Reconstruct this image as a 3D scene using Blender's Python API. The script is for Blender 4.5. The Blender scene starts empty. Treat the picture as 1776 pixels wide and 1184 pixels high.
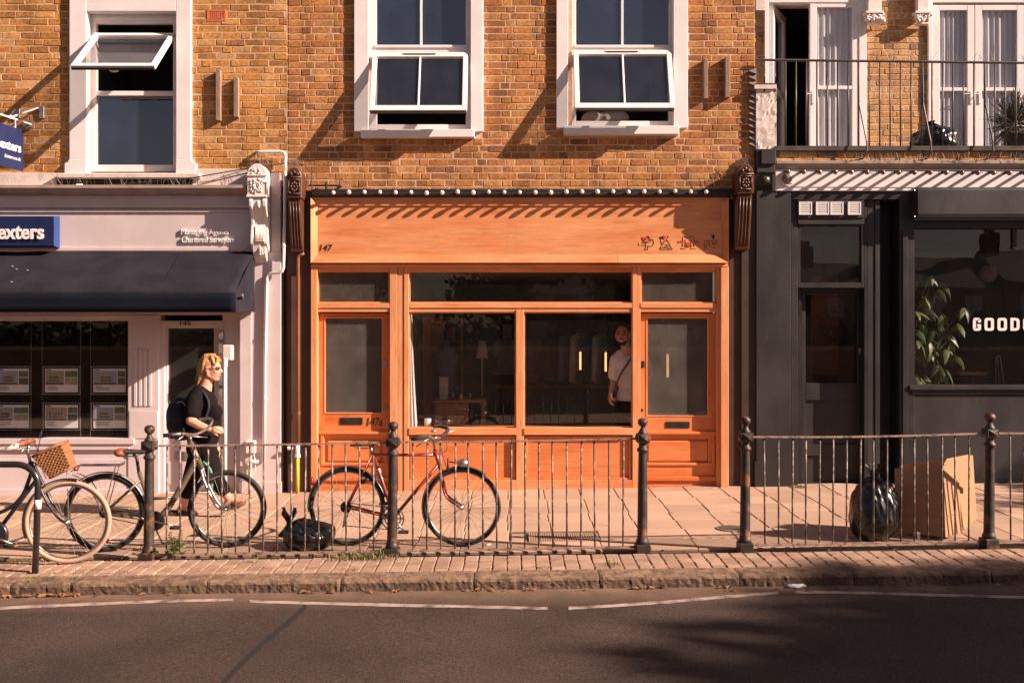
import bpy, bmesh, math, random
from mathutils import Vector, Matrix, noise, Euler
R = math.radians
rng = random.Random(11)
sc = bpy.context.scene
col = sc.collection

# ------------------------------------------------------------------ camera, sky, sun, exposure
D, H, F = 11.67, 1.73, 1727.0            # metres to the facade, eye height, focal length in photo pixels
cd = bpy.data.cameras.new('camera'); cam = bpy.data.objects.new('camera', cd); col.objects.link(cam)
cam.location = (0, -D, H); cam.rotation_euler = (R(90), 0, 0)
cd.sensor_width = 36; cd.lens = 36 * F / 1776; cd.clip_end = 1500
sc.camera = cam
SUN = Vector((0.95, -0.32, 0.55)).normalized()      # towards the sun
w = bpy.data.worlds.new('World'); sc.world = w; w.use_nodes = True
nt = w.node_tree
bg = nt.nodes['Background']; sky = nt.nodes.new('ShaderNodeTexSky'); sky.sky_type = 'NISHITA'
sky.sun_disc = False
sky.sun_elevation = math.asin(SUN.z); sky.sun_rotation = math.atan2(SUN.x, SUN.y)
sky.air_density = 1.0; sky.dust_density = 1.2; sky.ozone_density = 1.0
tint = nt.nodes.new('ShaderNodeMix'); tint.data_type = 'RGBA'; tint.blend_type = 'MULTIPLY'
tint.inputs[0].default_value = 1.0; tint.inputs[7].default_value = (0.80, 0.60, 0.56, 1)
nt.links.new(sky.outputs[0], tint.inputs[6]); nt.links.new(tint.outputs[2], bg.inputs[0])
bg.inputs[1].default_value = 0.05
sl = bpy.data.lights.new('sun', 'SUN'); so = bpy.data.objects.new('sun', sl); col.objects.link(so)
sl.energy = 5.0; sl.angle = R(0.5); sl.color = (1.0, 0.785, 0.645)
so.rotation_euler = (-SUN).to_track_quat('-Z', 'Y').to_euler(); so.location = SUN * 40
sc.view_settings.view_transform = 'Standard'; sc.view_settings.look = 'None'
sc.view_settings.gamma = 1.0; sc.view_settings.use_curve_mapping = False
sc.view_settings.exposure = 1.25

# ------------------------------------------------------------------ pixel helpers (a pixel plus a known depth)
def fx(px, y=0.0): return (px - 888) * (D + y) / F
def fz(py, y=0.0): return H + (592 - py) * (D + y) / F
def P(px, py, y=0.0): return Vector((fx(px, y), y, fz(py, y)))
def sx(x): return 0.013 * max(-8.0, min(8.0, x))
def G(x, y): return sx(x) + (0.02 * max(y, -4.0))          # pavement surface
def RZ(x): return sx(x) - 0.172                            # road surface

# ------------------------------------------------------------------ materials
MATS = {}
def nodes_of(name):
    m = bpy.data.materials.new(name); m.use_nodes = True
    t = m.node_tree; b = t.nodes['Principled BSDF']
    MATS[name] = m
    return m, t, b
def ramp(t, stops):
    r = t.nodes.new('ShaderNodeValToRGB'); e = r.color_ramp.elements
    while len(e) < len(stops): e.new(0.5)
    for i, (p, c) in enumerate(stops):
        e[i].position = p; e[i].color = (*c, 1)
    return r
def noise_node(t, vec, scale, detail=4, rough=0.55, dist=0.0):
    n = t.nodes.new('ShaderNodeTexNoise'); n.inputs['Scale'].default_value = scale
    n.inputs['Detail'].default_value = detail; n.inputs['Roughness'].default_value = rough
    n.inputs['Distortion'].default_value = dist
    t.links.new(vec, n.inputs['Vector']); return n
def mixc(t, fac, a, b, mode='MIX'):
    m = t.nodes.new('ShaderNodeMix'); m.data_type = 'RGBA'; m.blend_type = mode
    for sock, v in ((m.inputs[0], fac), (m.inputs[6], a), (m.inputs[7], b)):
        if hasattr(v, 'is_output'): t.links.new(v, sock)
        elif isinstance(v, (int, float)): sock.default_value = v
        else: sock.default_value = (*v, 1)
    return m.outputs[2]
def lerp3(a, b, k): return tuple(x + (y - x) * k for x, y in zip(a, b))
def coords(t, scale=(1, 1, 1)):
    g = t.nodes.new('ShaderNodeNewGeometry')
    mp = t.nodes.new('ShaderNodeMapping'); mp.inputs['Scale'].default_value = scale
    t.links.new(g.outputs['Position'], mp.inputs['Vector']); return mp.outputs[0]
def bump(t, b, h, strength, dist=0.01):
    n = t.nodes.new('ShaderNodeBump'); n.inputs['Strength'].default_value = strength
    n.inputs['Distance'].default_value = dist
    t.links.new(h, n.inputs['Height']); t.links.new(n.outputs[0], b.inputs['Normal'])
def mul(c, k): return tuple(max(0.0, min(1.0, v * k)) for v in c)
def M(name, base, rough=0.6, var=0.18, scale=5.0, bs=0.25, bscale=90, metal=0.0, spec=0.4, patch=None, pth=0.6, pscale=6.0, stretch=(1, 1, 1), coat=0.0):
    """plain painted or raw surface: broad tone drift, fine grain, optional worn patches"""
    if name in MATS: return MATS[name]
    m, t, b = nodes_of(name)
    v = coords(t, stretch)
    n = noise_node(t, v, scale, 5)
    r = ramp(t, [(0.3, mul(base, 1 - var)), (0.7, mul(base, 1 + var))])
    t.links.new(n.outputs[0], r.inputs[0]); c = r.outputs[0]
    n2 = noise_node(t, v, bscale, 3)
    if patch:
        pn = noise_node(t, v, pscale, 6, 0.65)
        pr = ramp(t, [(pth - 0.03, (0, 0, 0)), (pth + 0.03, (1, 1, 1))])
        t.links.new(pn.outputs[0], pr.inputs[0])
        c = mixc(t, pr.outputs[0], c, patch)
    t.links.new(c, b.inputs['Base Color'])
    rr = ramp(t, [(0.3, (max(0, rough - 0.08),) * 3), (0.7, (min(1, rough + 0.1),) * 3)])
    t.links.new(n.outputs[0], rr.inputs[0]); t.links.new(rr.outputs[0], b.inputs['Roughness'])
    b.inputs['Metallic'].default_value = metal; b.inputs['Specular IOR Level'].default_value = spec
    b.inputs['Coat Weight'].default_value = coat
    if bs: bump(t, b, n2.outputs[0], bs, 0.004)
    return m
def wood(name, base, axis='x', rough=0.55, dark=0.55):
    m, t, b = nodes_of(name)
    s = (1.1, 14, 14) if axis == 'x' else (14, 14, 1.1)
    v = coords(t, s)
    n = noise_node(t, v, 3.2, 6, 0.6, 0.6)
    n2 = noise_node(t, v, 14, 3, 0.5)
    n3 = noise_node(t, coords(t, (0.7, 3, 3) if axis == 'x' else (3, 3, 0.7)), 1.6, 3, 0.5, 0.4)
    r = ramp(t, [(0.22, mul(base, 0.62)), (0.42, mul(base, 0.92)), (0.56, base), (0.72, mul(base, 1.14))])
    t.links.new(n.outputs[0], r.inputs[0])
    r3 = ramp(t, [(0.34, (1.06, 1.1, 1.14)), (0.5, (1, 0.96, 0.92)), (0.62, (0.97, 0.84, 0.74)), (0.72, (0.84, dark + 0.1, dark - 0.05))])
    t.links.new(n3.outputs[0], r3.inputs[0])
    c = mixc(t, 1.0, r.outputs[0], r3.outputs[0], 'MULTIPLY')
    t.links.new(c, b.inputs['Base Color']); b.inputs['Roughness'].default_value = rough
    b.inputs['Specular IOR Level'].default_value = 0.35
    bump(t, b, n2.outputs[0], 0.12, 0.003)
    return m
def brickmat(name, pal, soot=0.5):
    m, t, b = nodes_of(name)
    a = t.nodes.new('ShaderNodeAttribute'); a.attribute_name = 'rnd'
    k = len(pal); mean = tuple(sum(c[i] for c in pal) / k for i in range(3)); pal = [lerp3(c, mean, 0.22) for c in pal]
    r = ramp(t, [(i / k, c) for i, c in enumerate(pal)]); r.color_ramp.interpolation = 'CONSTANT'
    t.links.new(a.outputs['Fac'], r.inputs[0])
    v = coords(t)
    n = noise_node(t, v, 26, 5, 0.65); n2 = noise_node(t, v, 2.2, 4, 0.6); n3 = noise_node(t, v, 160, 3)
    r1 = ramp(t, [(0.28, (0.5, 0.46, 0.42)), (0.5, (0.95, 0.95, 0.95)), (0.75, (1.2, 1.22, 1.2))])
    t.links.new(n.outputs[0], r1.inputs[0])
    c = mixc(t, 1.0, r.outputs[0], r1.outputs[0], 'MULTIPLY')
    r2 = ramp(t, [(0.35, (soot, soot * 0.97, soot * 0.92)), (0.58, (1.05, 1.03, 1.0))])
    t.links.new(n2.outputs[0], r2.inputs[0])
    c = mixc(t, 0.8, c, r2.outputs[0], 'MULTIPLY')
    n5 = noise_node(t, coords(t, (5, 1, 0.45)), 1.3, 4, 0.6); r5 = ramp(t, [(0.36, (0.70, 0.68, 0.66)), (0.52, (1.03, 1.02, 1.0))]); t.links.new(n5.outputs[0], r5.inputs[0])
    c = mixc(t, 0.75, c, r5.outputs[0], 'MULTIPLY')
    # dark pits
    n4 = noise_node(t, v, 75, 2, 0.5)
    r4 = ramp(t, [(0.30, (0.35, 0.3, 0.28)), (0.38, (1, 1, 1))]); t.links.new(n4.outputs[0], r4.inputs[0])
    c = mixc(t, 0.7, c, r4.outputs[0], 'MULTIPLY')
    t.links.new(c, b.inputs['Base Color']); b.inputs['Roughness'].default_value = 0.9
    b.inputs['Specular IOR Level'].default_value = 0.15
    ad = t.nodes.new('ShaderNodeMath'); ad.operation = 'ADD'
    t.links.new(n.outputs[0], ad.inputs[0]); t.links.new(n3.outputs[0], ad.inputs[1])
    bump(t, b, ad.outputs[0], 0.55, 0.008)
    return m
def glass(name, ior=1.5, film=0.0, filmc=(0.5, 0.48, 0.45), trans=0.985, rough=0.0):
    m, t, b = nodes_of(name); t.nodes.remove(b)
    o = t.nodes['Material Output']
    tr = t.nodes.new('ShaderNodeBsdfTransparent'); tr.inputs[0].default_value = (trans, trans, trans, 1)
    gl = t.nodes.new('ShaderNodeBsdfGlossy'); gl.inputs['Roughness'].default_value = rough
    # Schlick reflectance, the same from either side of the pane
    f0 = ((ior - 1) / (ior + 1)) ** 2
    g = t.nodes.new('ShaderNodeNewGeometry')
    def mth(op, a, b=None):
        n_ = t.nodes.new('ShaderNodeMath'); n_.operation = op
        for i_, v_ in enumerate((a, b)):
            if v_ is None: continue
            if hasattr(v_, 'is_output'): t.links.new(v_, n_.inputs[i_])
            else: n_.inputs[i_].default_value = v_
        return n_.outputs[0]
    dt = t.nodes.new('ShaderNodeVectorMath'); dt.operation = 'DOT_PRODUCT'
    t.links.new(g.outputs['Incoming'], dt.inputs[0]); t.links.new(g.outputs['True Normal'], dt.inputs[1])
    fres = mth('ADD', mth('MULTIPLY', mth('POWER', mth('SUBTRACT', 1.0, mth('ABSOLUTE', dt.outputs['Value'])), 5.0), 1 - f0), f0)
    # old glass is never quite flat
    n = noise_node(t, coords(t), 1.7, 2); bn = t.nodes.new('ShaderNodeBump'); bn.inputs['Strength'].default_value = 0.02
    bn.inputs['Distance'].default_value = 0.02
    t.links.new(n.outputs[0], bn.inputs['Height']); t.links.new(bn.outputs[0], gl.inputs['Normal'])
    base = tr.outputs[0]
    if film > 0:
        df = t.nodes.new('ShaderNodeBsdfDiffuse'); df.inputs[0].default_value = (*filmc, 1)
        tl = t.nodes.new('ShaderNodeBsdfTranslucent'); tl.inputs[0].default_value = (*filmc, 1)
        m0 = t.nodes.new('ShaderNodeMixShader'); m0.inputs[0].default_value = 0.5
        t.links.new(df.outputs[0], m0.inputs[1]); t.links.new(tl.outputs[0], m0.inputs[2])
        nn = noise_node(t, coords(t), 3.0, 5, 0.6)
        rr = ramp(t, [(0.3, (film * 0.6,) * 3), (0.7, (min(1, film * 1.3),) * 3)])
        t.links.new(nn.outputs[0], rr.inputs[0])
        m1 = t.nodes.new('ShaderNodeMixShader'); t.links.new(rr.outputs[0], m1.inputs[0])
        t.links.new(base, m1.inputs[1]); t.links.new(m0.outputs[0], m1.inputs[2]); base = m1.outputs[0]
    mx = t.nodes.new('ShaderNodeMixShader')
    t.links.new(fres, mx.inputs[0]); t.links.new(base, mx.inputs[1]); t.links.new(gl.outputs[0], mx.inputs[2])
    t.links.new(mx.outputs[0], o.inputs[0])
    return m
def emis(name, c, s):
    m, t, b = nodes_of(name); b.inputs['Base Color'].default_value = (*c, 1)
    b.inputs['Emission Color'].default_value = (*c, 1); b.inputs['Emission Strength'].default_value = s
    return m

WOODC = (0.66, 0.275, 0.12)
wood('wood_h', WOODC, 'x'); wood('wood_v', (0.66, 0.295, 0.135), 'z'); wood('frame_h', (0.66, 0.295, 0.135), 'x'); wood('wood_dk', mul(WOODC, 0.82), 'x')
wood('table_wood', (0.30, 0.13, 0.05), 'x'); wood('wood_red_h', (0.62, 0.20, 0.066), 'x'); wood('wood_red_v', (0.60, 0.195, 0.066), 'z')
brickmat('brick_a', [(0.543, 0.276, 0.084), (0.614, 0.331, 0.122), (0.472, 0.209, 0.061), (0.649, 0.368, 0.163), (0.519, 0.245, 0.075), (0.401, 0.178, 0.068), (0.590, 0.270, 0.081)], 0.62)
brickmat('brick_b', [(0.488, 0.235, 0.087), (0.549, 0.254, 0.087), (0.403, 0.171, 0.063), (0.573, 0.298, 0.119), (0.451, 0.190, 0.070), (0.305, 0.133, 0.063), (0.525, 0.216, 0.073)], 0.58)
brickmat('brick_c', [(0.562, 0.326, 0.155), (0.605, 0.371, 0.186), (0.497, 0.258, 0.112), (0.626, 0.404, 0.224), (0.518, 0.281, 0.124), (0.281, 0.174, 0.106), (0.562, 0.314, 0.137)], 0.7)
M('mortar_a', (0.52, 0.35, 0.23), 0.95, 0.25, 9, 0.5, 120); M('mortar_b', (0.53, 0.355, 0.25), 0.95, 0.25, 9, 0.5, 120)
M('mortar_c', (0.55, 0.4, 0.28), 0.95, 0.25, 9, 0.5, 120)
M('white_paint', (0.74, 0.69, 0.69), 0.5, 0.05, 3, 0.15, 60)
M('white_upvc', (0.76, 0.715, 0.715), 0.3, 0.03, 2, 0.04, 40, spec=0.5)
M('old_render', (0.64, 0.54, 0.50), 0.85, 0.15, 7, 0.6, 40, patch=(0.50, 0.41, 0.37), pth=0.6, pscale=7)
M('pale_paint', (0.59, 0.49, 0.49), 0.5, 0.06, 3, 0.12, 50)
M('carved_paint', (0.72, 0.63, 0.60), 0.6, 0.12, 12, 0.3, 70)
M('navy', (0.012, 0.019, 0.075), 0.4, 0.1, 3, 0.05); M('navy_lit', (0.02, 0.05, 0.20), 0.4, 0.1, 3, 0.05)
M('awning_cloth', (0.021, 0.020, 0.028), 0.95, 0.25, 3, 0.25, 300, spec=0.1); M('valance_cloth_shaded', (0.008, 0.009, 0.016), 0.95, 0.2, 3, 0.25, 300, spec=0.08)  # valance: the awning navy darkened, its shade put into the colour
M('lettering', (0.80, 0.76, 0.75), 0.5, 0.03, 3, 0.0)
M('black_print', (0.02, 0.014, 0.012), 0.6, 0.1, 3, 0.0); M('red_print', (0.62, 0.03, 0.015), 0.6, 0.05, 3, 0.0); M('yellow_print', (0.75, 0.33, 0.03), 0.6, 0.05, 3, 0.0)
M('line_print', (0.20, 0.055, 0.02), 0.6, 0.05, 3, 0.0)
M('brown_paint', (0.085, 0.033, 0.019), 0.38, 0.15, 5, 0.12, 60); M('shaded_pier', (0.040, 0.022, 0.016), 0.6, 0.2, 4, 0.2, 60); M('brown_pier', (0.085, 0.038, 0.023), 0.6, 0.15, 4, 0.2, 60)  # right-hand piers: pier brown with the shade painted into it
M('charcoal', (0.028, 0.0235, 0.024), 0.45, 0.2, 2.2, 0.25, 60, patch=(0.040, 0.033, 0.031), pth=0.64, pscale=5, stretch=(1, 1, 0.45)); M('charcoal_dk', (0.018, 0.016, 0.017), 0.45, 0.12, 3, 0.15, 70)
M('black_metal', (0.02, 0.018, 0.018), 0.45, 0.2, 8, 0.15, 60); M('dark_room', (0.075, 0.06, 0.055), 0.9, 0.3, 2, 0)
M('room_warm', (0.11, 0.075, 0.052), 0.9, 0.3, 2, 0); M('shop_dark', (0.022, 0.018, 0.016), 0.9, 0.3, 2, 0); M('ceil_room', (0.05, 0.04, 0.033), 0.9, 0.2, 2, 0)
M('bulb_glass', (0.85, 0.78, 0.72), 0.25, 0.02, 3, 0, spec=0.6); M('bulb_off', (0.16, 0.10, 0.075), 0.15, 0.1, 3, 0, spec=0.8)
M('lead', (0.22, 0.18, 0.165), 0.6, 0.2, 6, 0.3, 50); M('lead_top', (0.34, 0.26, 0.22), 0.7, 0.2, 6, 0.3, 50)
M('terracotta', (0.50, 0.13, 0.06), 0.8, 0.15, 10, 0.3); M('old_timber', (0.26, 0.17, 0.12), 0.85, 0.25, 10, 0.5, 60, stretch=(6, 6, 1))
M('galv', (0.35, 0.32, 0.32), 0.45, 0.2, 12, 0.1, metal=0.7); M('pipe_white', (0.74, 0.68, 0.66), 0.4, 0.05, 4, 0.05); M('pipe_brown', (0.20, 0.075, 0.035), 0.4, 0.1, 4, 0.05)
M('pipe_yellow', (0.62, 0.46, 0.03), 0.45, 0.06, 4, 0.05); M('cable', (0.03, 0.028, 0.03), 0.6, 0.1, 4, 0)
M('iron', (0.036, 0.026, 0.021), 0.5, 0.3, 14, 0.35, 60, patch=(0.17, 0.065, 0.028), pth=0.585, pscale=7)
M('iron_bar', (0.07, 0.055, 0.048), 0.55, 0.3, 30, 0.4, 120, patch=(0.33, 0.25, 0.21), pth=0.54, pscale=42, stretch=(1, 1, 0.4))
M('iron_rail', (0.30, 0.20, 0.155), 0.6, 0.25, 14, 0.3, 80, patch=(0.12, 0.07, 0.05), pth=0.56, pscale=16)
M('rail_grey', (0.075, 0.06, 0.055), 0.4, 0.15, 8, 0.1)
M('slab', (0.42, 0.275, 0.19), 0.85, 0.10, 1.3, 0.35, 130, patch=(0.29, 0.175, 0.12), pth=0.64, pscale=2.4)
M('slab2', (0.45, 0.30, 0.21), 0.85, 0.09, 1.5, 0.35, 130, patch=(0.30, 0.185, 0.125), pth=0.66, pscale=5); M('slab3', (0.385, 0.25, 0.172), 0.85, 0.10, 1.2, 0.35, 130, patch=(0.27, 0.165, 0.115), pth=0.68, pscale=11)
M('joint', (0.10, 0.065, 0.045), 0.95, 0.3, 12, 0.4); M('soil', (0.03, 0.022, 0.016), 0.95, 0.3, 20, 0.6, 60)
M('paver', (0.34, 0.215, 0.15), 0.9, 0.2, 6, 0.5, 110); M('paver2', (0.29, 0.18, 0.125), 0.9, 0.2, 6, 0.5, 110); M('paver3', (0.37, 0.24, 0.17), 0.9, 0.2, 6, 0.5, 110)
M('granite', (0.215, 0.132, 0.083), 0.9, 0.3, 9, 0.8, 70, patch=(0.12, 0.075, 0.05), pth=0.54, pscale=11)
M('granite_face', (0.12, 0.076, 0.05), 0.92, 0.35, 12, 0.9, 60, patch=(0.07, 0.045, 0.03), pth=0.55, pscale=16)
M('dust_patch', (0.42, 0.21, 0.12), 0.9, 0.2, 12, 0.4)
M('tar', (0.018, 0.014, 0.013), 0.8, 0.15, 10, 0.4, 160)
M('tyre', (0.022, 0.019, 0.018), 0.7, 0.2, 12, 0.1); M('tyre_tan', (0.42, 0.28, 0.195), 0.7, 0.15, 8, 0.1)
M('chrome', (0.50, 0.45, 0.42), 0.38, 0.15, 14, 0.05, metal=1.0); M('spoke', (0.20, 0.16, 0.14), 0.55, 0.1, 8, 0, metal=0.4)
M('red_frame', (0.25, 0.026, 0.018), 0.32, 0.15, 12, 0.05, spec=0.6, coat=0.4); M('green_frame', (0.17, 0.135, 0.09), 0.35, 0.12, 8, 0.05, spec=0.5, metal=0.3)
M('black_frame', (0.017, 0.015, 0.017), 0.25, 0.15, 10, 0.03, spec=0.6, coat=0.5); M('rubber', (0.03, 0.026, 0.024), 0.75, 0.15, 10, 0.1)
M('leather', (0.25, 0.075, 0.03), 0.5, 0.2, 9, 0.1); M('wicker', (0.27, 0.115, 0.045), 0.7, 0.25, 30, 0.4, 90); M('cream_grip', (0.66, 0.52, 0.42), 0.6, 0.08, 9, 0.1)
M('reflector', (0.4, 0.015, 0.01), 0.15, 0.1, 9, 0, spec=0.7); M('orange_plastic', (0.7, 0.16, 0.02), 0.3, 0.1, 9, 0)
M('bin_bag', (0.008, 0.007, 0.007), 0.30, 0.1, 6, 0.1, 14, spec=0.7); M('cardboard', (0.40, 0.225, 0.12), 0.88, 0.12, 4, 0.35, 40); M('cardboard_edge', (0.42, 0.23, 0.12), 0.9, 0.25, 60, 0.3)
M('skin', (0.60, 0.285, 0.19), 0.5, 0.06, 12, 0.05); M('skin_tan', (0.62, 0.31, 0.20), 0.5, 0.06, 12, 0.05)
M('hair_blond', (0.40, 0.215, 0.08), 0.5, 0.5, 30, 0.5, 60, stretch=(4, 4, 0.7)); M('hair_dark', (0.025, 0.017, 0.012), 0.5, 0.2, 30, 0.4, 90)
M('black_cotton', (0.011, 0.008, 0.008), 0.95, 0.25, 18, 0.9, 14, spec=0.08); M('navy_nylon', (0.013, 0.013, 0.019), 0.6, 0.3, 16, 0.8, 18, spec=0.3); M('white_cotton', (0.80, 0.74, 0.73), 0.9, 0.05, 9, 0.2, 60)
M('strap_brown', (0.14, 0.06, 0.04), 0.6, 0.1, 9, 0.1); M('sunglass', (0.012, 0.01, 0.01), 0.15, 0.1, 9, 0, spec=0.7); M('lips', (0.42, 0.13, 0.09), 0.45, 0.05, 9, 0)
M('leaf_green', (0.085, 0.11, 0.034), 0.45, 0.35, 7, 0.1, 30, spec=0.5); M('weed_green', (0.10, 0.125, 0.032), 0.6, 0.3, 14, 0.1); M('grass_dry', (0.20, 0.16, 0.06), 0.7, 0.35, 10, 0.1)
M('leaf_dead', (0.25, 0.115, 0.05), 0.8, 0.4, 10, 0.2); M('tree_leaf', (0.045, 0.062, 0.016), 0.55, 0.35, 0.8, 0.0); M('bark', (0.11, 0.08, 0.06), 0.9, 0.3, 8, 0.6, 30)
M('paper', (0.78, 0.74, 0.74), 0.8, 0.04, 9, 0.1); M('cloth_grey', (0.10, 0.10, 0.115), 0.9, 0.2, 9, 0.2); M('cloth_light', (0.33, 0.29, 0.27), 0.9, 0.2, 9, 0.2); M('cloth_navy', (0.03, 0.035, 0.055), 0.9, 0.2, 9, 0.2)
M('curtain', (0.62, 0.60, 0.63), 0.9, 0.05, 3, 0.1); M('door_grey', (0.54, 0.445, 0.445), 0.5, 0.05, 3, 0.1)
M('photo_sky', (0.30, 0.36, 0.46), 0.5, 0.1, 9, 0); M('photo_house', (0.38, 0.30, 0.22), 0.5, 0.35, 40, 0); M('photo_dark', (0.10, 0.10, 0.08), 0.5, 0.4, 40, 0); M('photo_lawn', (0.14, 0.17, 0.07), 0.5, 0.3, 30, 0)
M('plastic_clear', (0.66, 0.57, 0.53), 0.3, 0.05, 4, 0); M('grass_ground', (0.05, 0.05, 0.03), 0.9, 0.3, 0.7, 0.3); M('far_wall', (0.34, 0.19, 0.10), 0.9, 0.2, 1.5, 0.2); M('far_roof', (0.09, 0.075, 0.07), 0.8, 0.2, 2, 0.2)
M('moss', (0.07, 0.085, 0.02), 0.95, 0.4, 30, 0.8, 60); M('bottle_glass', (0.05, 0.03, 0.015), 0.1, 0.2, 6, 0, spec=0.8); M('brass', (0.45, 0.28, 0.08), 0.3, 0.1, 6, 0, metal=1.0)
M('mesh_wire', (0.30, 0.26, 0.23), 0.5, 0.1, 6, 0, metal=0.5); M('green_bag', (0.08, 0.30, 0.16), 0.5, 0.2, 9, 0.1); M('dress_shade', (0.25, 0.21, 0.19), 0.9, 0.2, 9, 0)
glass('window_glass'); glass('sash_glass', 2.3, 0.13, (0.20, 0.27, 0.48), 0.7); glass('tilt_glass', 1.9, 0.07, (0.26, 0.29, 0.40), 0.9); glass('door_glass', 1.5, 0.13, (0.27, 0.28, 0.25), 0.8); glass('frosted', 1.5, 0.32, (0.36, 0.33, 0.30), 0.8); glass('shop_glass', 1.5, 0.012); glass('dusty_glass', 1.5, 0.20, (0.42, 0.37, 0.32), 0.85)  # sash and tilt glass: reflected sky put in as a blue film colour
emis('tube_lit', (1.0, 0.50, 0.20), 0.8)

def road_material():
    m, t, b = nodes_of('asphalt')
    v = coords(t)
    n = noise_node(t, v, 150, 4, 0.7); n2 = noise_node(t, v, 1.1, 5, 0.6); n3 = noise_node(t, v, 420, 2, 0.5)
    r = ramp(t, [(0.30, (0.019, 0.014, 0.012)), (0.5, (0.053, 0.036, 0.030)), (0.64, (0.115, 0.079, 0.064)), (0.78, (0.30, 0.22, 0.18))])
    t.links.new(n.outputs[0], r.inputs[0])
    r2 = ramp(t, [(0.32, (0.70, 0.69, 0.68)), (0.5, (1.0, 0.98, 0.97)), (0.68, (1.28, 1.25, 1.22))]); t.links.new(n2.outputs[0], r2.inputs[0])
    n8 = noise_node(t, v, 58, 3, 0.75); r8 = ramp(t, [(0.34, (0.42, 0.42, 0.42)), (0.5, (0.95, 0.95, 0.95)), (0.64, (1.75, 1.7, 1.66))]); t.links.new(n8.outputs[0], r8.inputs[0])
    c = mixc(t, 1.0, r.outputs[0], r2.outputs[0], 'MULTIPLY')
    c = mixc(t, 0.85, c, r8.outputs[0], 'MULTIPLY')
    # dust and grit swept against the kerb
    sp = t.nodes.new('ShaderNodeSeparateXYZ'); t.links.new(v, sp.inputs[0])
    mr = t.nodes.new('ShaderNodeMapRange'); mr.inputs[1].default_value = -4.55; mr.inputs[2].default_value = -4.05
    t.links.new(sp.outputs[1], mr.inputs[0])
    n5 = noise_node(t, v, 5, 5, 0.6)
    mm = t.nodes.new('ShaderNodeMath'); mm.operation = 'MULTIPLY'; t.links.new(mr.outputs[0], mm.inputs[0]); t.links.new(n5.outputs[0], mm.inputs[1])
    c = mixc(t, mm.outputs[0], c, (0.36, 0.225, 0.145))
    t.links.new(c, b.inputs['Base Color']); b.inputs['Roughness'].default_value = 0.82; b.inputs['Specular IOR Level'].default_value = 0.25
    ad = t.nodes.new('ShaderNodeMath'); ad.operation = 'ADD'; t.links.new(n.outputs[0], ad.inputs[0]); t.links.new(n3.outputs[0], ad.inputs[1])
    bump(t, b, ad.outputs[0], 0.8, 0.008)
    m2, t, b = nodes_of('road_paint')
    v = coords(t); n = noise_node(t, v, 130, 4, 0.7); n2 = noise_node(t, v, 6, 4, 0.6)
    ad = t.nodes.new('ShaderNodeMath'); ad.operation = 'ADD'; t.links.new(n.outputs[0], ad.inputs[0]); t.links.new(n2.outputs[0], ad.inputs[1])
    r = ramp(t, [(0.43, (0.08, 0.06, 0.05)), (0.49, (0.36, 0.26, 0.22)), (0.62, (0.50, 0.38, 0.33))])
    md = t.nodes.new('ShaderNodeMath'); md.operation = 'MULTIPLY'; md.inputs[1].default_value = 0.5
    t.links.new(ad.outputs[0], md.inputs[0]); t.links.new(md.outputs[0], r.inputs[0])
    t.links.new(r.outputs[0], b.inputs['Base Color']); b.inputs['Roughness'].default_value = 0.8
    bump(t, b, n.outputs[0], 0.6, 0.006)
road_material()

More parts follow.
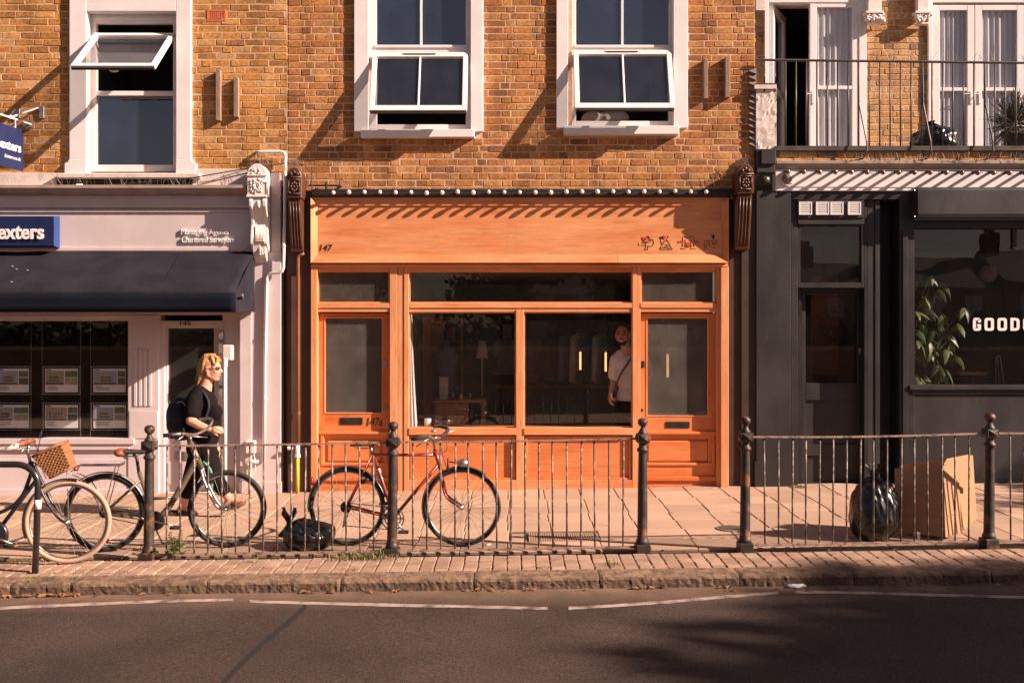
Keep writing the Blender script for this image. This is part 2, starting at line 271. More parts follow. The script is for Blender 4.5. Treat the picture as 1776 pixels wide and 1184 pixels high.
# ------------------------------------------------------------------ mesh helpers
OFF = {}
class MB:
    def __init__(s): s.v = []; s.f = []
    def add(s, vs, fs):
        n = len(s.v); s.v += [tuple(p) for p in vs]; s.f += [tuple(i + n for i in f) for f in fs]; return s
    def hexa(s, p):     # p: 4 bottom, 4 top
        return s.add(p, [(3, 2, 1, 0), (4, 5, 6, 7), (0, 1, 5, 4), (1, 2, 6, 5), (2, 3, 7, 6), (3, 0, 4, 7)])
    def box(s, x0, x1, y0, y1, z0, z1):
        return s.hexa([(x0, y0, z0), (x1, y0, z0), (x1, y1, z0), (x0, y1, z0), (x0, y0, z1), (x1, y0, z1), (x1, y1, z1), (x0, y1, z1)])
    def pb(s, l, r, t, b, y0, y1):      # box whose front face (at y0) fills a pixel rectangle
        return s.box(fx(l, y0), fx(r, y0), y0, y1, fz(b, y0), fz(t, y0))
    def prism(s, poly, axis, a, b):     # polygon in the plane across axis
        n = len(poly)
        def q(p, k): return {'x': (k, p[0], p[1]), 'y': (p[0], k, p[1]), 'z': (p[0], p[1], k)}[axis]
        return s.add([q(p, a) for p in poly] + [q(p, b) for p in poly],
                     [tuple(range(n))[::-1], tuple(range(n, 2 * n))] + [(i, (i + 1) % n, n + (i + 1) % n, n + i) for i in range(n)])
    def tube(s, pts, r, n=8, closed=False):
        pts = [Vector(p) for p in pts]; k = len(pts)
        rs = r if isinstance(r, (list, tuple)) else [r] * k
        vs = []; prev = None
        for i, p in enumerate(pts):
            if closed: tg = pts[(i + 1) % k] - pts[i - 1]
            else: tg = pts[min(i + 1, k - 1)] - pts[max(i - 1, 0)]
            tg = tg.normalized() if tg.length > 1e-9 else Vector((0, 0, 1))
            if prev is None:
                a = Vector((0, 0, 1)) if abs(tg.z) < 0.9 else Vector((1, 0, 0))
                u = tg.cross(a).normalized()
            else:
                u = (prev - tg * prev.dot(tg)); u = u.normalized() if u.length > 1e-6 else tg.orthogonal().normalized()
            prev = u; w_ = tg.cross(u)
            for j in range(n):
                an = 2 * math.pi * j / n
                vs.append(p + (u * math.cos(an) + w_ * math.sin(an)) * rs[i])
        fs = []
        for i in range(k if closed else k - 1):
            for j in range(n):
                a, b = i * n + j, i * n + (j + 1) % n
                c, d = ((i + 1) % k) * n + (j + 1) % n, ((i + 1) % k) * n + j
                fs.append((a, b, c, d))
        if not closed: fs += [tuple(range(n))[::-1], tuple(range((k - 1) * n, k * n))]
        return s.add(vs, fs)
    def lathe(s, prof, c=(0, 0, 0), n=16, axis='z'):
        vs = []
        for r, h in prof:
            for j in range(n):
                a = 2 * math.pi * j / n; x, y = r * math.cos(a), r * math.sin(a)
                o = {'z': (x, y, h), 'y': (x, h, y), 'x': (h, x, y)}[axis]
                vs.append((c[0] + o[0], c[1] + o[1], c[2] + o[2]))
        k = len(prof)
        fs = [(i * n + j, i * n + (j + 1) % n, (i + 1) * n + (j + 1) % n, (i + 1) * n + j) for i in range(k - 1) for j in range(n)]
        fs += [tuple(range(n))[::-1], tuple(range((k - 1) * n, k * n))]
        return s.add(vs, fs)
    def ball(s, c, r, n=12, m=8, rot=None):
        r = (r, r, r) if isinstance(r, (int, float)) else r
        vs = []; c = Vector(c)
        for i in range(1, m):
            a = math.pi * i / m
            for j in range(n):
                b = 2 * math.pi * j / n
                vs.append(Vector((r[0] * math.sin(a) * math.cos(b), r[1] * math.sin(a) * math.sin(b), r[2] * math.cos(a))))
        vs += [Vector((0, 0, r[2])), Vector((0, 0, -r[2]))]
        if rot: vs = [rot @ v for v in vs]
        t, b = (m - 1) * n, (m - 1) * n + 1
        fs = [(i * n + j, i * n + (j + 1) % n, (i + 1) * n + (j + 1) % n, (i + 1) * n + j) for i in range(m - 2) for j in range(n)]
        fs += [(t, (j + 1) % n, j) for j in range(n)] + [(b, (m - 2) * n + j, (m - 2) * n + (j + 1) % n) for j in range(n)]
        return s.add([v + c for v in vs], fs)
    def caps(s, p0, r0, p1, r1, n=12):
        return s.tube([p0, p1], [r0, r1], n).ball(p0, r0, n, 8).ball(p1, r1, n, 8)
    def quad(s, a, b, c, d): return s.add([a, b, c, d], [(0, 1, 2, 3)])
    def mesh(s, name, off=Vector((0, 0, 0)), smooth=False, recalc=True):
        me = bpy.data.meshes.new(name)
        me.from_pydata([(v[0] - off.x, v[1] - off.y, v[2] - off.z) for v in s.v], [], s.f)
        if recalc:
            b = bmesh.new(); b.from_mesh(me); bmesh.ops.recalc_face_normals(b, faces=b.faces[:]); b.to_mesh(me); b.free()
        if smooth: me.shade_smooth()
        return me
    def build(s, name, mat, parent=None, smooth=False, bevel=0.0, auto=False, recalc=True):
        off = OFF.get(parent.name, Vector((0, 0, 0))) if parent else Vector((0, 0, 0))
        me = s.mesh(name, off, smooth, recalc)
        if mat: me.materials.append(MATS[mat])
        o = link(name, me, parent)
        if bevel:
            bv = o.modifiers.new('bevel', 'BEVEL'); bv.width = bevel; bv.segments = 1; bv.limit_method = 'ANGLE'; bv.angle_limit = R(40)
        return o
def link(name, data, parent=None):
    o = bpy.data.objects.new(name, data); col.objects.link(o)
    if parent: o.parent = parent; OFF[o.name] = OFF.get(parent.name, Vector((0, 0, 0)))
    return o
def tag(o, label, cat, group=None):
    o['label'] = label; o['category'] = cat
    if group: o['group'] = group
    return o
def thing(name, label, cat, loc=(0, 0, 0), group=None, local=False):
    o = link(name, None); o.location = loc; o.empty_display_size = 0.1
    OFF[o.name] = Vector((0, 0, 0)) if local else Vector(loc)
    return tag(o, label, cat, group)
def one(mb, name, mat, label, cat, group=None, loc=None, **k):      # a thing that is one mesh, origin at loc
    off = Vector(loc) if loc is not None else Vector((0, 0, 0))
    sm = k.get('smooth', False)
    me = mb.mesh(name, off, sm); me.materials.append(MATS[mat])
    o = link(name, me); o.location = off; OFF[o.name] = off
    return tag(o, label, cat, group)
def structure(o): o['kind'] = 'structure'; return o
def stuff(o): o['kind'] = 'stuff'; return o
def copy_tree(o, parent=None):
    c = o.copy(); col.objects.link(c); c.parent = parent
    OFF[c.name] = OFF.get(o.name, Vector((0, 0, 0)))
    for ch in list(o.children): copy_tree(ch, c)
    return c
def text(body, l, r, t, b, y, depth, mat, parent, name='lettering', shear=0.0, bold=0.0, keep=False):
    cu = bpy.data.curves.new('txt', 'FONT'); cu.body = body; cu.size = 1; cu.extrude = 0.02; cu.shear = shear; cu.offset = bold
    cu.resolution_u = 3
    o = bpy.data.objects.new('txt', cu); col.objects.link(o)
    me = bpy.data.meshes.new_from_object(o.evaluated_get(bpy.context.evaluated_depsgraph_get()))
    bpy.data.objects.remove(o)
    xs = [v.co.x for v in me.vertices]; ys = [v.co.y for v in me.vertices]
    x0, x1, y0, y1 = min(xs), max(xs), min(ys), max(ys)
    off = OFF.get(parent.name, Vector((0, 0, 0)))
    X0, X1, Z0, Z1 = fx(l, y), fx(r, y), fz(b, y), fz(t, y)
    for v in me.vertices:
        u, k, d = v.co
        v.co = (X0 + (u - x0) / (x1 - x0) * (X1 - X0) - off.x, y + (0 if d > 0 else depth) - off.y, Z0 + (k - y0) / (y1 - y0) * (Z1 - Z0) - off.z)
    me.materials.clear(); me.materials.append(MATS[mat])
    return link(name, me, parent)
def stroke(mb, pts, wd, y, dp, closed=False):          # flat band following a path in the facade plane
    n = len(pts)
    for i in range(n if closed else n - 1):
        a, b = Vector(pts[i]), Vector(pts[(i + 1) % n]); t = (b - a)
        if t.length < 1e-6: continue
        t.normalize(); q = Vector((-t.y, t.x)) * wd / 2; a = a - t * wd * 0.35; b = b + t * wd * 0.35
        c = [a + q, b + q, b - q, a - q]
        mb.prism([(p.x, p.y) for p in c], 'y', y, y + dp)
def wall_holes(mb, x0, x1, z0, z1, y0, y1, holes):
    xs = sorted({x0, x1, *[min(max(h[i], x0), x1) for h in holes for i in (0, 1)]})
    zs = sorted({z0, z1, *[min(max(h[i], z0), z1) for h in holes for i in (2, 3)]})
    for a, b in zip(xs, xs[1:]):
        run = None
        for c, d in zip(zs, zs[1:]):
            m = ((a + b) / 2, (c + d) / 2)
            if any(h[0] < m[0] < h[1] and h[2] < m[1] < h[3] for h in holes):
                if run: mb.box(a, b, y0, y1, *run); run = None
            else: run = (run[0] if run else c, d)
        if run: mb.box(a, b, y0, y1, *run)
def prect(l, r, t, b, y=0): return (fx(l, y), fx(r, y), fz(b, y), fz(t, y))
def frame(mb, l, r, t, b, wd, y0, y1):   # rectangular frame, outer pixel rect, member width in px
    w4 = wd if isinstance(wd, (tuple, list)) else (wd,) * 4     # l r t b
    mb.pb(l, l + w4[0], t, b, y0, y1); mb.pb(r - w4[1], r, t, b, y0, y1)
    mb.pb(l + w4[0], r - w4[1], t, t + w4[2], y0 + 0.001, y1); mb.pb(l + w4[0], r - w4[1], b - w4[3], b, y0 + 0.001, y1)
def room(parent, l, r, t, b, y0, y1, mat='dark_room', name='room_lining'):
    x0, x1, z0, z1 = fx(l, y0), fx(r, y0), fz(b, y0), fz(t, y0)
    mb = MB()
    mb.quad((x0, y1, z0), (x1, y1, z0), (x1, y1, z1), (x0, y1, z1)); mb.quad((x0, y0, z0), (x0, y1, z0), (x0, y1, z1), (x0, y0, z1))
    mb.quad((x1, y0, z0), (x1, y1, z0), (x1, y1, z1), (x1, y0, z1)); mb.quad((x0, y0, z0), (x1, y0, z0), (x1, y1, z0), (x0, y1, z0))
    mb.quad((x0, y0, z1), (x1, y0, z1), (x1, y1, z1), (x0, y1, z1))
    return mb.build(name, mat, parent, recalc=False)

# ------------------------------------------------------------------ bricks, each with its own edges
def brick_variants(L, h, k, irr, mat):
    out = []
    for i in range(k):
        r = random.Random(i * 31 + int(L * 1000))
        j = lambda a: (r.random() - 0.5) * 2 * a
        y = j(0.003); e = 0.003 + r.random() * 0.0025
        A = [(-L / 2, 0.03, -h / 2), (L / 2, 0.03, -h / 2), (L / 2, 0.03, h / 2), (-L / 2, 0.03, h / 2)]
        Bv = [(p[0] + j(irr), 0.004 + y, p[2] + j(irr)) for p in A]
        C = [(b[0] * (1 - 2 * e / L), y + j(0.0012), b[2] * (1 - 2 * e / h)) for b in Bv]
        me = bpy.data.meshes.new('brick')
        me.from_pydata(A + Bv + C, [], [(0, 1, 5, 4), (1, 2, 6, 5), (2, 3, 7, 6), (3, 0, 4, 7), (4, 5, 9, 8), (5, 6, 10, 9), (6, 7, 11, 10), (7, 4, 8, 11), (8, 9, 10, 11)])
        at = me.attributes.new('rnd', 'FLOAT', 'FACE'); v = (i + 0.5) / k
        at.data.foreach_set('value', [v] * 9); me.materials.append(MATS[mat]); out.append(me)
    return out
def brickwork(root, x0, x1, z0, z1, y, holes, mat, bond='flemish', irr=0.003, course=0.0815, seed=1, near=None, maxn=300):
    r = random.Random(seed); J = 0.010; SL, HL = 0.215, 0.1025; h = course - 0.0105
    var = {SL: brick_variants(SL, h, 28, irr, mat), HL: brick_variants(HL, h, 21, irr, mat)}
    full, rest = [], []
    n = int((z1 - z0) / course) + 1
    for c in range(n):
        za = z0 + c * course + J / 2; zc = za + h / 2
        if za + h > z1 + 0.02: break
        spans = [(x0, x1)]
        for hx0, hx1, hz0, hz1 in holes:
            if hz0 - h * 0.45 < zc < hz1 + h * 0.45:
                ns = []
                for a, b in spans:
                    if hx1 <= a or hx0 >= b: ns.append((a, b)); continue
                    if hx0 > a: ns.append((a, hx0))
                    if hx1 < b: ns.append((hx1, b))
                spans = ns
        x = x0 - (0.17 if c % 2 else 0.0) - r.random() * 0.03; k = c % 2
        while x < x1:
            if bond == 'flemish': L = SL if k % 2 == 0 else HL
            else: L = SL if r.random() < 0.8 else HL
            k += 1
            for a, b in spans:
                u, v_ = max(x, a + 0.004), min(x + L, b - 0.004)
                if v_ - u < 0.03: continue
                if v_ - u > L - 0.002: full.append((L, x + L / 2, zc + (r.random() - 0.5) * 0.003))
                else: rest.append((u, v_, zc))
            x += L + J + (r.random() - 0.5) * 0.004
    cx, cz = near if near else ((x0 + x1) / 2, (z0 + z1) / 2)
    full.sort(key=lambda q: (q[0] != SL, abs(q[1] - cx) + abs(q[2] - cz)))
    off = OFF[root.name]
    for L, x, z in full[:maxn]:
        o = link('brick', r.choice(var[L]), root); o.location = Vector((x, y, z)) - off
    vs, fs, rv = [], [], []
    def put(me, sxx, x, z):
        b = len(vs); vs.extend([(v.co.x * sxx + x - off.x, v.co.y + y - off.y, v.co.z + z - off.z) for v in me.vertices])
        val = me.attributes['rnd'].data[0].value
        for p in me.polygons: fs.append([i + b for i in p.vertices]); rv.append(val)
    for L, x, z in full[maxn:]: put(r.choice(var[L]), 1.0, x, z)
    for u, v_, z in rest: put(r.choice(var[HL if v_ - u < 0.15 else SL]), (v_ - u) / (HL if v_ - u < 0.15 else SL), (u + v_) / 2, z)
    if vs:
        me = bpy.data.meshes.new('brickwork'); me.from_pydata(vs, [], fs)
        at = me.attributes.new('rnd', 'FLOAT', 'FACE'); at.data.foreach_set('value', rv); me.materials.append(MATS[mat])
        stuff(link('brickwork', me, root))

# ================================================================== the setting
def sheet(name, mat, x0, x1, ya, yb, zf, n=16, label=None):
    mb = MB()
    xs = sorted({x0, x1, *[v for v in (-8.0, 8.0) if x0 < v < x1]})
    for a, b in zip(xs, xs[1:]):
        mb.quad((a, ya, zf(a, ya)), (b, ya, zf(b, ya)), (b, yb, zf(b, yb)), (a, yb, zf(a, yb)))
    return mb.build(name, mat, recalc=False)
structure(sheet('ground', 'grass_ground', -160, 160, -220, 60, lambda x, y: -0.42))
road = structure(sheet('road', 'asphalt', -60, 60, -10.2, -4.02, lambda x, y: RZ(x)))
structure(sheet('far_pavement', 'slab', -60, 60, -13.5, -10.2, lambda x, y: sx(x) - 0.08))
pave = structure(sheet('pavement', 'joint', -30, 30, -3.14, 0.05, lambda x, y: G(x, y) - 0.016))
strip = structure(sheet('brick_paving', 'joint', -30, 30, -3.80, -3.30, lambda x, y: G(x, y) - 0.016))
structure(sheet('soil_strip', 'soil', -30, 30, -3.31, -3.13, lambda x, y: G(x, y) - 0.028))
# paving slabs: 400 mm squares, each its own piece
SW = 0.410
slab_mesh = []
for i in range(9):
    r = random.Random(i); h = (SW - 0.007) / 2; j = lambda a: (r.random() - 0.5) * 2 * a
    top = [(-h + 0.006 + j(0.002), -h + 0.006 + j(0.002), 0), (h - 0.006, -h + 0.006 + j(0.002), 0), (h - 0.006 + j(0.002), h - 0.006, 0), (-h + 0.006, h - 0.006 + j(0.002), 0)]
    mid = [(-h, -h, -0.005), (h, -h, -0.005), (h, h, -0.005), (-h, h, -0.005)]; bot = [(p[0], p[1], -0.035) for p in mid]
    me = bpy.data.meshes.new('paving_slab')
    me.from_pydata(top + mid + bot, [], [(0, 1, 2, 3), (4, 5, 1, 0), (5, 6, 2, 1), (6, 7, 3, 2), (7, 4, 0, 3), (8, 9, 5, 4), (9, 10, 6, 5), (10, 11, 7, 6), (11, 8, 4, 7)])
    me.materials.append(MATS[['slab', 'slab2', 'slab3'][i % 3]]); slab_mesh.append(me)
GR = (fx(916, -2.5), fx(1037, -2.5), -2.83, -2.42)       # cellar grating set into the slabs
for i in range(8):
    y = -3.14 + SW * (i + 0.5)
    for k in range(-16, 16):
        x = fx(882) + SW * k + SW / 2 + 0.012 * math.sin(i * 1.7)
        if GR[0] - 0.1 < x < GR[1] + 0.1 and GR[2] - 0.1 < y < GR[3] + 0.1: continue
        o = link('paving_slab', rng.choice(slab_mesh), pave)
        o.location = (x, y, G(x, y) + (rng.random() - 0.5) * 0.004)
        o.rotation_euler = (R(1.146) + (rng.random() - 0.5) * 0.006, -0.013 + (rng.random() - 0.5) * 0.006, (rng.random() - 0.5) * 0.008)
gx0 = fx(882) + SW * math.floor((GR[0] - 0.1 - fx(882)) / SW) ; 
mb = MB(); zg = G(0.5, -2.6)
mb.box(GR[0] - 0.16, GR[1] + 0.2, -2.83, -2.40, zg - 0.04, zg - 0.014); mb.build('grating_bed', 'slab3', pave)
mb = MB()
n = 30
for i in range(n):
    x = GR[0] + (GR[1] - GR[0]) * (i + 0.5) / n; mb.box(x - 0.006, x + 0.006, -2.80, -2.44, zg - 0.02, zg + 0.004)
for yy in (-2.80, -2.71, -2.62, -2.53, -2.44): mb.box(GR[0], GR[1], yy - 0.007, yy + 0.007, zg - 0.018, zg + 0.003)
grate = thing('pavement_grating', 'rectangular cast cellar grating set into the pavement behind the railing', 'grating', (GR[0], -2.8, zg))
mb.build('grid', 'slab3', grate); MB().box(GR[0] - 0.01, GR[1] + 0.01, -2.82, -2.42, zg - 0.022, zg - 0.007).build('pan', 'joint', grate)
x, y = fx(1270, -2.35), -2.35
cv = thing('inspection_cover', 'round metal utility cover set in the pavement slabs', 'cover', (x, y, G(x, y)))
MB().lathe([(0.15, -0.02), (0.15, 0.006), (0.135, 0.008)], (x, y, G(x, y)), 28).build('lid', 'lead', cv)
mb = MB()
for i in range(-4, 5): mb.box(x + i * 0.028 - 0.006, x + i * 0.028 + 0.006, y - math.sqrt(max(0.0, 0.0165 - (i * 0.028) ** 2)), y + math.sqrt(max(0.0, 0.0165 - (i * 0.028) ** 2)), G(x, y) + 0.006, G(x, y) + 0.0115)
mb.build('ribs', 'joint', cv)
# brick pavers between railing and kerb
pv = []
for i in range(12):
    r = random.Random(i + 50); j = lambda a: (r.random() - 0.5) * 2 * a
    L, Wd = 0.1085, 1.0
    hx = L / 2
    top = [(-hx + 0.006 + j(.003), -0.5 + 0.05, j(.002)), (hx - 0.006 + j(.003), -0.45, j(.002)), (hx - 0.006 + j(.003), 0.45, j(.002)), (-hx + 0.006 + j(.003), 0.45, j(.002))]
    mid = [(-hx, -0.5, -0.006), (hx, -0.5, -0.006), (hx, 0.5, -0.006), (-hx, 0.5, -0.006)]; bot = [(p[0], p[1], -0.04) for p in mid]
    me = bpy.data.meshes.new('paver')
    me.from_pydata(top + mid + bot, [], [(0, 1, 2, 3), (4, 5, 1, 0), (5, 6, 2, 1), (6, 7, 3, 2), (7, 4, 0, 3), (8, 9, 5, 4), (9, 10, 6, 5), (10, 11, 7, 6), (11, 8, 4, 7)])
    me.materials.append(MATS[['paver', 'paver2', 'paver3'][i % 3]]); pv.append(me)
cnt = 0; far = MB()
for row, (ya, yb) in enumerate([(-3.300, -3.466), (-3.474, -3.578), (-3.586, -3.690), (-3.698, -3.790)]):
    for k in range(-40, 41):
        x = 0.016 + k * 0.1165 + (rng.random() - 0.5) * 0.004; y = (ya + yb) / 2
        z = G(x, y) + (rng.random() - 0.5) * 0.007
        if abs(x) < 4.27:
            o = link('paver', rng.choice(pv), strip); o.location = (x, y, z); o.scale = (1, abs(yb - ya), 1)
            o.rotation_euler = (R(1.1) + (rng.random() - .5) * .02, -0.013 + (rng.random() - .5) * .03, (rng.random() - .5) * .03); cnt += 1
        else: far.box(x - 0.052, x + 0.052, yb, ya, z - 0.04, z)
stuff(far.build('pavers_beyond', 'paver', strip))
# granite kerb stones, rough faced
kerb = structure(sheet('kerb', 'soil', -30, 30, -4.03, -3.79, lambda x, y: G(x, -4) - 0.09))
def kerb_stone(xa, xb, seed):
    nx, prof = max(8, int((xb - xa) / 0.022)), []
    prof += [(-3.795, -0.02), (-3.795, 0.0)]
    for i in range(7): prof.append((-3.82 - i * 0.026, 0.0))
    prof += [(-4.004, -0.003), (-4.018, -0.012), (-4.025, -0.030), (-4.027, -0.052), (-4.029, -0.070), (-4.031, -0.088), (-4.033, -0.106), (-4.034, -0.15)]
    vs = []
    for i in range(nx + 1):
        u = i / nx; x = xa + 0.0035 + (xb - xa - 0.007) * u
        e = min(u, 1 - u) * (xb - xa); er = max(0, 1 - e / 0.018) ** 2 * .5
        for k, (y, z) in enumerate(prof):
            a = noise.fractal(Vector((x * 34, y * 30, z * 20 + seed)), 0.7, 2.0, 5); b = noise.noise(Vector((x * 3.1, seed, z * 5)))
            fr = 1.0 if z < -0.012 else 0.25
            vs.append((x, y + (a * 0.0065 + b * 0.004) * fr + (er * 0.012 if y < -3.97 else 0), G(x, -4) + 0.002 + z + a * 0.004 * (1 if z > -0.02 else 0) - er * 0.008 - (0.004 * abs(b) if y < -3.9 else 0)))
    m = len(prof)
    fs = [(i * m + k, (i + 1) * m + k, (i + 1) * m + k + 1, i * m + k + 1) for i in range(nx) for k in range(m - 1)]
    fs += [tuple(range(m)), tuple(range(nx * m, nx * m + m))[::-1]]
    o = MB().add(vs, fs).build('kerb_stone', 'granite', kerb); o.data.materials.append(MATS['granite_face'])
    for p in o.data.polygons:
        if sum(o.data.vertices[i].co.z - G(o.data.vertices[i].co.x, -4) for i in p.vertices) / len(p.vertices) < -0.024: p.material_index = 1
ks = [-220, 20, 124, 360, 592, 822, 1040, 1282, 1480, 1718, 1960]
for i, (a, b) in enumerate(zip(ks, ks[1:])): kerb_stone(fx(a, -4.0), fx(b, -4.0), i * 7.3)
# road paint: double-bowed edge lines and a tar seam
def road_pt(px, py, dz=0.0):
    h = H + 0.172; d = F * h / (py - 592)
    for _ in range(3): x = (px - 888) * d / F; d = F * (H - RZ(x)) / (py - 592)
    return Vector(((px - 888) * d / F, d - D, RZ((px - 888) * d / F) + dz))
def painted(pts, wpx, mat, dz=0.004, name='line_marking'):
    P_ = []
    for (a, b), (c, d) in zip(pts, pts[1:]):
        for i in range(6): P_.append((a + (c - a) * i / 6, b + (d - b) * i / 6))
    P_.append(pts[-1]); mb = MB()
    up = [road_pt(x, y - wpx / 2 * (1 + 0.12 * math.sin(x * 0.9)), dz) for x, y in P_]; dn = [road_pt(x, y + wpx / 2 * (1 + 0.12 * math.cos(x * 1.3)), dz) for x, y in P_]
    for i in range(len(P_) - 1): mb.quad(dn[i], dn[i + 1], up[i + 1], up[i])
    return mb.build(name, mat, road)
painted([(-120, 1063), (0, 1055), (130, 1049), (280, 1043), (404, 1040)], 5, 'road_paint')
painted([(432, 1043), (530, 1046), (700, 1050), (850, 1053), (950, 1055.5)], 5, 'road_paint')
painted([(986, 1055), (1060, 1051), (1160, 1044), (1260, 1035), (1350, 1028)], 5, 'road_paint')
painted([(1380, 1026.5), (1480, 1028), (1620, 1032), (1776, 1036), (1900, 1040)], 5, 'road_paint')
painted([(532, 1050), (515, 1066), (490, 1088), (465, 1108), (420, 1150), (380, 1192)], 11, 'tar', 0.003, 'tar_seam')

# ================================================================== building A: the estate agent's (left)
BA = thing('terrace_building', 'yellow brick building with pale painted shopfront and navy awning', 'building', (fx(240), 0, 0))
zt = fz(-70)
xa0, xa1 = fx(-170), fx(499)
hA = [prect(120, 331, -80, 301), prect(112, 340, 275, 301)]
mb = MB(); wall_holes(mb, xa0, xa1, fz(323), zt, 0.0035, 0.26, [prect(150, 306, -20, 300)]); mb.build('wall', 'mortar_a', BA)
brickwork(BA, xa0, xa1, fz(321), zt, 0.0, hA, 'brick_a', 'mixed', 0.0045, seed=3, near=(fx(330), fz(150)))
# white stucco window surround with feet
mb = MB()
mb.pb(120, 150, -80, 276, -0.045, 0.06); mb.pb(305, 331, -80, 276, -0.045, 0.06); mb.pb(150, 305, -80, 20, -0.044, 0.06)
x = [fx(v, -0.045) for v in (112, 117, 120, 150, 305, 331, 335, 340)]; z = [fz(v, -0.045) for v in (276, 283, 301)]
mb.prism([(x[0], z[2]), (x[3], z[2]), (x[3], z[0]), (x[2], z[0]), (x[1], z[1] + .01), (x[0], z[1])], 'y', -0.052, 0.06)
mb.prism([(x[4], z[2]), (x[7], z[2]), (x[7], z[1]), (x[6], z[1] + .01), (x[5], z[0]), (x[4], z[0])], 'y', -0.052, 0.06)
sur = mb.build('window_surround', 'white_paint', BA, bevel=0.006)
win = MB(); frame(win, 158, 306, 34, 298, (9, 6, 7, 12), 0.10, 0.16); win.pb(167, 300, 158, 166, 0.101, 0.16); win.pb(150, 306, 20, 34, 0.09, 0.2)
win.pb(150, 158, 34, 300, 0.10, 0.2)
win = win.build('window', 'white_upvc', BA, bevel=0.004)
MB().pb(168, 301, 165, 287, 0.125, 0.133).build('pane', 'sash_glass', win)
MB().pb(98, 346, 300, 309, -0.10, 0.12).build('window_sill', 'old_render', BA, bevel=0.01)
room(BA, 140, 320, 10, 310, 0.21, 1.8)
def open_sash(parent, l, r, hinge_px, hinge_y, height, ang, bars, wpx=8, name='opening_sash', gmat='sash_glass', topvent=False):
    x0, x1 = fx(l, hinge_y), fx(r, hinge_y); hz = fz(hinge_px, hinge_y); w_ = wpx / 148
    s, c = math.sin(ang), math.cos(ang)
    def bar(mb, xa, xb, ua, ub, da=0.0, db=0.05):
        T2 = lambda x, u, d: (x, hinge_y - s * u - c * d, hz - c * u + s * d)
        mb.hexa([T2(xa, ub, db), T2(xb, ub, db), T2(xb, ub, da), T2(xa, ub, da), T2(xa, ua, db), T2(xb, ua, db), T2(xb, ua, da), T2(xa, ua, da)])
    mb = MB()
    bar(mb, x0, x0 + w_, 0, height); bar(mb, x1 - w_, x1, 0, height); bar(mb, x0 + w_, x1 - w_, 0, w_ * 1.1, 0.001, 0.049); bar(mb, x0 + w_, x1 - w_, height - w_ * 1.2, height, 0.001, 0.049)
    for b_ in bars: xm = x0 + (x1 - x0) * b_; bar(mb, xm - 0.011, xm + 0.011, w_, height - w_, 0.005, 0.045)
    sash = mb.build(name, 'white_upvc', parent, bevel=0.004)
    gmat = 'tilt_glass'
    mb = MB(); bar(mb, x0 + w_ * 0.9, x1 - w_ * 0.9, w_, height - w_, 0.020, 0.027); mb.build('pane', gmat, sash)
    mb = MB(); bar(mb, x0 + 0.01, x1 - 0.01, height, height + 0.02, 0.004, 0.03); mb.build('seal', 'rubber', sash)
    if topvent:
        mb = MB(); xm = (x0 + x1) / 2; bar(mb, xm - 0.19, xm + 0.19, 0.012, 0.028, 0.05, 0.062); mb.build('trickle_vent', 'white_upvc', sash)
        mb = MB(); bar(mb, xm - 0.18, xm + 0.18, 0.029, 0.036, 0.05, 0.058); mb.build('vent_slot', 'rubber', sash)
    return sash
sash = open_sash(win, 166, 304, 64, 0.09, 0.86, R(49), [], 8, gmat='window_glass')
mb = MB(); p = P(190, 122, -0.52); mb.tube([p, p + Vector((0.05, 0.0, -0.015)), p + Vector((0.09, 0.02, 0.0))], 0.010, 8); mb.build('handle', 'white_upvc', sash, True)
# terracotta air brick
mb = MB(); frame(mb, 359, 391, 17, 38, 3, -0.004, 0.03)
for i in range(1, 9): mb.pb(359 + i * 3.4, 360.6 + i * 3.4, 19, 36, -0.002, 0.02)
for i in range(1, 5): mb.pb(361, 389, 18 + i * 3.8, 19.4 + i * 3.8, -0.001, 0.02)
mb.pb(360, 390, 18, 37, 0.012, 0.02); mb.build('air_brick', 'terracotta', BA)
for (l, r, t, b) in ((374, 382, 121, 209), (405, 413, 134, 203)): MB().pb(l, r, t, b, -0.06, 0.004).build('timber_batten', 'old_timber', BA, bevel=0.004)
# render band over the shop and lead-topped cornice
mb = MB(); mb.pb(-170, 342, 300, 325, -0.02, 0.05); mb.pb(342, 440, 293, 325, -0.021, 0.05); mb.build('render_band', 'old_render', BA, bevel=0.006)
mb = MB()
prof = [(0.0, fz(323)), (-0.20, fz(325.5)), (-0.20, fz(331)), (-0.175, fz(333)), (-0.15, fz(337)), (-0.09, fz(340)), (0.0, fz(341))]
mb.prism(prof, 'x', fx(-170), fx(434)); mb.build('cornice', 'lead_top', BA, bevel=0.003)
mb = MB(); mb.pb(-170, 438, 334, 357, -0.05, 0.05); mb.prism([(0, fz(356)), (-0.075, fz(357)), (-0.075, fz(360)), (-0.05, fz(362)), (0, fz(362))], 'x', fx(-170), fx(438))
mb.pb(-170, 438, 361.5, 364, -0.03, 0.05); mb.build('frieze', 'pale_paint', BA, bevel=0.003)
mb = MB(); mb.pb(-170, 440, 364, 437, -0.035, 0.05); mb.pb(-170, 436, 364, 368, -0.055, -0.034); mb.pb(-170, 436, 429, 435, -0.055, -0.034); mb.pb(432, 438, 368, 429, -0.054, -0.034)
fasc = mb.build('fascia', 'pale_paint', BA, bevel=0.003)
text('Managing Agents', 314, 396, 397, 410, -0.060, 0.02, 'lettering', fasc)
text('Chartered Surveyors', 315, 406, 410.5, 424, -0.060, 0.02, 'lettering', fasc)
sg = thing('fascia_sign', 'navy box sign with raised white lettering on the pale fascia', 'sign', (fx(20), -0.05, fz(430)))
MB().prism([(-0.056, fz(431)), (-0.20, fz(429)), (-0.20, fz(379)), (-0.056, fz(376))], 'x', fx(-60, -0.1), fx(92, -0.2)).build('box', 'navy', sg, bevel=0.003)
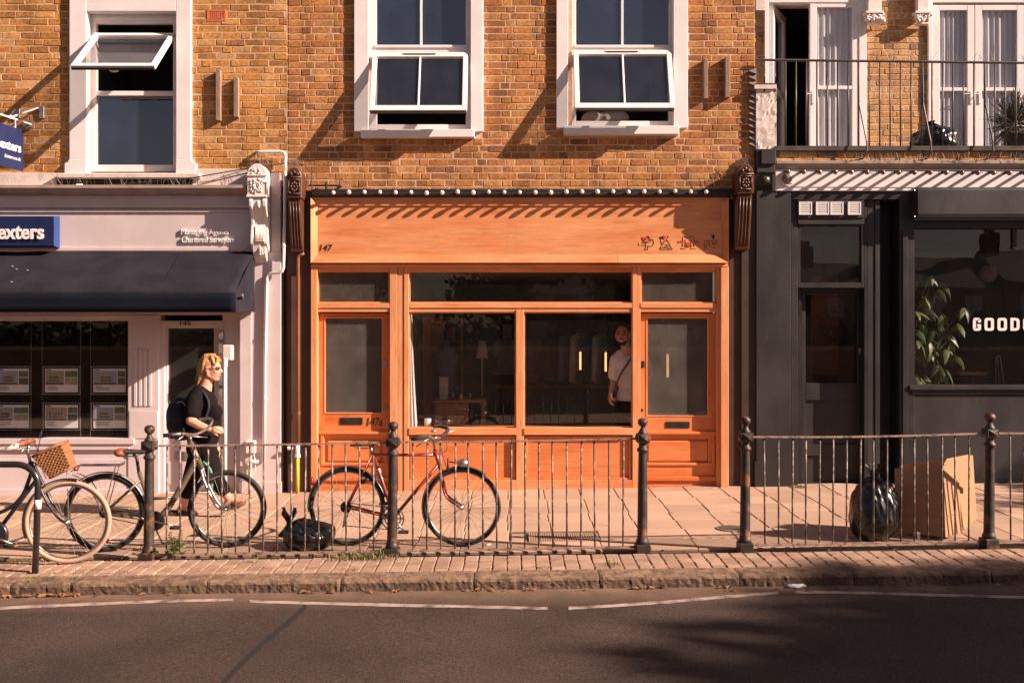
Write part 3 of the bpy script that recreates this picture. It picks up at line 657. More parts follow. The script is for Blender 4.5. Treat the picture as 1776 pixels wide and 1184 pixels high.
MB().prism([(-0.056, fz(431.2)), (-0.201, fz(429.2)), (-0.201, fz(378.8)), (-0.056, fz(375.8))], 'x', fx(92, -0.2) + 0.001, fx(92, -0.2) + 0.012).build('lit_edge', 'navy_lit', sg)  # sunlit end of the box, its light painted as a brighter navy
text('Dexters', -27, 75, 388.5, 415, -0.222, 0.02, 'lettering', sg, bold=0.025)
# carved white console bracket
mb = MB()
l, r = fx(437), fx(470)
zc = fz(308)
arch = [(l, fz(345)), (r, fz(345)), (r, zc)] + [((l + r) / 2 + (r - l) / 2 * math.cos(a * math.pi / 10), zc + 0.125 * math.sin(a * math.pi / 10)) for a in range(1, 10)] + [(l, zc)]
mb.prism(arch, 'y', -0.22, 0.05)
mb.box(l - 0.008, r + 0.008, -0.235, 0.0, fz(347), fz(343)); mb.box(l - 0.008, r + 0.008, -0.235, 0.0, fz(311), fz(309))
con = mb.build('console_bracket', 'carved_paint', BA, bevel=0.006)
mb = MB(); rr = random.Random(5)
frame(mb, 441, 466, 314, 341, 2, -0.232, -0.21)
for i in range(26): mb.ball((rr.uniform(l + 0.045, r - 0.045), -0.222, rr.uniform(fz(339), fz(316))), (0.012, 0.012, 0.016), 7, 5)
for i in range(8): a = i * math.pi / 4; mb.ball((fx(453.5) + 0.035 * math.cos(a), -0.224, fz(327.5) + 0.04 * math.sin(a)), (0.017, 0.016, 0.017), 7, 5)
for i in range(9): mb.ball((rr.uniform(l + 0.06, r - 0.06), -0.22, rr.uniform(fz(307), fz(298))), (0.018, 0.014, 0.014), 7, 5)
mb.build('rosette', 'carved_paint', con, True)
mb = MB()
def scroll(mb, l, r, prof):      # S-shaped bracket side profile swept in x: (z, depth)
    poly = [(-d, z) for z, d in prof] + [(0.03, prof[-1][0]), (0.03, prof[0][0])]
    mb.prism(poly, 'x', l, r)
pr = [(fz(347), 0.20), (fz(353), 0.215), (fz(362), 0.205), (fz(372), 0.165), (fz(382), 0.125), (fz(392), 0.11), (fz(400), 0.125), (fz(412), 0.145), (fz(425), 0.15), (fz(438), 0.135), (fz(448), 0.10), (fz(456), 0.04)]
scroll(mb, fx(443), fx(466), pr)
for a, b in ((440, 446), (463, 470)): scroll(mb, fx(a), fx(b), [(z, d + 0.015) for z, d in pr[:9]] + [(fz(434), 0.1), (fz(440), 0.02)])
sc_ = mb.build('scroll', 'carved_paint', con, bevel=0.008)
mb = MB()
for i in range(7):
    a = (i - 3) * 0.33; c0 = Vector((fx(456), -0.15, fz(432)))
    mb.caps(c0 + Vector((0, 0.02, 0.10)) + Vector((math.sin(a) * 0.02, 0, 0)), 0.012, c0 + Vector((math.sin(a) * 0.075, 0.01 + 0.03 * abs(a), -0.10 * math.cos(a) + 0.03)), 0.016, 8)
    mb.caps((fx(449 + i * 2.4), -0.135, fz(393)), 0.007, (fx(450 + i * 2.1), -0.165, fz(420)), 0.011, 8)
mb.build('acanthus_leaf', 'carved_paint', con, True)
MB().ball((fx(456), -0.205, fz(358)), (0.03, 0.02, 0.05), 9, 7).build('carved_bud', 'carved_paint', con, True)
def bird_spikes(parent, x0, x1, y0, y1, z, n, hgt=0.12, sd=1):
    r = random.Random(sd); mb = MB()
    for i in range(n):
        p = Vector((r.uniform(x0, x1), r.uniform(y0, y1), z)); q = p + Vector((r.uniform(-.05, .05), r.uniform(-.05, .03), hgt * r.uniform(.7, 1.1)))
        mb.tube([p, q], 0.0016, 3)
    return mb.build('bird_spikes', 'mesh_wire', parent)
bird_spikes(BA, l, r, -0.2, 0, fz(290), 26, 0.12, 2)
bird_spikes(BA, fx(100), fx(335), -0.17, -0.13, fz(325), 60, 0.085, 3)
MB().box(fx(100), fx(335), -0.04, -0.021, fz(322), fz(310)).build('bird_netting_gap', 'soil', BA)
mb = MB(); mb.tube([P(128, 326, -.17), P(134, 322, -.18), P(142, 322, -.17), P(143, 326, -.16)], [0.008, 0.02, 0.022, 0.008], 8)
one(mb, 'paper_scrap', 'paper', 'crumpled white scrap lying on the lead cornice', 'litter', loc=P(135, 326, -.17))
# shopfront below the awning
mb = MB(); mb.pb(-170, 487, 437, 546, 0.02, 0.3); mb.build('lintel', 'pale_paint', BA)
sf = MB()
sf.pb(-170, 276, 541, 556, 0.03, 0.2); sf.pb(-170, 226, 545, 551, 0.015, 0.05)
sf.pb(-170, 232, 760, 770, -0.02, 0.2); sf.pb(-170, 224, 770, 780, 0.0, 0.2); sf.pb(-170, 224, 780, 870, 0.035, 0.2)
sf.pb(-170, 223, 796, 850, 0.022, 0.036); sf.pb(-170, 223, 848, 870, 0.004, 0.2)
sf.pb(222, 275, 546, 870, 0.012, 0.25)
sf.build('shopfront', 'pale_paint', BA, bevel=0.004)
mb = MB()
for i in range(4): x = 232 + i * 8.5; mb.pb(x, x + 5, 606, 704, 0.0, 0.013)
mb.pb(224, 273, 712, 760, 0.004, 0.013)
mb.build('pilaster_flutes', 'pale_paint', BA, bevel=0.003)
MB().pb(-170, 222, 556, 760, 0.075, 0.083).build('shop_pane', 'shop_glass', BA)
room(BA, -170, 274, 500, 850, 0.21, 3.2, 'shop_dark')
# door 145
dr = MB(); frame(dr, 276, 386, 556, 856, (9, 8, 9, 3), 0.05, 0.25); dr.build('door_frame', 'pale_paint', BA, bevel=0.004)
dm = MB(); frame(dm, 285, 378, 565, 853, (6, 7, 4, 92), 0.10, 0.15); dm.pb(291, 371, 800, 840, 0.094, 0.101)
door = dm.build('door', 'door_grey', BA, bevel=0.004)
MB().pb(290, 372, 568, 762, 0.12, 0.128).build('pane', 'door_glass', door)
MB().pb(302, 341, 783, 797, 0.085, 0.1).build('letter_plate', 'galv', door, bevel=0.003)
text('145', 312, 331, 557, 564.5, 0.045, 0.005, 'black_print', BA, 'house_number')
room(BA, 277, 385, 540, 858, 0.26, 1.6, 'room_warm')
mb = MB(); mb.pb(386, 419, 541, 870, 0.06, 0.25); mb.build('side_panel', 'pale_paint', BA)
mb = MB(); mb.pb(418, 487, 437, 870, -0.03, 0.25); mb.pb(470, 487, 300, 437, -0.03, 0.25); mb.pb(440, 470, 345, 437, -0.01, 0.25); mb.pb(430, 470, 320, 346, -0.005, 0.25)
mb.pb(414, 488, 835, 870, -0.045, 0.2); mb.pb(416, 436, 541, 835, -0.045, -0.03); mb.build('pilaster', 'pale_paint', BA, bevel=0.004)
mb = MB(); mb.pb(379.5, 388, 574, 612, 0.03, 0.05); mb.pb(379.5, 386, 640, 690, 0.03, 0.05); ic = mb.build('intercom', 'galv', BA)
mb = MB(); mb.pb(379.5, 388, 588, 594, 0.026, 0.03); mb.pb(380, 386, 668, 673, 0.026, 0.03); mb.build('intercom_slot', 'rubber', ic)
# dark gap between the shops
MB().pb(487, 499, 300, 870, 0.14, 0.3).build('gap_wall', 'brown_paint', BA)
# awning
aw = thing('awning', 'faded navy fabric awning over the estate agent window', 'awning', (fx(200), -0.06, fz(440)))
yA, yB = -0.055, -0.85
xr = fx(441, -0.06)
mb = MB()
zb, zv = fz(508, yB), fz(541, yB); ztp = fz(437, yA)
L0 = fx(-170)
cols = 40; rows_ = 8; vs = []
for i in range(cols + 1):
    for k in range(rows_ + 1):
        u = k / rows_; x = L0 + (xr - L0) * i / cols
        sag = 0.022 * math.sin(u * math.pi) * (0.6 + 0.4 * math.sin(x * 7.6)) + 0.010 * noise.noise(Vector((x * 3, u * 3, 0)))
        vs.append((x, yA + (yB - yA) * u, ztp + (zb - ztp) * u - sag))
fs = [(i * (rows_ + 1) + k, (i + 1) * (rows_ + 1) + k, (i + 1) * (rows_ + 1) + k + 1, i * (rows_ + 1) + k + 1) for i in range(cols) for k in range(rows_)]
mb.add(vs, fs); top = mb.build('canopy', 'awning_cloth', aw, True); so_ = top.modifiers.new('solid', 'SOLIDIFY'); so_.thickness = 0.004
mb = MB(); vs = []
for i in range(61):
    x = L0 + (xr - L0) * i / 60
    for k in range(4): vs.append((x, yB - 0.004 + 0.006 * math.sin(x * 3.3) * k / 3, zb - 0.002 + (zv - zb) * k / 3))
mb.add(vs, [(i * 4 + k, (i + 1) * 4 + k, (i + 1) * 4 + k + 1, i * 4 + k + 1) for i in range(60) for k in range(3)])
o = mb.build('valance', 'valance_cloth_shaded', aw, True); s_ = o.modifiers.new('solid', 'SOLIDIFY'); s_.thickness = 0.004
MB().prism([(yA, ztp), (yB, zb), (yB, zv), (yA, fz(541, -0.06))], 'x', xr - 0.002, xr + 0.003).build('side_panel', 'awning_cloth', aw)
for px in (-60, 60, 178, 296):
    x = fx(px, -0.4); m_ = MB(); m_.tube([(x, yA + (yB - yA) * u, ztp + (zb - ztp) * u - 0.018 * math.sin(u * math.pi) * (0.6 + 0.4 * math.sin(x * 7.6)) + 0.004) for u in (0.02, .2, .4, .6, .8, .99)], 0.003, 5); m_.build('seam', 'awning_cloth', aw)
mb = MB(); mb.tube([(L0, yB + 0.02, zb - 0.02), (xr - 0.01, yB + 0.02, zb - 0.02)], 0.016, 8)
for px in (-100, 150, 420): mb.tube([(fx(px, yB), yB + 0.02, zb - 0.02), (fx(px), -0.03, zb - 0.1)], 0.013, 6)
mb.build('front_bar', 'galv', aw)
rr = random.Random(8); mb = MB()
for px, py in ((24, 463), (31, 468), (50, 470), (21, 490)):
    u = (py - 437) / 71; p = Vector((fx(px, yB * u), yA + (yB - yA) * u, ztp + (zb - ztp) * u + 0.001)); mb.ball(p, (0.012, 0.012, 0.003), 7, 5)
mb.build('bird_droppings', 'lettering', aw)
# property cards in the window
CARD = ['upper framed property advert cut by the window side farthest from the door', 'upper framed property advert in the middle of the agent window', 'upper framed property advert next to the fluted pilaster', 'lower framed property advert cut by the window side farthest from the door', 'lower framed property advert in the middle of the agent window', 'lower framed property advert next to the fluted pilaster']
def card(l, t, r, b, k):
    y = 0.16
    c = thing('property_card', CARD[k], 'advert', P((l + r) / 2, b, y), 'property adverts hung in rows in the window')
    mb = MB(); frame(mb, l - 4, r + 4, t - 4, b + 4, 1.2, y + 0.004, y + 0.012); mb.build('holder', 'galv', c)
    MB().pb(l, r, t, b, y, y + 0.004).build('sheet', 'paper', c)
    W_, H_ = r - l, b - t; rr = random.Random(k); mw = (.66, .58, .72, .5, .66, .62)[k]
    q = MB(); q.pb(l + 1, l + W_ * mw, t + 4, t + H_ * 0.68, y - 0.002, y); ph = q.build('main_photo', ['photo_sky', 'photo_house', 'photo_sky'][k % 3], c)
    q = MB(); q.pb(l + W_ * (mw + .03), r - 1, t + 4, t + H_ * .36, y - 0.002, y); q.build('small_photo', 'photo_lawn', c)
    q = MB(); q.pb(l + W_ * (mw + .03), r - 1, t + H_ * .39, t + H_ * .68, y - 0.002, y); q.build('small_photo', 'photo_house' if k % 2 else 'photo_dark', c)
    q = MB(); hl, hr = l + 1 + rr.uniform(2, 10), l + W_ * (mw - rr.uniform(.03, .12)); q.pb(hl, hr, t + H_ * rr.uniform(.22, .3), t + H_ * .6, y - 0.004, y - 0.002); q.build('printed_house', 'photo_house', ph)
    q = MB()
    for i in range(5):
        for j in range(2): u = hl + 3 + i * (hr - hl - 6) / 5; q.pb(u, u + 2.6, t + H_ * (.34 + .13 * j), t + H_ * (.41 + .13 * j), y - 0.006, y - 0.004)
    q.pb(l + 1, l + W_ * mw, t + H_ * .6, t + H_ * .68, y - 0.0055, y - 0.003); q.build('printed_windows', 'photo_dark', ph)
    q = MB()
    for i in range(3): q.pb(l + 3, l + 3 + W_ * rr.uniform(.2, .5), t + H_ * (.74 + .07 * i), t + H_ * (.765 + .07 * i), y - 0.002, y)
    q.pb(l + 2, l + 11, t + 1.2, t + 3, y - 0.002, y); q.build('print_lines', 'cloth_navy', c)
k = 0
for (t, b) in ((639, 680), (702, 742)):
    for (l, r) in ((-6, 50), (78, 135), (162, 218), ): card(l, t, r, b, k); k += 1
rail = MB()
for px in (-12, 54, 73, 140, 157, 222): rail.tube([P(px, 556, .17), P(px, 756, .17)], 0.002, 4)
one(rail, 'display_cables', 'mesh_wire', 'thin vertical steel cables holding the property adverts', 'cable', loc=P(100, 756, .17))
# desk in the agent's office
mb = thing('office_desk', 'dark desk deep inside the estate agent office', 'desk', P(120, 800, 1.8))
MB().pb(20, 200, 722, 728, 1.6, 2.2).build('desk_top', 'table_wood', mb); MB().pb(30, 190, 728, 800, 1.7, 1.74).build('modesty_panel', 'table_wood', mb)
# projecting sign with scroll bracket
hs = thing('hanging_sign', 'navy hanging sign on a metal bracket fixed to the brick wall', 'sign', P(20, 300, -0.4))
# board lies across the pavement direction, seen obliquely
a0, a1 = Vector((fx(-26, -0.80), -0.80, 0)), Vector((fx(39, -0.20), -0.20, 0))
def board(mb, d0, d1, zt, zb, s0=0.0, s1=1.0):
    t = (a1 - a0); n = Vector((t.y, -t.x, 0)).normalized()
    A, B = a0 + t * s0, a0 + t * s1
    mb.hexa([(A + n * d1 + Vector((0, 0, zb))), (B + n * d1 + Vector((0, 0, zb))), (B + n * d0 + Vector((0, 0, zb))), (A + n * d0 + Vector((0, 0, zb))),
             (A + n * d1 + Vector((0, 0, zt))), (B + n * d1 + Vector((0, 0, zt))), (B + n * d0 + Vector((0, 0, zt))), (A + n * d0 + Vector((0, 0, zt)))])
mb = MB(); zt_, zb_ = 4.16, 3.69; board(mb, -0.012, 0.012, zt_, zb_); mb.build('board', 'navy', hs, bevel=0.002)
def sign_text(body, s0, s1, z0, z1, bold):
    o = text(body, 0, 100, 0, 10, 0, 0.004, 'lettering', hs, bold=bold)
    me = o.data; off = OFF[hs.name]; xs = [v.co.x for v in me.vertices]; zs = [v.co.z for v in me.vertices]
    x0, x1, y0, y1 = min(xs), max(xs), min(zs), max(zs); t = a1 - a0; n = Vector((t.y, -t.x, 0)).normalized()
    for v in me.vertices:
        s = s0 + (v.co.x - x0) / (x1 - x0) * (s1 - s0); p = a0 + t * s + n * (0.0145 if v.co.y + off.y < 0.002 else 0.012)
        v.co = Vector((p.x, p.y, z0 + (v.co.z - y0) / (y1 - y0) * (z1 - z0))) - off
sign_text('Dexters', 0.20, 0.93, 3.89, 3.995, 0.03); sign_text('dexters.co.uk', 0.48, 0.92, 3.795, 3.835, 0.0)
mb = MB(); t = a1 - a0
hb = lambda s, z: tuple(a0 + t * s + Vector((0, 0, z)))
mb.tube([hb(-0.05, 4.26), hb(1.25, 4.26)], 0.012, 8); mb.tube([hb(0.62, 4.25), tuple(P(66, 187, -0.03))], 0.009, 6); mb.tube([hb(0.62, 4.25), tuple(P(26, 190, -0.03))], 0.009, 6)
for s in (0.25, 0.8): mb.tube([hb(s, 4.26), hb(s, 4.15)], 0.007, 6)
mb.build('bracket', 'pipe_white', hs)
mb = MB(); mb.pb(67, 76, 185, 205, -0.03, 0.004); mb.pb(25, 34, 187, 205, -0.03, 0.004)
mb.prism([(fx(40), fz(212)), (fx(61), fz(212)), (fx(57), fz(222)), (fx(51), fz(226)), (fx(44), fz(220))], 'y', -0.07, 0.004); mb.build('fixing_plate', 'galv', hs, bevel=0.003)
# wall pipes and cables
def pipe(pts, r, mat, label, cat='pipe', collars=()):
    o = thing('wall_pipe', label, cat, pts[-1])
    P_ = []
    for i, p in enumerate(pts):
        p = Vector(p)
        if 0 < i < len(pts) - 1:
            a, b = Vector(pts[i - 1]), Vector(pts[i + 1]); ra = min(0.05, (p - a).length / 3); rb = min(0.05, (b - p).length / 3)
            A, B = p + (a - p).normalized() * ra, p + (b - p).normalized() * rb
            P_ += [A, A * .25 + p * .5 + B * .25, B]
        else: P_.append(p)
    MB().tube(P_, r, 10).build('run', mat, o, True)
    if collars:
        for c in collars: MB().lathe([(r * 1.3, -0.02), (r * 1.3, 0.02)], Vector(c), 12).build('collar', mat, o)
    return o
pipe([P(446, 264, 0.0), P(446, 264, -.07), P(495, 263, -.07), P(494, 380, -.10), P(491, 472, -.10), P(463, 475, -.06), P(460, 620, -.06), P(458, 800, -.06)], 0.019, 'pipe_white',
     'white plastic pipe running down past the carved white bracket', collars=[P(494.5, 310, -.085), P(492.5, 425, -.1), P(460.5, 580, -.06), P(459.5, 690, -.06)])
pipe([P(528, 440, -.06), P(517, 442, -.06), P(517, 600, -.06), P(517, 778, -.06)], 0.021, 'pipe_brown', 'brown painted pipe down the brown pier', collars=[P(517, 716, -.06)])
o = pipe([P(516, 772, -.07), P(516, 792, -.07)], 0.026, 'pipe_white', 'white connector with a side tap joining the brown and yellow pipes', collars=[P(516, 790, -.07)])
MB().lathe([(0.022, -0.06), (0.024, -0.02), (0.012, 0.0)], P(508, 777, -.08), 10, 'x').build('tap', 'pipe_white', o)
zgb = G(fx(515), -.07)
pipe([P(516, 793, -.07), Vector((fx(516, -.07), -.07, zgb))], 0.021, 'pipe_yellow', 'short yellow gas pipe at the foot of the brown pier')
pipe([P(432, 805, -.09), Vector((fx(432, -.09), -.09, G(fx(432), -.09)))], 0.012, 'pipe_yellow', 'thin yellow gas pipe under the small meter box')
pipe([P(448, 800, -.10), P(430, 800, -.10), P(430, 806, -.10)], 0.02, 'pipe_white', 'white waste elbow below the small meter box')
o = thing('meter_box', 'small pale meter box fixed to the pilaster', 'meter box', P(433, 786, -.1)); MB().pb(426, 442, 764, 786, -0.11, -0.03).build('case', 'carved_paint', o, bevel=0.006); MB().pb(428, 440, 767, 769, -0.114, -0.109).build('lid_seam', 'lead', o)
mb = MB(); mb.tube([P(440, 786, -.09), P(443, 800, -.09), P(443, 818, -.09), P(436, 826, -.09), P(431, 815, -.09)], 0.006, 6); one(mb, 'meter_cable', 'cable', 'pale cable looping below the meter box', 'cable', loc=P(437, 826, -.09)).data.materials[0] = MATS['pipe_white']
ob = thing('vent_pole', 'white pole topped by a clear plastic box beside the shop door', 'pole', Vector((fx(390.5, -.12), -.12, G(fx(390), -.12))))
MB().tube([(fx(390.5, -.12), -.12, G(-4, -.12)), P(390.5, 622, -.12)], 0.022, 12).build('pole', 'pipe_white', ob, True)
MB().tube([P(390.5, 635, -.12), P(390.5, 621, -.12)], 0.030, 12).build('collar', 'pipe_white', ob)
MB().pb(385.5, 402, 598, 625, -.13, -.03).build('plastic_box', 'plastic_clear', ob, bevel=0.012)
mb = MB()
mb.tube([P(0, 325, -.12), P(120, 327, -.14), P(330, 309, -.11), P(440, 290, -.06), P(500, 283, -.05), P(528, 286, -.05), P(540, 300, -.06), P(541, 330, -.06)], 0.006, 6)
mb.tube([P(300, 322, -.15), P(380, 312, -.12), P(440, 298, -.1)], 0.004, 5); mb.tube([P(340, 308, -.11), P(437, 291, -.02)], 0.004, 5)
mb.tube([P(418, 438, -.06), P(440, 424, -.1), P(441, 300, -.1)], 0.003, 5)
one(mb, 'overhead_cables', 'cable', 'loose black cables strung along the cornice to the brown bracket', 'cable', loc=P(330, 309, -.11))

# ================================================================== building B: number 147, raw timber shopfront
BB = thing('terrace_building', 'brown brick building with orange timber shopfront numbered 147', 'building', (fx(900), 0, 0))
xb0, xb1 = fx(499.5), fx(1309)
hB = [prect(614, 838, -80, 229), prect(625, 823, 225, 238), prect(965, 1193, -80, 223), prect(978, 1178, 220, 233)]
mb = MB(); wall_holes(mb, xb0, xb1, fz(345), zt, 0.0035, 0.26, [prect(640, 816, -80, 228), prect(992, 1170, -80, 222)]); mb.build('wall', 'mortar_b', BB)
brickwork(BB, xb0, xb1, fz(336), zt, 0.0, hB, 'brick_b', 'flemish', 0.0028, seed=5, near=(fx(900), fz(200)))
for (l, r, t, b) in ((1221, 1228, 102, 171), (1258, 1266, 98, 169)): MB().pb(l, r, t, b, -0.085, 0.004).build('timber_batten', 'old_timber', BB, bevel=0.004)
def sash_window(l, r, bot, sl, sr, sb, gl, gr, hinge, hl, hr, sh, mid):
    for a_, b_ in ((l, gl - 14), (gr + 8, r)): MB().pb(a_, b_, -80, bot, -0.045, 0.07).build('window_jamb', 'white_paint', BB, bevel=0.005)
    MB().pb(sl, sr, bot - 4, sb, -0.10, 0.09).build('window_sill', 'white_paint', BB, bevel=0.006)
    f = MB()
    f.pb(gl - 14, gl, -80, bot - 4, 0.045, 0.12); f.pb(gr, gr + 8, -80, bot - 4, 0.045, 0.12); f.pb(gl, gr, 79, 91, 0.046, 0.12); f.pb(gl, gr, bot - 12, bot - 3, 0.046, 0.12)
    f.pb(mid - 2, mid + 2, -80, 79, 0.055, 0.10); f.pb(gl - 3, gr + 3, 78, 83, 0.03, 0.05)
    w_ = f.build('window', 'white_upvc', BB, bevel=0.004)
    MB().pb(gl, gr, -80, 79, 0.072, 0.080).build('pane', 'sash_glass', w_)
    open_sash(w_, hl, hr, hinge, 0.03, sh, R(21), [0.5], 8.5, topvent=True)
    room(BB, gl - 14, gr + 8, -80, bot + 4, 0.125, 2.2)
    return w_
sash_window(614, 838, 228, 625, 823, 238, 653, 808, 95, 647, 812, 0.80, 730)
sash_window(965, 1193, 222, 978, 1178, 233, 999, 1160, 91, 994, 1163, 0.80, 1079)
# something pale heaped on the inside sill
mb = MB(); c = P(1050, 212, 0.32)
for i in range(7): mb.ball(c + Vector((rng.uniform(-.2, .2), rng.uniform(-.05, .05), rng.uniform(0, .06))), (0.16, 0.1, 0.1), 10, 7)
o = one(mb, 'heaped_fabric', 'dress_shade', 'pale fabric heaped inside the upper window sill', 'fabric', loc=c); rm = o.modifiers.new('remesh', 'REMESH'); rm.mode = 'VOXEL'; rm.voxel_size = 0.03
# thin iron pipe and plaster patch by the fascia
mb = MB(); mb.tube([P(536, 322, -.05), P(560, 322, -.05), P(590, 322, -.05), P(592, 324, 0)], 0.011, 8); mb.tube([P(566, 316, -.05), P(566, 328, -.05)], 0.014, 8); mb.build('stub_pipe', 'black_metal', BB)
mb = MB(); mb.prism([(fx(a), fz(b)) for a, b in ((588, 322), (593, 317), (600, 318), (607, 321), (611, 327), (608, 332), (598, 330), (590, 333), (586, 328))], 'y', -0.006, 0.01); mb.build('plaster_patch', 'dust_patch', BB)
# black light trough with globe bulbs
def festoon(name, label, x0, x1, py0, py1, yb, bulbs, bulbmat, mat, br=0.026, armr=0.020, reach=0.10, by=None):
    o = thing(name, label, 'light string', P((x0 + x1) / 2, py1, yb))
    mb = MB(); mb.pb(x0, x1, py0, py1, yb, 0.02); 
    mb.tube([P(x0, (py0 + py1) / 2 + 2, yb - 0.02), P(x1, (py0 + py1) / 2 + 2, yb - 0.02)], 0.022, 10); mb.build('trough', mat, o, bevel=0.004)
    first = None
    for px, py in bulbs:
        c = P(px, py, yb - reach)
        if first is None:
            arm = MB().tube([(0, reach - 0.01, 0.0), (0, 0.015, 0)], armr, 8).mesh('arm'); arm.materials.append(MATS[mat])
            bl = MB().ball((0, 0, 0), br, 12, 8).mesh('bulb', smooth=True); bl.materials.append(MATS[bulbmat]); first = (arm, bl)
        a = link('arm', first[0], o); a.location = c - OFF[o.name]
        b = link('bulb', first[1], o); b.location = c - OFF[o.name]; b.scale = (rng.uniform(.88, 1.1),) * 3
    return o
bl = [(578 + i * 26.95, 334.5 - i * 0.11 + rng.uniform(-1, 1)) for i in range(25)]
festoon('festoon_lights', 'row of frosted white globe bulbs on a black trough above the timber fascia', 541, 1268, 328, 342, -0.07, bl, 'bulb_glass', 'black_metal')
# fascia: splayed timber tray
yF = -0.035
zF0, zF1 = fz(441, yF), fz(357, yF); xF0, xF1 = fx(551, yF), fx(1251, yF)
mb = MB(); MB().pb(551, 880, 357, 441, yF, 0.05).build('fascia_panel', 'wood_h', BB); MB().pb(880.4, 895, 357, 441, yF + 0.001, 0.05).build('fascia_panel', 'wood_h', BB); MB().pb(895.4, 1251, 357, 441, yF, 0.05).build('fascia_panel', 'wood_h', BB)
yO = -0.095
xo0, xo1, zo0, zo1 = fx(539, yO), fx(1264, yO), fz(455.5, yO), fz(343, yO)
def splay(name, mat, ps, qs):
    mb = MB(); mb.hexa([ps[0], ps[1], (ps[1][0], 0.05, ps[1][2]), (ps[0][0], 0.05, ps[0][2]), qs[0], qs[1], (qs[1][0], 0.05, qs[1][2]), (qs[0][0], 0.05, qs[0][2])])
    return mb.build(name, mat, BB)
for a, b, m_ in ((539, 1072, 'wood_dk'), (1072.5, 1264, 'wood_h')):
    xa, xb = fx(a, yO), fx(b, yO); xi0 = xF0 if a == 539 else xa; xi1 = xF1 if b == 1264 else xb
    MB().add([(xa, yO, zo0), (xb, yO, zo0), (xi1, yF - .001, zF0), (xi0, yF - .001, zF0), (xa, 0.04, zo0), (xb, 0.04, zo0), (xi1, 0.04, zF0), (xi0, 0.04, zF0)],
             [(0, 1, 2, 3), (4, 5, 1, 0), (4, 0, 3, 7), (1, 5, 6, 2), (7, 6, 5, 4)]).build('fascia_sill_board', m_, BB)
MB().add([(xo0, yO, zo0), (xF0, yF - .001, zF0), (xF0, yF - .001, zF1), (xo0, yO, zo1), (xo0, 0.04, zo0), (xo0, 0.04, zo1)], [(0, 1, 2, 3), (0, 3, 5, 4)]).build('fascia_end_board', 'wood_v', BB)
MB().add([(xo1, yO, zo0), (xF1, yF - .001, zF0), (xF1, yF - .001, zF1), (xo1, yO, zo1), (xo1, 0.04, zo0), (xo1, 0.04, zo1)], [(3, 2, 1, 0), (0, 4, 5, 3)]).build('fascia_end_board', 'wood_v', BB)
MB().pb(541, 1263, 342, 357, -0.05, 0.05).build('fascia_top_board', 'wood_h', BB, bevel=0.003)
mb = MB(); mb.pb(539, 1263, 458, 463, -0.055, 0.05); mb.pb(540, 1262, 455.6, 458, -0.03, 0.05); mb.build('fascia_bead', 'wood_h', BB, bevel=0.003)
text('147', 555, 577, 424, 434.5, yF - 0.006, 0.006, 'black_print', BB, 'house_number', shear=0.18)
# drawn figures that spell the shop's name, as fine strokes and dots
fg = thing('shop_name_figures', 'four small line-drawn bending figures painted on the timber fascia', 'sign', P(1180, 434, yF))
def zp(a, b): return (fx(1080 + a / 8.88, yF), fz(380 + b / 8.88, yF))
lines = [[(400, 335), (380, 345), (335, 345), (310, 310)], [(300, 308), (318, 345), (345, 362), (405, 362), (432, 345), (425, 322), (395, 322)], [(425, 310), (455, 312), (478, 345), (478, 385), (455, 415), (420, 422), (388, 412)],
         [(280, 366), (355, 368), (360, 400), (352, 452), (335, 468), (385, 470), (388, 412)], [(280, 400), (350, 402)],
         [(585, 318), (600, 375), (640, 340), (672, 318), (700, 340), (752, 452), (772, 462), (722, 464), (700, 440), (600, 438), (580, 462), (572, 462), (590, 425), (640, 360), (668, 330)], [(660, 270), (700, 262), (704, 282), (676, 312)], [(640, 420), (672, 385), (700, 420), (660, 425)], [(600, 375), (612, 400), (648, 350)], [(580, 463), (722, 464)],
         [(925, 430), (925, 290), (940, 268), (965, 268), (985, 285), (1005, 292), (1025, 285), (1050, 268), (1075, 268), (1095, 290), (1098, 430)], [(965, 430), (965, 320)], [(1055, 430), (1055, 320)], [(885, 338), (925, 338)], [(885, 360), (925, 360)], [(1098, 340), (1135, 340)], [(1098, 362), (1135, 362)], [(965, 368), (1055, 368)],
         [(900, 455), (925, 430), (965, 430), (962, 456), (900, 456)], [(1055, 430), (1098, 430), (1118, 455), (1055, 456)],
         [(1262, 440), (1255, 350), (1272, 335), (1320, 338), (1340, 330), (1400, 335)], [(1285, 440), (1290, 375), (1310, 360), (1330, 365)], [(1255, 462), (1262, 440), (1300, 440), (1308, 462), (1255, 462)], [(1335, 340), (1330, 395), (1370, 435), (1440, 450)], [(1370, 370), (1400, 395), (1440, 390), (1458, 365)], [(1400, 330), (1440, 325), (1450, 345), (1420, 360), (1380, 360)], [(1440, 450), (1455, 425)]]
for a, b in ((0, 5), (5, 10), (10, 20), (20, 27)):
    mb = MB()
    for ln in lines[a:b]: stroke(mb, [zp(*p) for p in ln], 0.0048, yF - 0.004, 0.004)
    mb.build('figure_outline', 'line_print', fg)
def discs(name, mat, ds, y):
    for a, b, ra, rb in ds:
        mb = MB(); x, z = zp(a, b); mb.prism([(x + ra / 8.88 / 148 * math.cos(i * math.pi / 8), z + rb / 8.88 / 148 * math.sin(i * math.pi / 8)) for i in range(16)], 'y', y, yF)
        mb.build(name, mat, fg)
discs('hair_dot', 'black_print', [(385, 278, 24, 20), (412, 298, 12, 9), (595, 288, 28, 20), (632, 275, 26, 18), (1010, 415, 32, 20), (1393, 265, 26, 22), (1396, 292, 16, 16)], yF - 0.004)
discs('face_dot', 'red_print', [(364, 298, 25, 22), (312, 290, 16, 20), (645, 288, 22, 22), (1010, 398, 28, 28), (870, 349, 19, 13), (1152, 353, 17, 17), (1383, 366, 12, 12)], yF - 0.0055)
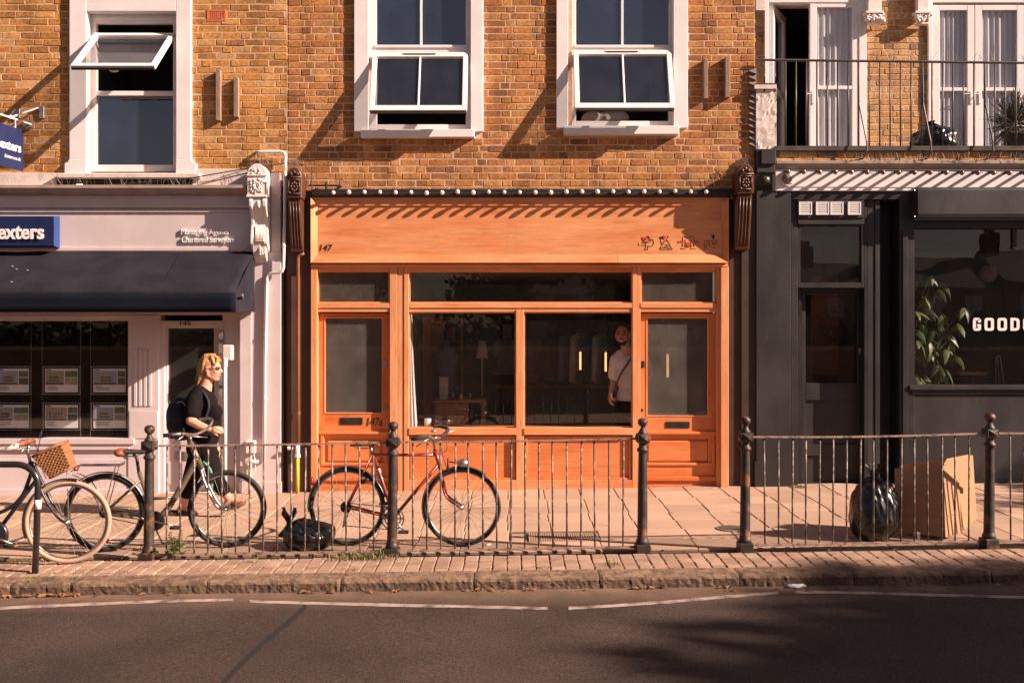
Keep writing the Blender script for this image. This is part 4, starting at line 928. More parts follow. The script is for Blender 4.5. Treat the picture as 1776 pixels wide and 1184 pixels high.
discs('foot_dot', 'yellow_print', [(262, 378, 15, 26), (930, 443, 28, 12), (1082, 443, 30, 12), (1283, 450, 22, 9), (1447, 452, 14, 24)], yF - 0.005)
# posts, transoms, bottom rails
yP = 0.0
def post(l, r, t=463, b=872, y0=-0.02, y1=0.12): return MB().pb(l, r, t, b, y0, y1).build('post', 'wood_v', BB, bevel=0.004)
post(539, 550, y0=-0.05); post(676, 689); post(690, 700, y0=-0.012); post(700.5, 709); post(1097, 1104); post(1104.5, 1111, y0=-0.012); post(1243, 1250, y0=-0.005); post(1250.5, 1264, y0=-0.05)
MB().pb(895, 908.5, 537, 872, -0.02, 0.12).build('mullion', 'wood_v', BB, bevel=0.004)
for a, b in ((550, 676), (709, 1097), (1111, 1243)):
    MB().pb(a, b, 463, 470, -0.008, 0.12).build('head_rail', 'frame_h', BB, bevel=0.003)
    MB().pb(a, b, 525.5, 534, -0.018, 0.12).build('transom', 'frame_h', BB, bevel=0.003)
    MB().pb(a, b, 534.2, 541, -0.006, 0.12).build('transom_bead', 'frame_h', BB, bevel=0.003)
for k, (a, b) in enumerate(((550, 676), (709, 1097), (1111, 1243))):
    MB().pb(a, b, 470, 525.5, 0.045, 0.053).build('fanlight_pane', ['dusty_glass', 'shop_glass', 'dusty_glass'][k], BB)
    mb = MB(); frame(mb, a, b, 469.8, 525.7, 2.5, 0.02, 0.045); mb.build('glazing_bead', 'wood_h', BB)
for a, b in ((709, 895), (908.5, 1097)):
    MB().pb(a, b, 541, 742, 0.045, 0.053).build('shop_pane', 'shop_glass', BB)
    mb = MB(); frame(mb, a, b, 540.8, 742.2, 2.2, 0.02, 0.045); mb.build('glazing_bead', 'wood_h', BB)
    MB().pb(a, b, 742, 754, -0.03, 0.12).build('sill_rail', 'frame_h', BB, bevel=0.004)
    MB().pb(a, b, 754.2, 832, 0.03, 0.10).build('stall_panel', 'wood_red_h', BB)
    mb = MB(); frame(mb, a + 2, b - 2, 756, 832, (4, 4, 3, 4), 0.0, 0.032); mb.build('panel_moulding', 'wood_red_v', BB, bevel=0.004)
    MB().pb(a, b, 832, 872, -0.02, 0.12).build('plinth', 'wood_h', BB, bevel=0.004)
def shop_door(l, r, gl, gr, gt, gb, pane, num, letter, panel):
    y0 = 0.058
    d = MB(); d.pb(l, gl, 543, 843, y0, 0.11); d.pb(gr, r, 543, 843, y0, 0.11); dd = d.build('door', 'wood_red_v', BB, bevel=0.003)
    for t_, b_ in ((543, gt), (gb, 760), (806, 843)): MB().pb(gl, gr, t_, b_, y0 + .001, 0.11).build('rail', 'wood_red_h', dd, bevel=0.003)
    MB().pb(gl, gr, 760, 806, y0 + 0.03, 0.11).build('lower_panel', 'wood_red_h', dd)
    a, b, c, e = panel
    mb = MB(); frame(mb, a, b, 751, 807, (5, 5, 5, 5), y0 - 0.018, y0 + 0.03); mb.pb(a - 4, b + 4, 748, 753, y0 - 0.03, y0 + 0.005); mb.build('panel_moulding', 'wood_red_h', dd, bevel=0.005)
    MB().pb(a + 12, b - 12, 764, 800, y0 + 0.008, y0 + 0.03).build('raised_field', 'wood_red_h', dd, bevel=0.012)
    MB().pb(gl - 1, gr + 1, gt - 1, gb + 1, y0 + 0.02, y0 + 0.028).build('pane', pane, dd)
    mb = MB(); frame(mb, gl - 1, gr + 1, gt - 2, gb + 2, 2, y0 - 0.006, y0 + 0.02); mb.build('glazing_bead', 'wood_v', dd)
    mb = MB(); mb.pb(*letter, y0 - 0.008, y0 + 0.002); mb.build('letter_plate', 'black_metal', dd, bevel=0.003)
    mb = MB(); mb.pb(l, r, 826, 834, y0 - 0.025, y0 + .003); mb.build('weather_bar', 'wood_red_h', dd, bevel=0.006)
    MB().pb(l - 4, r + 4, 842, 872, 0.03, 0.2).build('threshold', 'wood_dk', BB)
    return dd
d1 = shop_door(553, 676, 563, 663, 552, 715, 'frosted', '', (590, 629, 724, 736), (556, 672, 0, 0))
text('147a', 637, 663, 724, 738, 0.052, 0.005, 'black_print', d1, 'door_number', shear=0.18)
MB().pb(663.5, 670, 625, 637, 0.045, 0.06).build('lock_plate', 'galv', d1, bevel=0.002); MB().lathe([(0.03, -0.012), (0.03, 0.0)], P(668, 707, 0.058), 14, 'y').build('lock', 'lead', d1)
d2 = shop_door(1111.5, 1243, 1122, 1228, 552, 720, 'frosted', '', (1155, 1196, 731, 742), (1112, 1240, 0, 0))
MB().pb(1110.5, 1118, 626, 637.5, 0.02, 0.06).build('doorbell', 'black_metal', d2, bevel=0.005); MB().lathe([(0.018, -0.015), (0.018, 0.0)], P(1113, 711, 0.058), 14, 'y').build('lock', 'black_metal', d2)
# brown piers and fluted brackets either side
def pier(l, r, t, b, y0): return MB().pb(l, r, t, b, y0, 0.3).build('pier', 'brown_pier', BB, bevel=0.004)
pier(498, 541, 330, 872, -0.008)
mb = MB(); mb.pb(1264.5, 1286, 335, 872, 0.03, 0.3); mb.build('pier', 'shaded_pier', BB, bevel=0.004)
mb = MB(); mb.pb(1286, 1312, 330, 872, 0.0, 0.3); mb.build('pier', 'shaded_pier', BB, bevel=0.004)
def bracket(l, r, top, hb, bot, yF_, lean, out):
    yb = -0.26
    xl, xr = fx(l, yb), fx(r, yb); zc = fz(top + 17, yb); wd = (xr - xl)
    mb = MB()
    arch = [(xl, fz(hb, yb)), (xr, fz(hb, yb)), (xr, zc)] + [((xl + xr) / 2 + wd / 2 * math.cos(a * math.pi / 10), zc + 0.11 * math.sin(a * math.pi / 10)) for a in range(1, 10)] + [(xl, zc)]
    mb.prism(arch, 'y', yb, 0.02)
    z0, z1 = fz(bot, -0.10), fz(hb, yb)
    mb.prism([(0.02, z1 - .002), (yb + 0.02, z1 - .002), (yb + 0.05, z1 - 0.2), (yb + 0.12, z0 + 0.15), (yb + 0.165, z0), (0.02, z0)], 'x', xl + 0.012, xr - 0.012)
    b = mb.build('console_bracket', 'brown_paint', BB, bevel=0.008)
    mb = MB()
    for i in range(4):
        x = xl + 0.035 + (wd - 0.07) * i / 3
        mb.tube([(x, yb + 0.018, z1 - 0.04), (x, yb + 0.05, z1 - 0.2), (x, yb + 0.12, z0 + 0.15), (x, yb + 0.155, z0 + 0.05)], 0.010, 8)
    mb.build('flutes', 'brown_paint', b, True)
    mb = MB(); za, zb2 = fz(hb - 7, yb), fz(top + 21, yb)
    for (a, b2, c, d) in ((xl + .02, xl + .03, za, zb2), (xr - .03, xr - .02, za, zb2), (xl + .02, xr - .02, za, za + .012), (xl + .02, xr - .02, zb2 - .012, zb2), (xl, xr, zb2 + .012, zb2 + .03)): mb.box(a, b2, yb - 0.016, yb + .003, c, d)
    cx, cz = (xl + xr) / 2, (za + zb2) / 2
    for i in range(8): a = i * math.pi / 4; mb.ball((cx + .035 * math.cos(a), yb - 0.004, cz + .045 * math.sin(a)), (.018, .014, .02), 8, 6)
    mb.ball((cx, yb - .006, cz), .017, 8, 6)
    for sx_ in (-1, 1):
        for sz in (-1, 1): mb.ball((cx + sx_ * .055, yb - .003, cz + sz * .075), (.02, .012, .026), 8, 6)
    for i in range(3): mb.ball((cx + (i - 1) * .035, yb - .003, zc + .035 + .02 * (i == 1)), (.02, .012, .022), 8, 6)
    mb.build('rosette', 'brown_paint', b, True)
    bird_spikes(BB, xl + .02, xr - .02, yb + .02, 0, zc + .1, 26, 0.13, int(l))
bracket(497, 523, 290, 344, 437, -0.2, 0, 0)
bracket(1279, 1307, 284, 336, 433, -0.2, 0, 0)
# shop interior
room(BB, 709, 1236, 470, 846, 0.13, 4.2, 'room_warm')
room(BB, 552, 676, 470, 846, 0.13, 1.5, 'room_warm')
FL = fz(846, 0.13)
cur = thing('window_curtain', 'white curtain gathered at the side of the timber shop window', 'curtain', P(714, 740, 0.2))
mb = MB(); vs = []
for i in range(25):
    for k in range(13):
        u, v = i / 24, k / 12; wdt = 0.02 + 0.065 * v ** 1.5
        vs.append((fx(711, .2) + u * wdt, 0.16 + 0.025 * math.sin(u * 14) + 0.08 * u, fz(545, .2) + (fz(741, .2) - fz(545, .2)) * v))
mb.add(vs, [(i * 13 + k, (i + 1) * 13 + k, (i + 1) * 13 + k + 1, i * 13 + k + 1) for i in range(24) for k in range(12)]); mb.build('drape', 'curtain', cur, True)
ca = thing('pillar_candle', 'white pillar candle on the inside sill of the timber shop window', 'candle', P(742, 742, 0.25)); MB().lathe([(0.04, 0), (0.042, 0.005), (0.042, 0.105), (0.036, 0.112)], P(742, 741.5, 0.25), 18).build('wax', 'bulb_glass', ca, True); MB().tube([P(742, 728, .25), P(742, 724, .25)], 0.002, 5).build('wick', 'cable', ca)
MB().pb(709, 1097, 741.5, 748, 0.06, 0.40).build('window_board', 'wood_h', BB)
bowl = MB().lathe([(0.02, 0), (0.09, 0.05), (0.12, 0.10), (0.115, 0.10), (0.08, 0.05), (0.015, 0.008)], P(770, 741.5, 0.26), 20); one(bowl, 'glass_bowl', 'bottle_glass', 'dark glass bowl next to the white candle in the window', 'bowl', loc=P(770, 741.5, .26), smooth=True)
tb = thing('display_table', 'brown wooden display table inside the shop window', 'table', (fx(790, 1.0), 1.0, FL))
def ib(name, mat, par, l, r, t, b, y0, y1, **k): return MB().pb(l, r, t, b, y0, y1).build(name, mat, par, **k)
ib('table_top', 'table_wood', tb, 752, 842, 694, 698, 0.8, 1.4)
for a in (754, 836):
    for yy in (0.84, 1.32): MB().box(fx(a, .8), fx(a, .8) + 0.04, yy, yy + 0.04, FL, fz(698, .8)).build('leg', 'table_wood', tb)
ib('drawer_front', 'table_wood', tb, 756, 812, 699, 745, 0.83, 0.85)
o = thing('packing_box', 'pale folded box standing on the display table', 'box', P(770, 694, 1.0)); ib('carton', 'cloth_light', o, 762, 777, 656, 694, 1.0, 1.12, bevel=.004); ib('lid', 'cloth_light', o, 761, 778, 654, 657, .99, 1.13)
for k, (px, hgt, m_) in enumerate(((785, 22, 'bottle_glass'), (800, 16, 'brass'), (815, 20, 'bottle_glass'))):
    p = P(px, 694, 1.05); s = hgt / 140
    one(MB().lathe([(0.03, 0), (0.033, .01), (0.033, s * .6), (0.012, s * .78), (0.012, s)], p, 14), 'bottle', m_, ['squat brown bottle beside the pale box on the table', 'short brass jar between two bottles on the table', 'brown bottle at the outer end of the display table'][k], 'bottle', loc=p, smooth=True)
dm = thing('dress_form', 'dark clothed mannequin torso on a stand in the shop', 'mannequin', (fx(775, 1.7), 1.7, FL))
mb = MB(); c = P(773, 0, 1.7).x; 
mb.lathe([(0.10, 0.95), (0.165, 1.05), (0.16, 1.15), (0.12, 1.27), (0.165, 1.45), (0.185, 1.55), (0.12, 1.63), (0.055, 1.66), (0.05, 1.74), (0.02, 1.75)], (c, 1.7, FL), 18); mb.build('torso', 'cloth_grey', dm, True)
mb = MB(); mb.tube([(c, 1.7, FL), (c, 1.7, FL + 1)], .015, 8); mb.lathe([(.2, 0), (.2, .02), (.03, .05)], (c, 1.7, FL), 18); mb.build('stand', 'black_metal', dm)
sh = thing('wall_shelves', 'tall dim wooden shelving against the side of the shop', 'shelf', (fx(745, 2.5), 2.5, FL))
for k, yy in enumerate((550, 590, 630, 670, 710)): ib('shelf', 'table_wood', sh, 728, 800, yy, yy + 3, 2.4, 2.8)
for a in (727, 799): MB().box(fx(a, 2.4), fx(a, 2.4) + .03, 2.4, 2.8, FL, fz(540, 2.4)).build('upright', 'table_wood', sh)
r_ = random.Random(9)
for k, yy in enumerate((590, 630, 670, 710)):
    cl = [('cloth_light', 'pale'), ('cloth_navy', 'navy'), ('leather', 'tan'), ('cloth_grey', 'grey')]; r_.shuffle(cl)
    for j in range(3):
        a = 731 + j * 22; w_ = r_.uniform(12, 19)
        o = MB().pb(a, a + w_, yy - r_.uniform(8, 22), yy, 2.45, 2.7)
        one(o, 'folded_clothes', cl[j][0], 'pile of folded %s clothes on the %s shelf of the dim shelving' % (cl[j][1], ('second', 'third', 'fourth', 'lowest')[k]), 'clothes', 'folded clothes on the shop shelving', loc=P(a + w_ / 2, yy, 2.5))
rk = thing('clothes_rail', 'black metal clothes rail hung with jackets inside the shop', 'clothes rail', (fx(1010, 1.9), 1.9, FL))
mb = MB(); yR = 1.9
for a in (968, 1075): mb.tube([(fx(a, yR), yR, FL), (fx(a, yR), yR, fz(574, yR))], .012, 8); mb.tube([(fx(a, yR), yR - .25, FL + .01), (fx(a, yR), yR + .25, FL + .01)], .012, 8)
mb.tube([(fx(968, yR), yR, fz(574, yR)), (fx(1075, yR), yR, fz(574, yR))], .012, 8); mb.build('frame', 'black_metal', rk)
for k, (px, m_, lb) in enumerate(((985, 'cloth_grey', 'grey jacket hanging at the far end of the clothes rail'), (1005, 'cloth_light', 'pale jacket hanging on the clothes rail beside the grey one'), (1022, 'cloth_navy', 'navy jacket hanging in the middle of the clothes rail'), (1043, 'cloth_light', 'pale overshirt hanging between navy garments on the rail'), (1060, 'cloth_navy', 'dark coat hanging on the rail nearest the man'))):
    g = thing('hanging_jacket', lb, 'jacket', P(px, 660, yR)); top = fz(577, yR); x = fx(px, yR); a = R(62)
    mb = MB(); vs = []; prof = [(0.0, 0.03), (-.02, .10), (-.06, .20), (-.12, .225), (-.3, .21), (-.5, .22), (-.68, .235)]
    for z, wd in prof:
        for j in range(12):
            t_ = 2 * math.pi * j / 12; u, v = wd * math.cos(t_), .055 * math.sin(t_) * (1 + .25 * math.sin(3 * t_ + z * 9))
            vs.append((x + u * math.cos(a) - v * math.sin(a), yR + u * math.sin(a) + v * math.cos(a), top + z))
    n = len(prof); mb.add(vs, [(i * 12 + j, i * 12 + (j + 1) % 12, (i + 1) * 12 + (j + 1) % 12, (i + 1) * 12 + j) for i in range(n - 1) for j in range(12)] + [tuple(range(12)), tuple(range((n - 1) * 12, n * 12))]); mb.build('body', m_, g, True)
    for s in (-1, 1):
        mb = MB(); q = Vector((math.cos(a), math.sin(a), 0)) * s
        mb.caps(Vector((x, yR, top - .09)) + q * .19, .05, Vector((x, yR - .03, top - .62)) + q * .25, .045, 10); mb.build('sleeve', m_, g, True)
    MB().tube([(x, yR, top), (x, yR, top + .04), (x + .02, yR, top + .05)], .003, 5).build('hanger_hook', 'galv', g)
bs = thing('bottle_shelf', 'narrow wall shelf lined with small bottles at the back of the shop', 'shelf', P(1095, 585, 3.4)); ib('board', 'table_wood', bs, 1040, 1160, 583, 587, 3.2, 3.5); ib('back_board', 'table_wood', bs, 1040, 1160, 560, 583, 3.48, 3.5)
for k in range(11):
    p = P(1046 + k * 10.5, 583, 3.32); s = r_.uniform(.10, .16)
    one(MB().lathe([(.03, 0), (.032, s * .6), (.012, s * .75), (.012, s)], p, 10), 'small_bottle', 'bottle_glass', 'small dark bottle on the back wall shelf of the shop', 'bottle', 'bottles lined up on the back shelf', loc=p, smooth=True)
for k, (px, t, b, y, r, lb) in enumerate(((1006.5, 609, 641, 1.3, .013, 'warm lit tube lamp hanging before the pale jacket'), (1012.5, 610, 630, 2.6, .009, 'thin lit tube lamp hanging farther back between the jackets'), (1050.5, 610, 644, 1.3, .013, 'warm lit tube lamp beside the standing man'), (1158, 613, 654, 0.9, .016, 'bright lit tube lamp behind the glass of the shop door'))):
    o = thing('tube_lamp', lb, 'lamp', P(px, b, y)); MB().tube([P(px, t, y), P(px, b, y)], r, 12).build('tube', 'tube_lit', o, True)
    MB().tube([P(px, t, y), P(px, 472, y)], .002, 5).build('flex', 'cable', o); MB().tube([P(px, t - 3, y), P(px, t + 1, y)], r * 1.15, 12).build('cap', 'brass', o)
bp = thing('hanging_bag', 'dark satchel with a white tag hanging behind the shop door', 'bag', P(1148, 640, 1.6)); mb = MB(); mb.pb(1137, 1160, 596, 642, 1.6, 1.75); mb.build('pouch', 'cloth_navy', bp, bevel=.02); MB().tube([P(1139, 600, 1.66), P(1147, 578, 1.66), P(1158, 600, 1.66)], .008, 6).build('strap', 'black_cotton', bp); ib('label_tag', 'paper', bp, 1148, 1156, 590, 600, 1.58, 1.585)
cb_ = thing('wardrobe', 'tall brown wooden cupboard standing behind the shop curtain', 'cupboard', (fx(750, 2.0), 2.0, FL))
ib('carcass', 'table_wood', cb_, 729, 768, 548, 742, 2.02, 2.3); ib('cupboard_door', 'wood_red_v', cb_, 730, 748, 550, 740, 2.0, 2.02); ib('cupboard_door', 'table_wood', cb_, 749, 767, 550, 740, 2.0, 2.02)
fl_ = thing('standing_lamp', 'slim floor lamp with a pale shade in the shop', 'lamp', (fx(836, 1.6), 1.6, FL)); MB().lathe([(.05, 0), (.085, -.24)], P(836, 590, 1.6), 18).build('shade', 'cloth_light', fl_, True); mb = MB(); mb.tube([P(836, 596, 1.6), (fx(836, 1.6), 1.6, FL)], .010, 8); mb.lathe([(.13, 0), (.13, .015)], (fx(836, 1.6), 1.6, FL), 18); mb.build('stem', 'brass', fl_)
for k, (l, r, t, b, m_, lb) in enumerate(((870, 890, 560, 590, 'paper', 'small pale framed print on the back wall of the shop'), (915, 950, 556, 604, 'photo_sky', 'large blue framed print on the back wall of the shop'), (855, 866, 600, 622, 'photo_house', 'small brown framed print on the back wall of the shop'))):
    o = thing('framed_print', lb, 'picture', P((l + r) / 2, b, 4.1)); mb = MB(); frame(mb, l, r, t, b, 1.5, 4.12, 4.16); mb.build('frame', 'black_metal', o); ib('print', m_, o, l + 1.5, r - 1.5, t + 1.5, b - 1.5, 4.15, 4.155)
for k, (px, m_, lb) in enumerate(((925, 'cloth_light', 'long pale dress hung on the shop back wall'), (945, 'leather', 'tan shirt hung on the shop back wall'), (880, 'cloth_light', 'pale top hung beside the brown print on the back wall'))):
    g = thing('hanging_garment', lb, 'clothes', P(px, 660, 3.2)); x, top = fx(px, 3.2), fz(586, 3.2); mb = MB(); pr_ = [(0, .04, .03), (-.04, .17, .05), (-.10, .20, .06), (-.40, .17, .055), (-.75 + .1 * k, .22, .07)]; vs = []
    for z, a, b in pr_:
        for j in range(14): t_ = 2 * math.pi * j / 14; q = 1 + .12 * math.sin(4 * t_ + z * 6); vs.append((x + a * q * math.cos(t_), 3.2 + b * q * math.sin(t_), top + z))
    mb.add(vs, [(i * 14 + j, i * 14 + (j + 1) % 14, (i + 1) * 14 + (j + 1) % 14, (i + 1) * 14 + j) for i in range(4) for j in range(14)] + [tuple(range(14)), tuple(range(56, 70))]); mb.build('cloth', m_, g, True); MB().tube([(x, 3.2, top), (x, 3.2, top + .08), (x + .02, 3.2, top + .1)], .003, 5).build('hook', 'galv', g)
ct = thing('counter', 'long dark shop counter at the back', 'counter', (fx(1010, 2.9), 2.9, FL)); ib('top', 'table_wood', ct, 860, 1070, 668, 673, 2.8, 3.3); MB().box(fx(866, 2.8), fx(1065, 2.8), 2.85, 3.25, FL, fz(673, 2.8)).build('front', 'dark_room', ct)

# ================================================================== building C: dark shopfront with a balcony (right)
BC = thing('terrace_building', 'yellow brick building with charcoal shopfront and railed balcony', 'building', (fx(1540), 0, 0))
yC = 1.5
cr = [fx(1300, yC), fx(1990, yC)]
hC = [prect(1326, 1503, -90, 300, yC), prect(1610, 1830, -90, 300, yC)]
mb = MB(); wall_holes(mb, cr[0], cr[1], fz(300, yC), fz(-90, yC), yC + 0.0045, yC + 0.26, [prect(1334, 1490, 4, 300, yC), prect(1618, 1800, 4, 300, yC)]); mb.build('wall', 'mortar_c', BC)
brickwork(BC, cr[0], cr[1], fz(300, yC), fz(-90, yC), yC, hC, 'brick_c', 'mixed', 0.0045, seed=9, near=(fx(1555, yC), fz(150, yC)))
zB = fz(256, -0.02)
MB().box(fx(1345), fx(1990), -0.02, yC + .02, zB - 0.2, zB - 0.03).build('balcony_floor', 'lead', BC)
# low brick kerb course under the railing
brickwork(BC, fx(1345, -.03), fx(1990, -.03), fz(286, -.03), fz(262, -.03), -0.03, [], 'brick_c', 'mixed', 0.006, seed=12, maxn=40, near=(fx(1500), fz(270)))
MB().pb(1345, 1990, 262, 300, -0.018, 0.2).build('balcony_upstand', 'mortar_c', BC)
# white door surrounds with carved capitals
def surround(l, r, il, ir, caps_):
    mb = MB(); mb.pb(l, il, -90, 300, yC - 0.04, yC + 0.08); mb.pb(ir, r, -90, 300, yC - 0.04, yC + 0.08); mb.pb(il, ir, -90, 5, yC - 0.039, yC + 0.08)
    s = mb.build('door_surround', 'white_paint', BC, bevel=0.006)
    for (a, b) in caps_:
        mb = MB(); mb.pb(a, b, -90, 22, yC - 0.12, yC - 0.03); mb.pb(a - 4, b + 4, 19, 23, yC - .16, yC - .03); mb.pb(a, b, 39, 42, yC - .12, yC - .03)
        c = mb.build('capital', 'carved_paint', s, bevel=.004); mb = MB(); r_ = random.Random(int(a))
        for i in range(26): mb.ball(P(r_.uniform(a - 3, b + 3), r_.uniform(23, 38), yC - .12), (r_.uniform(.02, .04), .035, r_.uniform(.02, .035)), 8, 6)
        mb.build('carved_leaves', 'carved_paint', c, True)
    return s
surround(1326, 1503, 1334, 1490, [(1506, 1529)]); surround(1610, 1830, 1618, 1800, [(1592, 1611)])
MB().pb(1311, 1326, -90, 18, yC - .05, yC + .05).build('corner_band', 'old_render', BC)
def leaf_door(l, r, t, b, y, midrail, name='balcony_door', handle=None, ang=0, hx=None):
    mb = MB(); frame(mb, l, r, t, b, (12, 12, 9, 12), y, y + .06); mb.pb(l + 12, r - 12, midrail - 6, midrail, y + .002, y + .06)
    d = mb.build(name, 'white_upvc', BC, bevel=.004)
    MB().pb(l + 12, r - 12, t + 9, b - 12, y + .025, y + .033).build('pane', 'window_glass', d)
    if handle:
        mb = MB(); mb.pb(handle, handle + 4, 158, 180, y - .012, y + .002); mb.tube([P(handle + 2, 163, y - .02), P(handle + 2, 163, y - .05), P(handle - 10, 163, y - .05)], .008, 8); mb.build('handle', 'white_upvc', d)
    vs = []
    x0, x1, z0, z1 = fx(l + 8, y), fx(r - 8, y), fz(b, y), fz(t, y)
    for i in range(49):
        for k in range(5): vs.append((x0 + (x1 - x0) * i / 48, y + .062 + .012 * math.sin(i * .9) + .006 * math.sin(i * 2.3 + k), z0 + (z1 - z0) * k / 4))
    MB().add(vs, [(i * 5 + k, (i + 1) * 5 + k, (i + 1) * 5 + k + 1, i * 5 + k + 1) for i in range(48) for k in range(4)]).build('net_curtain', 'curtain', d, True)
    return d
leaf_door(1405, 1490, 4, 270, yC - .03, 155, handle=1409)
leaf_door(1618, 1690, 9, 272, yC - .03, 158, handle=1683); leaf_door(1691, 1776, 9, 272, yC - .03, 158, handle=1698); leaf_door(1777, 1800, 9, 272, yC - .03, 158)
# left leaf swung inwards
x0 = fx(1335, yC); x1 = fx(1357, yC + .75); mb = MB()
A = Vector((x0, yC + .02, 0)); Bv = Vector((fx(1357, yC + .62), yC + .62, 0)); t = Bv - A; nrm = Vector((t.y, -t.x, 0)).normalized() * .05
zt2, zb2 = fz(6, yC), fz(268, yC)
def pan(mb, s0, s1, za, zb, th=1.0): 
    p, q = A + t * s0, A + t * s1
    mb.hexa([(p.x, p.y, za), (q.x, q.y, za), (q.x + nrm.x * th, q.y + nrm.y * th, za), (p.x + nrm.x * th, p.y + nrm.y * th, za), (p.x, p.y, zb), (q.x, q.y, zb), (q.x + nrm.x * th, q.y + nrm.y * th, zb), (p.x + nrm.x * th, p.y + nrm.y * th, zb)])
pan(mb, 0, .14, zb2, zt2); pan(mb, .86, 1, zb2, zt2); pan(mb, .14, .86, zb2, zb2 + .12, .98); pan(mb, .14, .86, zt2 - .1, zt2, .98); pan(mb, .14, .86, zb2 + .85, zb2 + .92, .98)
dl = mb.build('balcony_door', 'white_upvc', BC); mb = MB(); pan(mb, .14, .86, zb2 + .1, zt2 - .1, .2); mb.build('pane', 'sash_glass', dl)
room(BC, 1328, 1502, -20, 300, yC + .29, yC + 2.5); room(BC, 1612, 1810, -20, 300, yC + .29, yC + 2.5)
# party wall stub with crumbling render and stepped lead flashing
mb = MB(); vs = []; nx, nz = 10, 26; xl, xr_ = fx(1309.5), fx(1345)
for i in range(nx + 1):
    for k in range(nz + 1):
        u, v = i / nx, k / nz; x = xl + (xr_ - xl) * u; z = fz(262) + (fz(152) - fz(262)) * v
        a = noise.fractal(Vector((x * 6, z * 3.5, 3)), .9, 2, 3)
        vs.append((x, -0.05 + .012 * a - .008 * (1 if a > .15 else 0), z))
mb.add(vs, [(i * (nz + 1) + k, (i + 1) * (nz + 1) + k, (i + 1) * (nz + 1) + k + 1, i * (nz + 1) + k + 1) for i in range(nx) for k in range(nz)])
mb.box(xl + .004, xr_ - .004, 0.0, yC, fz(262), fz(153)); mb.pb(1309, 1347, 147, 154, -.08, yC)
mb.build('party_wall', 'old_render', BC)
mb = MB()
for i in range(13):
    z = fz(124 + i * 10.5); mb.add([(fx(1310.5), -.03, z + .03), (fx(1310.5), -.05, z - .045), (fx(1297), -.035, z - .0), (fx(1310.5), 0.004, z + .03), (fx(1310.5), .004, z - .045), (fx(1297), .004, z)], [(0, 1, 2), (3, 5, 4), (0, 3, 4, 1), (1, 4, 5, 2), (2, 5, 3, 0)])
mb.build('lead_flashing', 'lead', BC)
mb = MB(); mb.pb(1312, 1345, 258, 300, -.10, .05); mb.pb(1320, 1346, 258, 285, -.13, -.1); mb.build('parapet_foot', 'charcoal', BC, bevel=.01)
# cornice fascia with stripes of shadow from its bulbs
MB().prism([(0.0, fz(279)), (-.095, fz(281)), (-.095, fz(286)), (-.08, fz(290)), (-.06, fz(293)), (0, fz(294))], 'x', fx(1343), fx(1990)).build('cornice', 'lead_top', BC, bevel=.003)
mb = MB(); mb.pb(1345, 1990, 293, 331, -.045, .1); mb.build('fascia', 'white_paint', BC, bevel=.004)
fl = thing('festoon_lights', 'row of unlit dark bulbs on a wire along the white fascia', 'light string', P(1560, 299, -.15))
mb = MB(); mb.tube([P(1345, 295, -.15), P(1990, 298, -.15)], .004, 6); mb.build('wire', 'cable', fl)
sk = MB().tube([(0, .10, .01), (0, 0, 0)], .018, 8).mesh('arm'); sk.materials.append(MATS['black_metal']); be = MB().ball((0, -.012, -.008), .030, 12, 8).mesh('bulb', smooth=True); be.materials.append(MATS['bulb_off'])
for i in range(24):
    c = P(1366 + i * 27.4, 297 + i * .15, -.15); a = link('arm', sk, fl); a.location = c - OFF[fl.name]; b = link('bulb', be, fl); b.location = c - OFF[fl.name]
ls = thing('globe_lamp', 'bronze half-globe lamp at the end of the white fascia', 'lamp', P(1365, 318, -.05)); MB().ball(P(1365, 310, -.06), (.062, .06, .062), 18, 12).build('globe', 'lead', ls, True); MB().lathe([(.085, -.02), (.085, .012)], P(1365, 310, -.045), 20, 'y').build('rim', 'white_paint', ls)
ls = thing('wall_spotlight', 'small black floodlight on the dark corner of the building', 'lamp', P(1328, 318, -.1)); mb = MB(); mb.pb(1322, 1336, 305, 318, -.16, -.03); mb.build('housing', 'black_metal', ls, bevel=.01); MB().ball(P(1330, 311, -.16), (.03, .02, .03), 12, 8).build('lens', 'galv', ls, True)
# charcoal joinery
def cb(name, l, r, t, b, y0, y1, mat='charcoal', par=BC, bevel=.004): return MB().pb(l, r, t, b, y0, y1).build(name, mat, par, bevel=bevel)
cb('pilaster', 1312, 1372, 331, 872, -.03, .3); cb('pilaster_base', 1309, 1374, 800, 872, -.05, .2)
cb('door_head', 1372, 1600, 331, 346, -.02, .4, 'charcoal_dk'); cb('reveal', 1372, 1384, 345, 872, 0.02, .4, 'charcoal')
cb('vent_panel', 1384, 1499, 346, 378, -0.015, .3, 'charcoal'); cb('door_head_rail', 1384, 1499, 378, 389, 0.0, .3)
for l in (1386, 1415.5, 1440.5, 1471):
    v = MB(); frame(v, l, l + 22.5, 350, 372.5, 2, -.035, -.013)
    for i in range(6): v.pb(l + 2, l + 20.5, 352.5 + i * 3.1, 354.6 + i * 3.1, -.031, -.013)
    v.build('air_vent', 'white_upvc', BC)
f = MB(); frame(f, 1384, 1499, 389, 499, (4, 5, 3, 9), .03, .25); f.build('fanlight_frame', 'charcoal', BC, bevel=.003); cb('fanlight_pane', 1387, 1496, 391, 491, .07, .078, 'shop_glass', bevel=0)
f = MB(); frame(f, 1384, 1502, 499, 872, (6, 6, 6, 2), .12, .25); f.build('door_frame', 'charcoal_dk', BC, bevel=.003)
f = MB(); frame(f, 1390, 1496, 505, 850, (7, 9, 6, 14), .19, .24); f.pb(1397, 1487, 664, 694, .191, .24); f.pb(1397, 1487, 770, 790, .191, .24)
dC = f.build('door', 'charcoal', BC, bevel=.004); mb = MB(); mb.pb(1397, 1487, 694, 770, .215, .24); mb.pb(1397, 1487, 790, 836, .215, .24); mb.build('panels', 'charcoal', dC)
